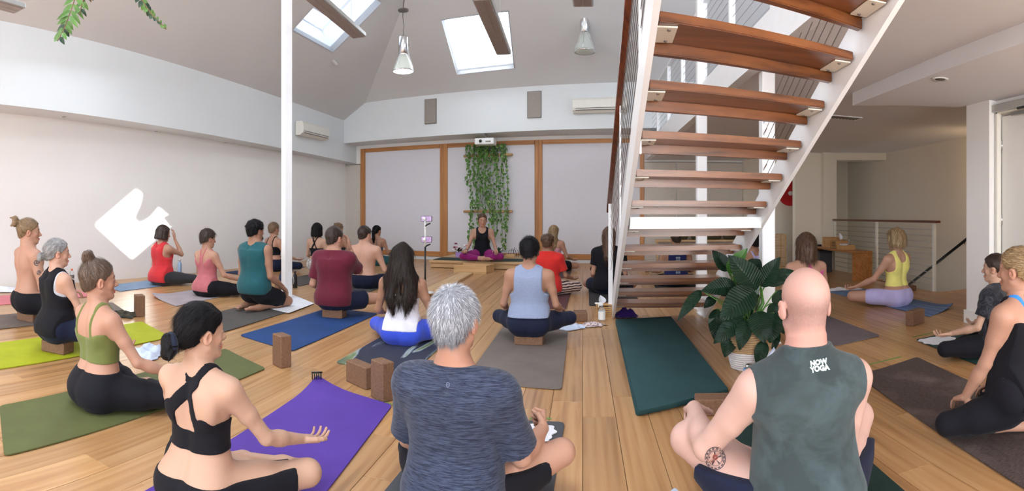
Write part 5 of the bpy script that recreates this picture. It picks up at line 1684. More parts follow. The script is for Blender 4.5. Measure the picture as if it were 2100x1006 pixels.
CORK = NT('cork_block'); v_ = CORK.coord(); CORK.base(CORK.ramp(CORK.noise(v_, 90, 4, .7), [(.34, OL(110, 80, 60)), (.66, OL(136, 102, 78))])); CORK.set(Roughness=.85); CORK.bump(CORK.noise(v_, 120, 3), .4, .003); CORK = CORK.m
BAMB = m_wood('bamboo', OL(168, 116, 66), OL(196, 148, 92), OL(214, 170, 116), axis=0, rough=.5, knots=False, vary=.05)
def block(px, py, dims, rz, label, m=CORK, loc=None, z=.009, back=None):
    p = Vector(loc) if loc else G(px, py)
    if not loc:
        u = Vector((p.x, p.y, 0)).normalized(); p = p + u * ((dims[1] if back is None else back) * .5)
    o = MB().box((0, 0, dims[2] / 2), dims, bev=.006).build('yoga_block', m); o.location = (p.x, p.y, z); o.rotation_euler = (0, 0, rz)
    tag(o, label, 'yoga block', 'brown yoga blocks'); return o
A_ = .09
block(272 + 14, 649, (.14, .10, .23), -.5, 'upright cork block behind the woman in the green top', z=0)
block(578, 753, (.13, .09, .23), -.45, 'upright cork block at the near end of the blue mat', z=0)
block(740, 792, (.23, .085, .14), -.5, 'cork block on its side, left of the upright pair at the purple mat', z=0)
block(784, 822, (.13, .085, .23), -.55, 'upright cork block at the far right corner of the purple mat', z=0)
block(168, 583, (.22, .12, .09), 1.4, 'cork block against the left wall near the orange-capped bottle', loc=(-6.95, 4.75, 0), z=0)
block(143, 585, (.14, .12, .09), 1.3, 'cork block left of another by the left wall', loc=(-6.95, 4.25, 0), z=0)
block(575, 603, (.14, .10, .17), -.3, 'cork block at the foot of the tall post', z=0)
block(1190, 660, (.14, .20, .09), .1, 'cork block beside the folded white towel near the stairs', z=0, back=.22)
block(1462, 858, (.26, .12, .09), -.15, 'cork block at the corner of the green mats beside the bald man', z=0, loc=(.60, 2.93, 0))
block(1877, 665, (.23, .09, .145), .45, 'upright cork block on the near end of the blue striped mat', z=.0, back=.05)
block(1888, 599, (.23, .12, .075), -.1, 'cork block by the foot of the stair-well balustrade', loc=(4.1, 6.6, 0), z=0)
block(1325, 541, (.08, .08, .17), 0, 'narrow cork block seen between the stair treads', loc=(.72, 10.3, 0), z=0)

def cloth_heap(px, py, sx, sy, h, m, label, name='towel', rz=0.0, seed=1, z=.008, loc=None, cat='towel', folds=6, hard=.0):
    p = Vector(loc) if loc else G(px, py)
    n = 34; r = random.Random(seed); P = np.zeros((n, n, 3))
    u = np.linspace(-1, 1, n)
    X, Y = np.meshgrid(u, u, indexing='ij')
    rr_ = np.sqrt(X ** 2 + Y ** 2)
    ph = r.uniform(0, 6)
    Q = np.stack([X, Y, 0 * X], -1)
    nz = noise3(Q, folds * .9, ph) * .5 + noise3(Q, folds * 2.1, ph + 2) * .3
    env = np.clip(1.05 - np.abs(np.maximum(np.abs(X), np.abs(Y))) ** 3, 0.0, 1)
    Z = h * env * (.55 + .6 * nz); Z = np.maximum(Z, .004)
    xo = X * sx / 2 * (1 + .12 * np.sin(Y * 3 + ph) + .06 * np.sin(Y * 9)); yo_ = Y * sy / 2 * (1 + .14 * np.sin(X * 2.5 + ph * 2) + .05 * np.sin(X * 8))
    V = np.stack([xo, yo_, Z], -1).reshape(-1, 3)
    fs = [(i * n + j, (i + 1) * n + j, (i + 1) * n + j + 1, i * n + j + 1) for i in range(n - 1) for j in range(n - 1)]
    mb = MB().raw([tuple(v) for v in V], fs, True)
    k = len(V); Vb = V.copy(); Vb[:, 2] = 0
    mb.raw([tuple(v) for v in Vb], [f[::-1] for f in fs])
    ring = [i for i in range(n)] + [i * n + n - 1 for i in range(1, n)] + [(n - 1) * n + i for i in range(n - 2, -1, -1)] + [i * n for i in range(n - 2, 0, -1)]
    for i in range(len(ring)): a, b = ring[i], ring[(i + 1) % len(ring)]; mb.f.append((b, a, k + a, k + b)); mb.sm.append(True)
    o = mb.build(name, m); o.location = (p.x, p.y, z); o.rotation_euler = (0, 0, rz)
    return tag(o, label, cat)
TOW = m_cloth('towel_white', OL(228, 230, 238))
TOWB = m_cloth('towel_bluewhite', OL(200, 212, 236))
cloth_heap(1170, 672, .26, .24, .05, TOWB, 'white folded towel beside the cork block near the stairs', rz=.5, seed=3)
cloth_heap(1215, 668, .19, .15, .05, m_cloth('pouch_print', OL(220, 205, 205), OL(96, 40, 60), 'tiedye'), 'small patterned pouch right of the white towel', 'pouch', .2, 4, cat='pouch')
cloth_heap(1284, 650, .23, .17, .14, m_cloth('purple_knit', OL(46, 16, 92), OL(30, 8, 60)), 'dark purple bundled scarf at the staircase foot', 'scarf', .1, 8, cat='scarf', folds=4)
cloth_heap(305, 728, .22, .30, .09, TOWB, 'crumpled pale blue-white towel on the floor beyond the green-topped woman', rz=.3, seed=5)
cloth_heap(252, 648, .30, .22, .07, m_cloth('olive_clothes', OL(70, 66, 50), OL(24, 24, 24), 'patch'), 'olive and black clothes heaped beside the upright block', 'clothes', .4, 6, cat='clothes')
cloth_heap(490, 603, .15, .14, .09, TOW, 'small white cloth behind the bearded man', rz=.3, seed=9)
cloth_heap(25, 592, .75, .35, .07, TOW, 'crumpled white cloth against the left wall at the left edge', rz=1.2, seed=10, loc=(-6.95, 3.4, 0))
cloth_heap(1728, 596, .50, .16, .05, TOW, 'long white towel at the far end of the blue striped mat', rz=-.05, seed=12, z=.016)
cloth_heap(1925, 700, .30, .24, .015, TOW, 'flat white towel on the dark teal mat', rz=.3, seed=13, z=.012, folds=2)
cloth_heap(1090, 885, .24, .20, .015, TOW, 'flat white towel on the grey-haired man\'s mat', rz=.1, seed=14, z=.012, folds=2, loc=(-.40, 2.64, 0))
cloth_heap(1405, 1000, .16, .30, .06, TOWB, 'white towel at the bottom edge beside the bald man\'s knee', rz=.2, seed=15, loc=(.21, 1.93, 0))
cloth_heap(1795, 590, .20, .10, .04, TOW, 'small white cloth in front of the woman in yellow', rz=.2, seed=17, z=.014, loc=(3.55, 6.55, 0))
tw = mat('white towel spread on the kneeling man\'s mat', [g2(548, 634), g2(592, 644), g2(644, 624), g2(594, 604)], TOW, th=.004, z=.012, rad=.01, name='towel', cat='towel')
# bag with white straps behind the bald man
bg = empty('tote_bag', AT(1598, 790, 3.35) * 1, 0, 'white strappy bag on the floor right of the plant basket', 'bag'); bg.location.z = 0
cb_ = MB()
for q in (-.035, .035): MB().tube([(q - .03, 0, .02), (q - .045, 0, .20), (q, -.01, .27), (q + .03, 0, .22), (q + .02, 0, .02)], .011, 8).build('strap', TOWB, bg)
MB().lathe([(0, 0), (.07, 0), (.085, .06), (.06, .15), (0, .16)], n=16).build('bag_body', m_cloth('bag_cloth', OL(180, 176, 176)), bg)

# hair claw on the purple mat's corner
hc_ = G(650, 790); hcl = empty('hair_claw', (hc_.x, hc_.y, .062), .6, 'black hair claw at the far corner of the purple mat', 'hair clip')
for k in range(5):
    for q in (-1, 1): MB().tube([(-.03 + .014 * k, 0, .022), (-.03 + .014 * k, q * .022, .012), (-.03 + .014 * k, q * .020, -.012), (-.03 + .014 * k, q * .004, -.022)], .003, 6).build('prong', BLACKM, hcl)
MB().tube([(-.035, 0, .022), (.035, 0, .022)], .006, 8).build('hinge', BLACKM, hcl)
ky = G(1240, 667); o = tag(MB().lathe([(.010, 0), (.014, 0), (.014, .003), (.010, .003)], n=16).box((.022, 0, .002), (.022, .008, .003)).build('keys', BLACKM), 'small dark key ring next to the patterned pouch', 'keys'); o.location = (ky.x, ky.y, .001)

def bottle(name, loc, h, r, m, label, cap=None, prof=None, ribs=0):
    o = empty(name, loc, 0, label, 'bottle')
    P = prof or [(0, 0), (r, 0), (r, .01 * h), (r, .70 * h), (r * .85, .78 * h), (r * .45, .86 * h), (r * .42, .90 * h), (0, .90 * h)]
    MB().lathe(P, n=20).build('flask', m, o)
    MB().lathe([(0, .90 * h), (r * .5, .90 * h), (r * .5, h), (0, h)], n=16).build('cap', cap or DARK, o)
    return o
CLEAR = NT('clear_plastic'); CLEAR.base((.93, .95, .97)); CLEAR.set(Roughness=.05); CLEAR.b.inputs['Transmission Weight'].default_value = .9; CLEAR.b.inputs['IOR'].default_value = 1.3; CLEAR = CLEAR.m
b_ = bottle('water_bottle', (-7.12, 4.55, 0), .25, .035, CLEAR, 'clear bottle with orange cap by the left wall', m_plain('orange_plastic', OL(220, 100, 60), .4))
MB().lathe([(.036, .10), (.036, .15)], n=20).build('label_band', GREYM, b_)
pb = G(375, 562); bottle('water_bottle', (-7.0, 6.78, 0), .29, .038, m_plain('pale_blue_steel', OL(150, 174, 206), .3, .3), 'pale blue steel bottle by the left wall', CHROME)
pb = G(577, 583); bottle('water_bottle', (pb.x, pb.y, 0), .20, .038, m_plain('navy_steel', OL(28, 38, 74), .35, .2), 'navy blue bottle left of the tall post', DARK)
pb = G(592, 601); bottle('water_bottle', (pb.x, pb.y - .02, 0), .19, .036, CLEAR, 'clear plastic bottle in front of the tall post', WHITEP)
pb = G(605, 590); b_ = bottle('water_bottle', (pb.x, pb.y, 0), .25, .034, m_plain('black_steel', (.015, .015, .018), .3, .3), 'tall black bottle with white loop right of the tall post', DARK)
MB().tube([(-.02, -.03, .22), (.0, -.05, .18), (.01, -.045, .10), (-.01, -.04, .06)], .004, 6).build('loop', WHITEP, b_)
pb = AT(1537, 800, 3.1); b_ = bottle('water_bottle', (pb.x, pb.y, 0), .235, .046, m_plain('sky_blue_steel', OL(104, 160, 216), .35, .1), 'sky blue bottle with steel neck before the plant basket', CHROME, prof=[(0, 0), (.046, 0), (.046, .17), (.044, .19), (.036, .195), (.036, .212), (0, .212)])
pb = AT(1629, 575, 6.9); bottle('water_bottle', (pb.x, pb.y, 0), .25, .034, CLEAR, 'clear bottle with dark cap beside the woman in the pink racerback', DARK)
# spray bottle and wooden tissue box
sp = G(1234, 657); so = empty('spray_bottle', (sp.x, sp.y, 0), .15, 'white-labelled spray bottle in front of a wooden tissue box', 'bottle')
MB().lathe([(0, 0), (.036, 0), (.038, .01), (.038, .10), (.032, .125), (.016, .138), (.015, .15), (0, .15)], n=22).build('flask', CLEAR, so)
MB().lathe([(.0392, .016), (.0392, .100)], n=22).build('label_band', WHITEP, so)
MB().box((-.012, 0, .172), (.050, .026, .034), bev=.006).box((-.052, 0, .182), (.040, .016, .016), bev=.003).box((-.03, 0, .158), (.010, .012, .03), M=Matrix.Rotation(.4, 3, 'Y')).build('spray_head', WHITEP, so)
tx = G(1236, 652); tbx = empty('tissue_box', (tx.x + .01, tx.y + .13, 0), .05, 'wooden slatted tissue box with tissue at the staircase foot', 'tissue box')
for k in range(5): MB().box((0, -.065, .012 + .022 * k), (.15, .008, .014)).build('slat', BAMB, tbx)
for q in (-1, 1): MB().box((q * .079, 0, .065), (.010, .14, .13)).build('end_panel', BAMB, tbx)
MB().box((0, 0, .128), (.15, .14, .008)).box((0, .066, .06), (.15, .006, .12)).build('top', BAMB, tbx)
o = leaf_mesh(.09, .10, -.4, .6, 6, 3).build('tissue', TOW, tbx); o.location = (-.02, -.03, .13); o.rotation_euler = (.9, 0, .6)

# green tape on the boards
TAPE = m_plain('green_tape', OL(116, 142, 74), .6, 0, .05)
def tape(a, b, label, w=.022):
    a = G(*a); b = G(*b); d = b - a
    o = MB().box((0, 0, 0), (d.length, w, .0012)).build('floor_tape', TAPE); o.location = ((a.x + b.x) / 2, (a.y + b.y) / 2, .0012); o.rotation_euler = (0, 0, math.atan2(d.y, d.x)); tag(o, label, 'tape')
tape((1765, 751), (1848, 731), 'strip of green floor tape beyond the charcoal woven mat')
tape((1872, 691), (1915, 681), 'strip of green floor tape beyond the dark teal mat')
tape((1086, 858), (1131, 858), 'strip of green floor tape beyond the grey-haired man\'s mat')
tape((690, 801), (806, 829), 'strip of green floor tape along the purple mat\'s far edge')

# ------------------------------------------------------------ peace lily in a two-tone basket
pc_ = G(1536, 764); pc_ = pc_ + Vector((pc_.x, pc_.y, 0)).normalized() * .16
PC = Vector((pc_.x, pc_.y, 0)); dP = math.hypot(PC.x, PC.y)
pl = empty('potted_plant', PC, 0, 'big dark-leaved plant in a natural and white woven basket before the stairs', 'plant')
BW = m_plain('basket_white', OL(222, 220, 222), .8, 0, .06, 30, .3, 80); BN = m_plain('basket_straw', OL(178, 146, 108), .85, 0, .15, 26, .4, 90)
H_ = .30; nco = 19
for k in range(nco):
    z = .008 + H_ * k / nco; r = .125 + .035 * math.sin(min(1, z / H_ * 1.15) * PI * .62)
    pts = [(r * math.cos(a) , r * math.sin(a), z + .0015 * math.sin(a * 9 + k)) for a in [2 * PI * i / 40 for i in range(41)]]
    MB().tube(pts, .0088, 6, caps=False).build('basket_coil', BW if k < 8 else BN, pl)
MB().lathe([(0, H_ - .03), (.14, H_ - .03)], n=24).build('soil', m_plain('soil', (.02, .013, .01), .95), pl)
MB().lathe([(0, .004), (.12, .004), (.152, H_ * .6), (.14, H_ - .02), (.13, H_ - .02)], n=24).build('inner_pot', DARK, pl)
LEAFM = NT('peace_lily_leaf'); v_ = LEAFM.coord(); oi = LEAFM.add('ShaderNodeObjectInfo')
_ph = LEAFM.add('ShaderNodeAttribute', attribute_name='phi')
_sn = LEAFM.math('SINE', LEAFM.math('MULTIPLY', _ph.outputs['Fac'], 2 * PI * 15))
LEAFM.bump(_sn, .55, .006)
LEAFM.base(LEAFM.mix(LEAFM.math('MULTIPLY', oi.outputs['Random'], .6), LEAFM.ramp(LEAFM.noise(v_, 9, 3), [(.3, (.003, .018, .008)), (.7, (.007, .036, .014))]), (.006, .030, .012)))
LEAFM.set(Roughness=.40); LEAFM.b.inputs['Coat Weight'].default_value = .1; LEAFM.b.inputs['Specular IOR Level'].default_value = .35; LEAFM = LEAFM.m
LEAFL = m_plain('peace_lily_leaf_light', (.06, .17, .025), .35, 0, .2, 12)
def C2(cx, cy): return (1380 + cx * .2884, 500 + cy * .2884)
rr = random.Random(3)
def lily(base, tip, wpx, dz=(0, 0), bend=.25, m=LEAFM, rollr=0.0):
    b = AT(*C2(*base), dP + dz[0]); t = AT(*C2(*tip), dP + dz[1])
    wd = wpx * .2884 * dP / F * 1.12
    v = t - b; L = v.length * 1.05
    mb = leaf_mesh(L, wd, bend, .28, 30, 6, corr=.0042, nv=12, tipw=.72)
    # drop of the tip is compensated so that base and tip stay put
    endv = None; endv = Vector((0, L * (1 - bend * .15), -L * bend))
    y = v.normalized(); cam_dir = (Vector((0, 0, EYE)) - b).normalized()
    zax = (cam_dir + Vector((0, 0, .35)) + Vector((rollr, 0, 0))); zax = (zax - y * zax.dot(y)).normalized(); x = y.cross(zax).normalized()
    R3 = Matrix((x, y, zax)).transposed()
    q = Vector(endv).rotation_difference(Vector((0, 1, 0))).to_matrix(); sc_ = v.length / endv.length
    mb.v = [tuple(R3 @ (q @ (Vector(w) * sc_))) for w in mb.v]
    o = mb.build('leaf', m, pl); o.location = b - PC
    at_ = o.data.attributes.new('phi', 'FLOAT', 'POINT'); at_.data.foreach_set('value', [i / 30 - abs(j / 6) * .16 for i in range(31) for j in range(-6, 7)])
    # stalk from the pot
    rt = Vector((PC.x + rr.uniform(-.04, .04), PC.y + rr.uniform(-.04, .04), H_ - .03)) ; mid = rt.lerp(b, .5) + Vector((0, 0, .06))
    pts = [rt - PC]
    for i in range(1, 9):
        u = i / 8; pts.append(((rt * (1 - u) ** 2 + mid * 2 * u * (1 - u) + b * u * u)) - PC)
    MB().tube(pts, [.006] * 5 + [.0045] * 4, 6).build('stalk', LEAFL if m is LEAFL else GRN[1], pl)
for a in [((600, 320), (392, 80), 175, (.0, -.05)), ((625, 300), (764, 92), 125, (.05, .05)), ((445, 300), (200, 335), 125, (-.02, -.12)), ((575, 330), (332, 548), 190, (-.08, -.22)),
          ((200, 330), (32, 548), 75, (-.1, -.2)), ((395, 190), (280, 45), 100, (.12, .15)), ((600, 480), (650, 705), 150, (-.12, -.2)), ((720, 490), (690, 705), 150, (-.1, -.16)),
          ((525, 545), (472, 757), 105, (-.14, -.2)), ((500, 520), (288, 708), 125, (-.10, -.16)), ((310, 460), (300, 690), 105, (.02, .0)), ((425, 625), (368, 806), 115, (-.08, -.12)),
          ((650, 690), (600, 880), 90, (-.15, -.19)), ((655, 285), (815, 262), 75, (.1, .2)), ((700, 420), (790, 640), 120, (.05, .02)), ((300, 380), (220, 455), 70, (.1, .08)),
          ((560, 180), (620, 110), 110, (.15, .2)), ((690, 240), (885, 200), 85, (.18, .3)), ((480, 420), (350, 500), 120, (.06, .05)), ((620, 560), (560, 690), 110, (.0, .0)), ((740, 330), (800, 470), 130, (.1, .12)), ((520, 420), (470, 560), 130, (.05, .02)), ((700, 600), (720, 760), 110, (.04, .0))]:
    lily(*a)
lily((400, 210), (530, 30), 105, (.06, .02), .2, LEAFL); lily((440, 200), (400, 120), 90, (.05, .05), .2, LEAFL); lily((450, 200), (440, 290), 40, (.05, .05), .1, LEAFL)
o = MB().tube([Vector((0, 0, H_ - .03)), AT(*C2(640, 420), dP) - PC, AT(*C2(625, 310), dP + .05) - PC], [.016, .014, .008], 10).build('stalk', LEAFL, pl)

# ------------------------------------------------------------ right side: bench, boxes, rack
BNW = m_wood('bench_timber', OL(120, 72, 34), OL(170, 112, 60), OL(194, 136, 80), axis=1, rough=.4, knots=False, vary=.03)
bn = empty('bench', (4.085, 8.95, 0), 0, 'timber bench in front of the stair-well balustrade', 'bench')
MB().box((0, 0, .47), (.37, 1.90, .035), bev=.004).build('seat', BNW, bn)
for q in (-.93, .93): MB().box((0, q, .226), (.37, .035, .452), bev=.004).build('end_panel', BNW, bn)
bxs = empty('storage_box', (4.02, 9.62, 0), 0, 'dark grey box standing under the bench', 'box')
MB().box((0, 0, .19), (.26, .42, .38), bev=.01).build('body', m_plain('box_grey', OL(62, 62, 66), .6), bxs)
MB().box((0, 0, .392), (.27, .43, .02), bev=.006).build('lid', m_plain('box_grey', OL(62, 62, 66), .6), bxs)
def woodbox(name, x, y, dm, label, slats=False, z=.4875, grp=None):
    o = empty(name, (x, y, z), 0, label, 'box', grp)
    if slats:
        MB().box((0, 0, dm[2] / 2), (dm[0] - .02, dm[1] - .02, dm[2] - .01)).build('inner', m_plain('slot_dark', OL(90, 60, 36), .7), o)
        for k in range(5):
            MB().box((-dm[0] / 2 + .004, 0, dm[2] * (.12 + .19 * k)), (.008, dm[1] * .86, dm[2] * .10)).build('slat', BAMB, o)
        for q in (-1, 1): MB().box((0, q * (dm[1] / 2 - .004), dm[2] / 2), (dm[0], .008, dm[2])).build('end_panel', BAMB, o)
        MB().box((0, 0, dm[2] + .003), (dm[0], dm[1], .008), bev=.002).build('lid', BAMB, o)
    else:
        for q in (-1, 1):
            MB().box((q * (dm[0] / 2 - .006), 0, dm[2] / 2), (.012, dm[1], dm[2]), bev=.001).build('side_panel', BAMB, o)
            MB().box((0, q * (dm[1] / 2 - .006), dm[2] / 2), (dm[0] - .024, .012, dm[2]), bev=.001).build('end_panel', BAMB, o)
        MB().box((0, 0, .006), (dm[0] - .024, dm[1] - .024, .010)).build('bottom', BAMB, o)
    return o
w1 = woodbox('wooden_box', 4.08, 9.25, (.26, .36, .19), 'largest bamboo box on the far end of the bench', grp='bamboo boxes on the bench')
w2 = woodbox('wooden_box', 4.06, 8.87, (.26, .22, .14), 'slatted bamboo tissue box in the middle of the bench', True, grp='bamboo boxes on the bench')
w3 = woodbox('wooden_box', 4.02, 8.52, (.24, .26, .085), 'low open bamboo tray on the near part of the bench', grp='bamboo boxes on the bench')
o = tag(leaf_mesh(.12, .10, -.3, .6, 6, 3).build('tissue', TOW), 'white tissue sticking out of the slatted box on the bench', 'tissue'); o.location = (4.06, 8.84, .64); o.rotation_euler = (1.1, 0, .3)
o = bottle('spray_bottle', (4.05, 8.46, .50), .16, .022, CLEAR, 'small clear bottle in the low bamboo tray', WHITEP)
o = tag(MB().box((0, 0, .012), (.10, .16, .022), bev=.005).build('folded_cloth', TOW), 'small folded white cloth in the low bamboo tray', 'cloth'); o.location = (4.0, 8.57, .565)
o = tag(MB().box((0, 0, .015), (.08, .10, .03), bev=.006).build('phone_case', DARK), 'small black object on the far end of the bench', 'case'); o.location = (4.0, 9.72, .488)
rk = empty('slatted_crate', (3.28, 10.25, 0), .0, 'tall slatted pale timber rack beside the return wall', 'rack')
for q in (-.16, .16):
    for r_ in (-.15, .15): MB().box((q, r_, .35), (.022, .022, .70)).build('post', PALE, rk)
for k in range(22):
    z = .03 + .031 * k
    MB().box((0, -.155, z), (.30, .010, .018)).build('slat', PALE, rk)
    MB().box((-.165, 0, z), (.010, .28, .018)).build('slat', PALE, rk)
MB().box((0, 0, .705), (.35, .33, .014)).build('top', PALE, rk)
# timber bench with olive bags behind the stairs
sb_ = empty('bench', (1.95, 11.75, 0), math.atan(-.075), 'long low timber bench against the back wall behind the stairs', 'bench')
MB().box((0, 0, .53), (1.9, .36, .04), bev=.004).build('seat', PALE, sb_)
for q in (-.9, .9): MB().box((q, 0, .255), (.04, .34, .51)).build('end_panel', PALE, sb_)
OLV = m_cloth('olive_canvas', OL(74, 68, 46), OL(52, 48, 34))
for k, (x, w, h) in enumerate(((1.55, .34, .40), (1.93, .30, .46), (2.28, .36, .34), (2.64, .30, .24))):
    o = empty('canvas_bag', (x, BWy(x) - .42, .55), .1 * k, ['olive canvas bag on the back bench, leftmost', 'tall olive canvas bag on the back bench behind the white column', 'olive canvas bag on the back bench right of the white column', 'low olive canvas bag at the right end of the back bench'][k], 'bag', 'olive canvas bags')
    g_ = Grid((-w / 2 - .03, -.17, -.01), (w / 2 + .03, .17, h + .03), .018)
    g_.add(Ell((0, 0, h * .48), (w / 2, .13, h * .52)), .03); g_.add(Cap((-w * .3, 0, .05), (w * .3, 0, .05), .06), .06)
    v, q = g_.mesh(); v[:, 2] = np.maximum(v[:, 2], 0.001)
    link('body', np_mesh('bag', v, q), o, OLV)
    MB().tube([(-.08, -.12, h * .8), (-.06, -.14, h * 1.02), (.06, -.14, h * 1.02), (.08, -.12, h * .8)], .009, 6).build('handle', OLV, o)
# ------------------------------------------------------------ the people
S = {k: m_skin('skin_' + k, v, r) for k, v, r in (('fair', (.49, .275, .195), .5), ('pale', (.60, .36, .27), .6), ('tan', (.38, .205, .135), .35), ('olive', (.40, .22, .14), .3), ('light', (.52, .325, .235), .4))}
HB = m_hair('hair_black', (.007, .006, .007), (.018, .017, .020), .55, .15)
HD = m_hair('hair_dark_brown', (.030, .017, .012), (.11, .065, .045))
HM = m_hair('hair_brown', (.085, .042, .024), (.24, .13, .075))
HL = m_hair('hair_light_brown', (.17, .10, .055), (.42, .29, .17))
HBL = m_hair('hair_blonde', (.30, .19, .09), (.66, .50, .30))
HG = m_hair('hair_grey', (.30, .31, .35), (.82, .84, .90))
HSV = m_hair('hair_silver', (.26, .25, .25), (.62, .60, .60))
BK = m_cloth('cloth_black', (.006, .006, .010), sheen=.03); BK2 = m_cloth('cloth_black_leggings', (.007, .007, .012), (.010, .010, .015), sheen=.03); NV = m_cloth('cloth_navy', (.008, .012, .036), sheen=.05); CH = m_cloth('cloth_charcoal', (.030, .030, .034))
UPB = dict(both=dict(w=(.27, .27, .20), n=(0, .1, 1), side=(1, 0, 0), curl=(.35, .55, .40)))
DN = dict(both=dict(w=(.27, .24, .19), n=(0, 0, -1), side=(-1, 0, 0)))
LAP = dict(both=dict(w=(.10, .26, .16), n=(0, 0, 1), side=(1, 0, 0), f=(-.8, .5, 0), curl=(.3, .4, .3), pole=(.8, -.5, -.3)))
MUD = dict(w=(.30, .27, .22), n=(0, -.1, 1), side=(1, 0, 0), curl=(.30, .35, .25), idx=(.9, 1.05, .7), thumb='mudra')
def hr(style, mat, **k): d = dict(style=style, mat=mat); d.update(k); return d
def place(x, yb, ytop, zb=0.0, back=.12, nom=.845, smin=.84, smax=1.14, s=None, zo=0.0):
    """seat contact row yb (of whatever stands on the floor), head top row, seat height"""
    d = (EYE - 0) * F / (yb - HZ) + back
    r = ray(x, HZ)
    h = EYE - (ytop - HZ) / F * d
    sc = s or max(smin, min(smax, (h - zb) / nom))
    return dict(at=(r.x * d, r.y * d, zb + .013 + zo * sc), s=sc)
def place2(x, ytop, d, zb=0.0, nom=.845, smin=.84, smax=1.14, zo=0.0):
    r = ray(x, HZ); h = EYE - (ytop - HZ) / F * d
    return dict(at=(r.x * d, r.y * d, zb + .013 + zo * 1.0), s=max(smin, min(smax, (h - zb) / nom)))
def under(p, label, dims=(.23, .14, .09), rz=0.0, dy=-.02):
    x, y, z = p['at']; u = Vector((x, y, 0)).normalized() * dy
    block(0, 0, dims, rz, label, loc=(x + u.x, y + u.y, 0), z=.009)
def TK(mat, **k): d = dict(name='tank_top', hem=.05, arm=(.052, .42), t=.007, mat=mat); d.update(k); return d
def LG(mat, **k): d = dict(name='leggings', mat=mat, end=('shin', .9), waist=.20); d.update(k); return d
def SHT(mat, **k): d = dict(name='shorts', mat=mat, end=('thigh', .78), t=.005, grow=.012, waist=.18); d.update(k); return d

# 1 shirtless man, hair knot
p = place(60, 662, 449, .09); under(p, 'cork block under the shirtless man with the hair knot', rz=.3)
P1 = person('shirtless man with tied-up light brown hair, tattooed arm and black shorts', rz=-.12, yaw=-.35, h=.011, hh=.0055, fem=False, skin=S['fair'], bottom=SHT(BK, wr=.003),
   hair=hr('highbun', m_hair('hair_sandy', (.22, .135, .07), (.50, .36, .21)), tie=(0, -.09, .19), n=900, sl=.05, sw=.0024, extra=lambda E, C: [(C((0, -.12, .20), (.01, -.16, .15), .018, .010), .01), (C((0, -.13, .22), (-.02, -.17, .22), .014, .006), .01)]), arms=dict(both=dict(w=(.24, .28, .20))), **p)
# 2 silver-haired woman in black
p = place(118, 729, 490, .09); under(p, 'cork block under the silver-haired woman', rz=.35)
P2 = person('silver-haired woman in a black sleeveless top sitting on a block, lime mat', rz=-.08, h=.011, hh=.0055, skin=S['pale'], bulk=1.06, sh=.165,
   tops=[dict(name='undershirt', hem=.30, arm=(.046, .43), t=.005, mat=m_cloth('cloth_pale_grey', OL(196, 196, 204))), TK(BK, arm=(.054, .42), wr=.002, t=.010, neckf=(.07, .62))], bottom=LG(NV), hair=hr('lowbun', HSV, tie=(0, -.12, .07), n=1300, sl=.05, sw=.0022, nz=.004), arms=LAP, yaw=-.3, **p)
# 3 woman with top knot, green crop top
p = place(204, 852, 533, 0, back=.14)
P3 = person('woman with a top knot in an olive green crop top and black leggings', rz=-.10, yaw=-.30, h=.0095, hh=.0045, skin=S['fair'], hand_h=.0045, bulk=1.06,
   tops=[dict(name='crop_top', hem=.265, band=.400, bandarc=.022, back=[(-.072, .63, -.082, .38, .010), (.072, .63, .082, .38, .010)], front=[(-.070, .63, -.075, .38, .0075), (.070, .63, .075, .38, .0075)], t=.006, mat=m_cloth('cloth_olive', OL(112, 120, 66)), wr=.001)],
   bottom=LG(BK2, waist=.215, wr=.001), hair=hr('topbun', m_hair('hair_taupe', (.10, .062, .045), (.27, .19, .14)), tie=(0, -.05, .21), n=2200, sl=.055, sw=.0018, edge=.002, band=((0, -.055, .205), (.026, .026, .008), m_cloth('scrunchie_brown', OL(80, 44, 38)))),
   arms=dict(L=dict(MUD, w=(.31, .33, .235)), R=dict(w=(.32, .30, .20), n=(0, 0, -1), side=(-1, 0, 0), curl=(.2, .3, .2))), pitch=.04, **p)
# 4 black-haired woman, front left
p = place2(412, 622, 1.98, .015)
P4 = person('black-haired woman in a black crossed-strap crop top, palm up, front left', rz=.10, h=.0085, hh=.0040, skin=S['light'], hand_h=.0036, sh=.150,
   tops=[dict(name='crop_top', hem=.255, band=.335, bandarc=.03, back=[(.088, .63, .030, .53, .017), (.030, .53, -.075, .42, .026), (-.085, .42, -.09, .33, .03), (-.028, .63, .050, .35, .016), (.08, .37, .10, .33, .03)], front=[(-.07, .63, -.08, .38, .02), (.07, .63, .08, .38, .02)], t=.006, mat=BK)],
   bottom=SHT(BK, waist=.150, end=('thigh', .80), grow=.006), hair=hr('lowbun', HB, tie=(0, -.125, .045), n=3000, sl=.06, sw=.0016, edge=.001, h=.0045, band=((0, -.128, .055), (.030, .034, .017), m_cloth('scrunchie_navy', (.010, .014, .035))), extra=lambda E, C: [(C((0, -.13, .065), (.01, -.15, .02), .028, .026), .012), (C((.03, -.13, .04), (.05, -.16, -.0), .012, .004), .01)]),
   arms=dict(both=dict(w=(.30, .33, .225), n=(0, -.1, 1), side=(1, 0, 0), curl=(.30, .50, .40), thumb='rest')), knee=(.34, .30, .10), yaw=-.48, **p)
# 5 red tank, hand at face
p = place(333, 586, 461)
P5 = person('woman in a red tank top raising a hand to her face', rz=-.05, yaw=-.2, h=.014, hh=.007, skin=S['fair'],
   tops=[TK(m_cloth('cloth_red', OL(206, 52, 58)), t=.014, wr=.004, hem=.04)], bottom=LG(CH), hair=hr('bob', HD, len=.03, n=500, sl=.05), arms=dict(R=dict(w=(.07, .17, .63), f=(-.2, .15, 1), n=(-.7, -.6, 0), side=(-.3, -.8, .2), pole=(.35, .3, -1)), L=dict(w=(.25, .25, .2))), pitch=-.15, **p)
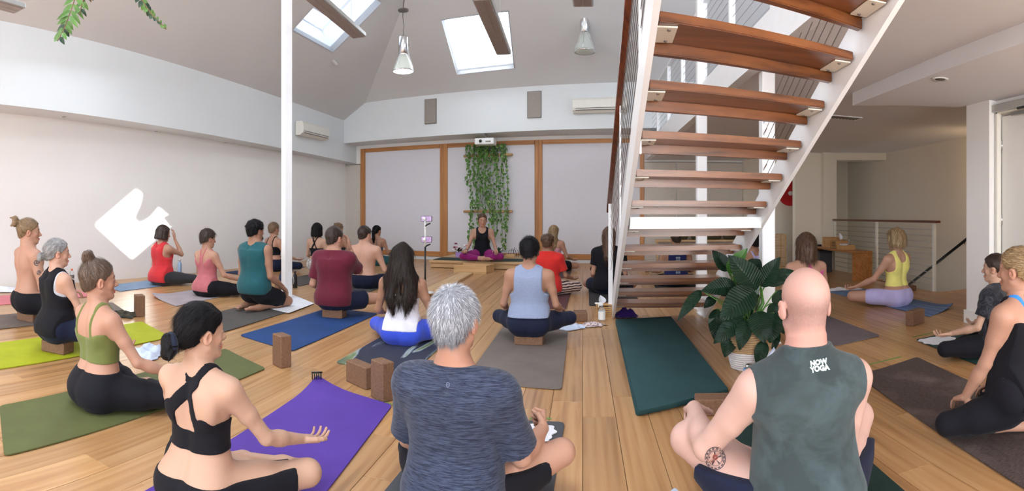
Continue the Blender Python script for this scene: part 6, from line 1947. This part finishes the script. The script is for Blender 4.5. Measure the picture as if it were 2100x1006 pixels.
# 6 pink tank
p = place(425, 610, 470)
P6 = person('short-haired woman in a dusty pink racerback top and black leggings', rz=-.12, h=.012, hh=.006, skin=S['fair'],
   tops=[dict(name='tank_top', hem=.06, band=.40, bandarc=.05, back=[(-.055, .63, -.015, .47, .009), (.055, .63, .015, .47, .009), (0, .47, 0, .38, .034)], t=.007, mat=m_cloth('cloth_dusty_pink', OL(188, 108, 116)), wr=.002)], bottom=LG(BK2),
   hair=hr('short', HD, n=1100, sl=.035, sw=.0022, lift=.2, t=.014), arms=dict(both=dict(w=(.30, .28, .20))), yaw=-.25, pitch=-.1, **p)
# 7 kneeling bearded man
p = place(524, 640, 452, .0, back=.14, nom=.845 + .152, zo=.15)
beardm = HB
P7 = person('bearded man with tousled black hair in a teal sleeveless shirt, kneeling on his heels', rz=-.08, h=.011, hh=.0055, fem=False, pose='kneel', skin=S['tan'],
   tops=[dict(name='sleeveless_shirt', hem=.03, arm=(.030, .44), armx=.040, t=.013, wr=.0045, mat=m_cloth('cloth_teal', OL(30, 84, 92)), neckf=(.06, .63))], bottom=SHT(BK, grow=.02, end=('thigh', .72), wr=.003),
   hair=hr('curls', HB, n=700, sl=.03, lift=.4, t=.014, extra=lambda E, C: [(E((0, .062, .008), (.046, .036, .032)), .012), (C((-.05, .02, .05), (-.02, .06, .0), .014), .012), (C((.05, .02, .05), (.02, .06, .0), .014), .012)]), arms=dict(both=dict(w=(.20, .22, .10), f=(0, .7, -.6), n=(0, -.5, -1))), yaw=-.15, **p)
# 8 person behind him
p = place2(562, 456, 10.5)
P8 = person('light-haired woman in dark leggings behind the kneeling man, arm stretched to her knee', rz=-.25, h=.015, hh=.008, skin=S['fair'],
   tops=[dict(name='crop_top', hem=.27, band=.42, back=[(-.07, .63, -.08, .40, .012), (.07, .63, .08, .40, .012)], mat=BK)], bottom=LG(NV), hair=hr('short', HL, n=300, t=.012), arms=UPB, **p)
# 9 crossed straps, dark bob, patterned leggings
p = place(651, 567, 457, .09); under(p, 'cork block under the woman with dark bobbed hair and crossed straps', rz=.1)
P9 = person('woman with a dark bob, black crossed-strap top and black-and-white patterned leggings', rz=-.10, h=.013, hh=.007, skin=S['light'],
   tops=[dict(name='crop_top', hem=.25, band=.395, back=[(-.075, .63, .055, .38, .015), (.075, .63, -.055, .38, .015)], mat=BK)], bottom=LG(m_cloth('cloth_blackwhite', OL(206, 200, 198), OL(30, 28, 30), 'tiedye'), end=('shin', .8)),
   hair=hr('bob', HB, len=.07, n=700, sl=.06), arms=DN, yaw=-.05, **p)
# 10 behind the maroon man
p = place(694, 551, 457)
P10 = person('person with tousled light hair, mostly hidden behind the man in the maroon shirt', rz=-.1, h=.016, hh=.008, skin=S['fair'], tops=[TK(CH)], bottom=LG(CH), hair=hr('curls', HL, n=200, seed=5), arms=UPB, **p)
# 11 maroon t-shirt
p = place(686, 655, 466, .09); under(p, 'cork block under the man in the maroon shirt', rz=.1)
P11 = person('man in a maroon t-shirt and navy shorts touching his face with one hand', rz=.02, h=.011, hh=.0055, fem=False, skin=S['fair'], bulk=1.0, sh=.172,
   tops=[dict(name='t_shirt', hem=.04, sleeve=.72, t=.014, wr=.004, flare=.016, mat=m_cloth('cloth_maroon', OL(96, 26, 44)))], bottom=SHT(NV, end=('thigh', .55), grow=.02, wr=.003),
   hair=hr('short', HD, n=1300, sl=.016, lift=.4, t=.006), arms=dict(R=dict(w=(.09, .18, .60), f=(-.25, .1, 1), n=(-.7, -.5, 0), side=(-.4, -.8, .2), pole=(.35, .3, -1)), L=dict(w=(.26, .22, .17))), knee=(.36, .32, .08), yaw=-.25, **p)
# 12 shirtless, navy shorts
p = place(748, 593, 464)
P12 = person('shirtless pale man with short dark hair in navy shorts', rz=.05, h=.013, hh=.0065, fem=False, skin=S['pale'], bottom=SHT(NV, wr=.003), hair=hr('short', HD, n=900, sl=.018, lift=.35), arms=dict(both=dict(w=(.30, .30, .19))), yaw=-.3, **p)
# 13 ponytail, teal shorts
p = place(773, 545, 462)
P13 = person('dark-haired woman with a long ponytail, strappy grey top and teal shorts', rz=.0, h=.014, hh=.007, skin=S['tan'],
   tops=[dict(name='crop_top', hem=.30, band=.38, back=[(-.03, .63, -.05, .37, .006), (.03, .63, .05, .37, .006)], mat=m_cloth('cloth_steel_grey', OL(70, 78, 96)))], bottom=LG(m_cloth('cloth_teal2', OL(34, 84, 90)), end=('thigh', .85)), hair=hr('pony', HB, n=400), arms=UPB, yaw=-.3, **p)
# 14 long wavy hair, white top, blue leggings
p = place(826, 711, 502)
P14 = person('woman with very long dark wavy hair, white top and bright blue leggings', rz=.12, h=.010, hh=.005, skin=S['tan'], bulk=1.0,
   tops=[TK(m_cloth('cloth_white', OL(222, 220, 232)), hem=.12, band=.42, bandarc=.02, back=[(-.05, .63, -.06, .40, .012), (.05, .63, .06, .40, .012)])], bottom=LG(m_cloth('cloth_cobalt', OL(58, 84, 214)), waist=.19, t=.006),
   hair=hr('long', m_hair('hair_espresso', (.014, .009, .008), (.055, .034, .026), .5, .25), len=.33, wid=.105, n=3600, sl=.09, sw=.003, wave=.004, down=.52, nz=.013, nf=42, t=.018, seed=8), arms=UPB, **p)
logo = MB().lathe([(0, 0), (.011, 0), (.011, .0012), (0, .0012)], n=14)
# 15 teacher on the stage
d_t = 10.95; r_ = ray(989, HZ)
P15 = person('teacher in a black tank top and magenta leggings meditating on the stage, facing the class', at=(r_.x * d_t, r_.y * d_t, .178), s=1.13, rz=PI + .20, h=.010, hh=.0045, skin=S['fair'], hand_h=.005,
   tops=[TK(BK, hem=.06, neckf=(.075, .575, .8), arm=(.058, .40))], bottom=LG(m_cloth('cloth_magenta', OL(138, 28, 106)), end=('shin', .72)), hair=hr('lowbun', HM, tie=(0, -.11, .09), n=900, sl=.05),
   arms=dict(both=dict(w=(.27, .30, .185), n=(0, .1, 1), side=(1, 0, 0), curl=(.3, .5, .4)), L=dict(w=(.25, .27, .20), n=(0, 0, -1), side=(-1, 0, 0), curl=(.25, .4, .3))), pitch=-.10, yaw=.15, **{})
# 16 grey-haired man, front centre
p = place2(934, 592, 1.93, .0, nom=.898, smax=1.05)
P16 = person('man with short silver-grey hair in a heathered blue-grey t-shirt, front centre', rz=-.10, h=.0085, hh=.0040, fem=False, skin=S['fair'], hand_h=.0036, sh=.180, bulk=1.0, arm_r=1.1, up=.032, slope=.012, headscale=1.09, knee=(.36, .30, .17),
   tops=[dict(name='t_shirt', hem=.02, sleeve=.80, t=.013, wr=.005, flare=.014, h=.006, mat=m_cloth('cloth_heather_blue', OL(26, 31, 50), OL(70, 78, 100), 'heather'))], bottom=SHT(BK, end=('thigh', .72), t=.004),
   hair=hr('short', HG, n=7000, sl=.022, sw=.0015, nape_dark=.5, lift=.40, t=.006, back=(-.09, .022, .5), seed=4), arms=dict(both=dict(w=(.27, .33, .25), f=(-.2, .9, .15), n=(-1, .1, .15), side=(0, 0, 1), curl=(1.2, 1.5, 1.0), thumb='in', pole=(.15, -.5, -1))), yaw=-.08, red=.2, **p)
# 17 light grey tank
p = place(1086, 712, 487, .08); under(p, 'cork block under the person in the light grey tank top', dims=(.24, .14, .075), rz=0)
P17 = person('person with short black hair in a light grey marled tank top and navy leggings', rz=.0, h=.010, hh=.005, fem=True, sh=.165, bulk=1.04, skin=S['tan'],
   tops=[TK(m_cloth('cloth_marl', OL(150, 162, 190), OL(118, 128, 156), 'melange'), t=.009, wr=.0015, arm=(.056, .40), hem=.155)], bottom=LG(NV), hair=hr('short', HB, n=2200, sl=.024, lift=.3, t=.012, back=(-.09, .045, .55)), arms=dict(both=dict(w=(.25, .22, .18))), **p)
# 18 red shirt, patterned trousers
p = place(1124, 608, 480)
P18 = person('curly brown-haired person in a red t-shirt and wave-patterned trousers', rz=-.2, h=.012, hh=.006, fem=True, sh=.165, skin=S['tan'],
   tops=[dict(name='t_shirt', hem=.05, sleeve=.65, t=.012, wr=.003, flare=.014, mat=m_cloth('cloth_scarlet', OL(206, 44, 40)))], bottom=LG(m_cloth('cloth_wave', (.5, .3, .2), None, 'wavestripe'), grow=.012), hair=hr('curls', HM, n=500, t=.010, seed=9), arms=UPB, **p)
# 19 long blonde
p = place(1136, 558, 462)
P19 = person('woman with long blonde hair in a pale pink top near the back wall', rz=-.25, h=.013, hh=.007, skin=S['fair'],
   tops=[dict(name='crop_top', hem=.25, band=.42, back=[(-.06, .63, -.07, .40, .008), (.06, .63, .07, .40, .008)], mat=m_cloth('cloth_pale_pink', OL(222, 160, 178)))], bottom=LG(BK, end=('thigh', .6), grow=.008), hair=hr('long', HBL, len=.20, wid=.055, n=900, sl=.09, sw=.004, down=.45, t=.012), arms=UPB, **p)
# 20 black tee beside the stringer
p = place(1249, 604, 465)
P20 = person('woman with long straight brown hair in a black t-shirt at the foot of the stairs', rz=-.05, h=.012, hh=.007, skin=S['fair'],
   tops=[dict(name='t_shirt', hem=.05, sleeve=.55, t=.012, wr=.003, flare=.01, mat=BK)], bottom=SHT(NV), hair=hr('long', HM, len=.18, wid=.04, n=900, sl=.09, sw=.003, down=.45, t=.008), arms=dict(both=dict(w=(.20, .20, .15))), knee=(.30, .26, .085), **p)
# 21 person further back behind the stringer
p = place(1244, 566, 479)
P21 = person('person with cropped dark hair behind the woman at the foot of the stairs', rz=-.15, h=.015, hh=.008, fem=False, skin=S['fair'], tops=[TK(BK, hem=.10, arm=(.065, .36), neckb=(.085, .56))], bottom=LG(BK), hair=hr('short', HD, n=300), arms=UPB, **p)
# 22 man in patterned navy tank behind the stairs
p = place(1386, 590, 474)
P22 = person('man in a navy tank top with a pale printed pattern, seen through the stair treads', rz=.12, h=.013, hh=.007, fem=False, skin=S['tan'], tops=[TK(m_cloth('cloth_navy_tank', OL(22, 28, 78)), t=.010, arm=(.056, .40))], bottom=LG(BK), hair=hr('short', HD, n=500, sl=.015), arms=UPB, **p)
# 23 lavender top behind the plant
p = place(1546, 618, 476)
P23 = person('dark-haired woman in a lavender racerback top behind the big plant', rz=.2, h=.014, hh=.007, skin=S['tan'],
   tops=[dict(name='tank_top', hem=.08, band=.40, bandarc=.05, back=[(-.06, .63, -.02, .48, .014), (.06, .63, .02, .48, .014), (0, .50, 0, .36, .045)], mat=m_cloth('cloth_lavender', OL(176, 168, 216)))], bottom=LG(BK), hair=hr('highbun', HB, n=300), arms=LAP, **p)
# 24 pink racerback
p = place(1652, 662, 478)
P24 = person('brown-haired woman with a shoulder-length bob in a raspberry racerback top', rz=.15, h=.011, hh=.0055, skin=S['fair'], sh=.165, bulk=1.08,
   tops=[dict(name='tank_top', hem=.07, band=.37, bandarc=.07, back=[(0, .63, 0, .47, .014), (0, .50, -.12, .36, .020), (0, .50, .12, .36, .020), (0, .47, 0, .36, .03)], t=.006, mat=m_cloth('cloth_raspberry', OL(186, 52, 128), OL(222, 110, 168), 'tiedye'))], bottom=LG(BK),
   hair=hr('bob', HM, len=.10, n=2600, sl=.07, sw=.0026, nz=.005, t=.012), arms=DN, **p)
# 25 yellow top
p = place(1838, 630, 469)
P25 = person('woman with wavy blonde bob in a pale yellow crop top and lavender shorts', rz=.34, h=.0105, hh=.005, skin=S['fair'],
   tops=[dict(name='crop_top', hem=.215, arm=(.050, .40), neckb=(.066, .555, .75), neckf=(.07, .56), t=.006, mat=m_cloth('cloth_yellow', OL(232, 222, 128)))], bottom=LG(m_cloth('cloth_lilac', OL(186, 176, 222)), end=('thigh', .62), waist=.185),
   hair=hr('curlybob', HBL, len=.005, n=2200, sl=.05, sw=.003, nz=.010, nf=75, wave=.004, t=.014), arms=dict(both=dict(w=(.30, .32, .20), n=(0, .1, 1), side=(1, 0, 0), curl=(.5, .7, .5))), knee=(.34, .34, .10), yaw=.1, pitch=-.1, **p)
# 26 tie-dye t-shirt
p = place(2040, 738, 521)
P26 = person('dark-haired woman in a black tie-dyed t-shirt beside the pillar', rz=.45, yaw=.15, h=.011, hh=.0055, skin=S['light'],
   tops=[dict(name='t_shirt', hem=.05, sleeve=.60, t=.012, wr=.002, flare=.012, mat=m_cloth('cloth_tiedye', (.012, .012, .018), (.05, .055, .07), 'tiedye'))], bottom=LG(BK2), hair=hr('lowbun', HD, tie=(0, -.12, .07), n=900, sl=.05), arms=UPB, **p)
# 27 blonde at the right edge
p = place(2086, 918, 508, .0, back=.10, nom=.845 + .145, zo=.145)
P27 = person('blonde woman with pinned-up hair, black tank top and sky blue straps, at the right edge', rz=.30, h=.0095, hh=.0045, pose='kneel', skin=S['fair'], sh=.166, bulk=1.10, arm_r=1.15,
   tops=[dict(name='sports_bra', hem=.30, band=.43, back=[(-.085, .63, -.055, .50, .013), (.085, .63, .055, .50, .013), (-.055, .50, -.05, .40, .011), (.055, .50, .05, .40, .011)], front=[(-.07, .63, -.08, .38, .012), (.07, .63, .08, .38, .012)], t=.005, mat=m_cloth('cloth_sky', OL(60, 140, 226))), dict(name='tank_top', hem=.05, band=.40, bandarc=.05, back=[(-.030, .63, -.05, .38, .007), (.030, .63, .05, .38, .007)], front=[(-.085, .63, -.08, .38, .02), (.085, .63, .08, .38, .02)], t=.010, mat=BK)],
   bottom=LG(BK2), hair=hr('lowbun', HBL, tie=(0, -.11, .12), n=2200, sl=.055, sw=.0022, nz=.004, extra=lambda E, C: [(E((0, -.115, .14), (.032, .030, .045)), .02)]), arms=dict(both=dict(w=(.16, .24, .02), f=(-.3, .8, -.3), n=(0, 0, -1))), shins=dict(L=((-.24, .27, -.06), (-.02, .10, -.10), (.10, -.06, -.115)), R=((.26, .34, -.06), (.10, -.02, -.11), (.08, -.18, -.12))), yaw=.1, **p)
# 28 bald man
p = place2(1650, 556, 1.78, .055, smax=1.06)
P28 = person('bald man in a dark green sleeveless shirt with a white print', rz=.02, h=.0085, hh=.0040, fem=False, skin=m_skin('skin_pinkish', (.62, .40, .34), .5), hand_h=.0036, sh=.168, bulk=.93, arm_r=1.15, slope=.044, headscale=1.04, leg_r=1.08, knee=(.34, .27, .215), red=.55, stubble=True,
   tops=[dict(name='sleeveless_shirt', hem=.0, arm=(.030, .42), armx=.050, t=.014, wr=.003, h=.006, neckb=(.045, .650), mat=m_cloth('cloth_dark_green', OL(54, 64, 66), OL(72, 86, 90), 'patch'))], bottom=SHT(NV, end=('thigh', .70), grow=.022, t=.005, wr=.002),
   arms=dict(L=dict(w=(.30, .36, .29), f=(-.1, .8, -.3), n=(0, -.3, -1), side=(-1, 0, 0), curl=(.5, .7, .4), pole=(.55, -.5, -1)), R=dict(w=(.17, .30, .20), pole=(.0, -.4, -1))), yaw=.0, **p)
# ------------------------------------------------------------ prints, tattoos, small marks that sit on cloth or skin
def bvh_of(o): return BVHTree.FromPolygons([v.co for v in o.data.vertices], [tuple(p.vertices) for p in o.data.polygons])
def stick(host, flat, org, direction, right, upv, parent, name, mat, off=.0018, label=None):
    """lays a flat mesh (x, y in metres) onto the host surface by rays along direction"""
    b = bvh_of(host); vs = []
    direction = Vector(direction).normalized(); right = Vector(right); upv = Vector(upv)
    for v in flat.v:
        o = Vector(org) + right * v[0] + upv * v[1] - direction * .4
        hit, n, i, dd = b.ray_cast(o, direction, 2.0)
        vs.append(hit - direction * off if hit else o + direction * .4)
    mb = MB(); mb.raw(vs, flat.f)
    o = mb.build(name, mat, parent)
    if label: o['label'] = label
    return o
def text_mesh(s, size, bold=.012):
    c = bpy.data.curves.new('text', 'FONT'); c.body = s; c.size = size; c.align_x = 'CENTER'; c.offset = bold; c.resolution_u = 3; c.space_line = .82; c.space_character = 1.02
    o = bpy.data.objects.new('text', c); COL.objects.link(o)
    bpy.context.view_layer.update()
    me = bpy.data.meshes.new_from_object(o.evaluated_get(bpy.context.evaluated_depsgraph_get()))
    bm = bmesh.new(); bm.from_mesh(me); bmesh.ops.triangulate(bm, faces=bm.faces)
    bmesh.ops.subdivide_edges(bm, edges=[e for e in bm.edges if e.calc_length() > .012], cuts=1)
    bmesh.ops.triangulate(bm, faces=bm.faces)
    mb = MB(); bm.verts.ensure_lookup_table(); mb.raw([v.co.copy() for v in bm.verts], [[v.index for v in f.verts] for f in bm.faces]); bm.free()
    bpy.data.objects.remove(o); return mb
PRINT = m_plain('print_white', OL(206, 222, 226), .6, 0, .02)
s8 = P28['s']
stick(P28['sleeveless_shirt'], text_mesh('NOW\nYOGA', .0215, .0013), (.008, 0, .552 * s8), (0, 1, 0), (1, -.0, .06), (-.06, 0, 1), P28['root'], 'print', PRINT)
def ring_mesh(segs):
    mb = MB()
    for (x, y, r0, r1, a0, a1) in segs:
        n = max(4, int(abs(a1 - a0) * 4)); vs = []
        for i in range(n + 1):
            a = a0 + (a1 - a0) * i / n; vs += [(x + r0 * math.cos(a), y + r0 * math.sin(a), 0), (x + r1 * math.cos(a), y + r1 * math.sin(a), 0)]
        mb.raw(vs, [(2 * i, 2 * i + 1, 2 * i + 3, 2 * i + 2) for i in range(n)])
    return mb
INK = m_plain('tattoo_ink', (.055, .050, .065), .6, 0, .2); INKR = m_plain('tattoo_red', (.30, .07, .06), .6, 0, .2)
Kn = np.array(P28['legs']['L']['K']) * s8
Hp_ = np.array(P28['legs']['L']['H']) * s8
tc_ = Vector(Kn + (Hp_ - Kn) * .34)
camL = Vector((0, 0, EYE)) - Vector(P28['root'].location); camL.rotate(Euler((0, 0, -P28['root'].rotation_euler[2])))
dv = (tc_ - camL).normalized(); rt_ = dv.cross(Vector((0, 0, 1))).normalized(); ut_ = rt_.cross(dv).normalized()
rg = [(0, 0, .0325, .0350, 0, 2 * PI), (0, 0, .0245, .0262, -.3, PI + .5), (0, 0, .0215, .0228, 0, 2 * PI)]
for k in range(15): rg.append((0, 0, .0275, .0312, k * 2 * PI / 15, k * 2 * PI / 15 + .26))
for k in range(5): rg.append((0, 0, .006, .0205, .3 + k * 1.256, .3 + k * 1.256 + .25))
stick(P28['body'], ring_mesh(rg), tc_, dv, rt_, ut_, P28['root'], 'tattoo', INK, .0012, 'round dark tattoo above the knee')
stick(P28['body'], ring_mesh([(0, .004, .002, .009, 0, 2 * PI), (-.008, -.008, .001, .006, 0, 2 * PI)]), tc_, dv, rt_, ut_, P28['root'], 'tattoo', INKR, .0014, 'small red centre of the knee tattoo')
# tattoos on the shirtless man's right arm
J = P1['J']; s1 = P1['s']
camL = Vector((0, 0, EYE)) - Vector(P1['root'].location); camL.rotate(Euler((0, 0, -P1['root'].rotation_euler[2])))
for t_, sc1 in ((.22, .030), (.52, .022), (.72, .018)):
    c_ = Vector((J['SR'] + (J['ER'] - J['SR']) * t_) * s1); dv = (c_ - camL).normalized(); rt_ = dv.cross(Vector((0, 0, 1))).normalized(); ut_ = rt_.cross(dv).normalized()
    L_ = [(0, 0, sc1 * .7, sc1, 0, 5.2), (.004, .006, sc1 * .15, sc1 * .45, 1, 6.2), (-.012, -.012, sc1 * .2, sc1 * .42, 0, 4), (.014, -.006, sc1 * .15, sc1 * .35, 0, 5)]
    stick(P1['body'], ring_mesh(L_), c_, dv, rt_, ut_, P1['root'], 'tattoo', INK, .0012, 'dark tattoo on the upper arm')
# small round emblem at the collar of the heathered shirt, and on the blue leggings
def emblem(P, key, org, size, mat=PRINT, d=(0, 1, 0)):
    L_ = [(0, 0, size * .82, size, 0, 2 * PI), (0, -.2 * size, size * .40, size * .52, .3, 2.8), (0, -.55 * size, size * .10, size * .45, 1.2, 1.9)]
    stick(P[key], ring_mesh(L_), org, d, (1, 0, 0), (0, 0, 1), P['root'], 'emblem', mat, .0016)
emblem(P16, 't_shirt', (.012, 0, .545 * P16['s']), .0075, m_plain('emblem_grey', OL(130, 140, 170), .5))
emblem(P14, 'leggings', (-.02, 0, .145 * P14['s']), .008)
# printed motif on the navy tank seen through the stairs
L_ = []
for zc in (.44, .40, .36, .26, .22):
    for q in (-1, 1): L_.append((q * .018, zc, .013, .016, 0, 2 * PI)); L_.append((q * .018, zc, .003, .006, 0, 2 * PI))
stick(P22['tank_top'], ring_mesh(L_), (0, 0, 0), (0, 1, 0), (1, 0, 0), (0, 0, 1), P22['root'], 'print', PRINT)
# bra-strap sliders, bracelets, necklace, triangle mark
J = P15['J']; s5 = P15['s']
for nm, m_ in (('R', BLACKM), ('L', CHROME)):
    W = J['W' + nm]; E_ = J['E' + nm]; c_ = W + (E_ - W) * .08; a_ = vn(E_ - W); b1 = vn(np.cross(a_, (0, 0, 1))); b2 = np.cross(a_, b1)
    MB().tube([Vector((c_ + (b1 * math.cos(t) + b2 * math.sin(t)) * .028) * s5) for t in np.linspace(0, 2 * PI, 15)], .004, 6, caps=False).build('bracelet', m_, P15['root'])
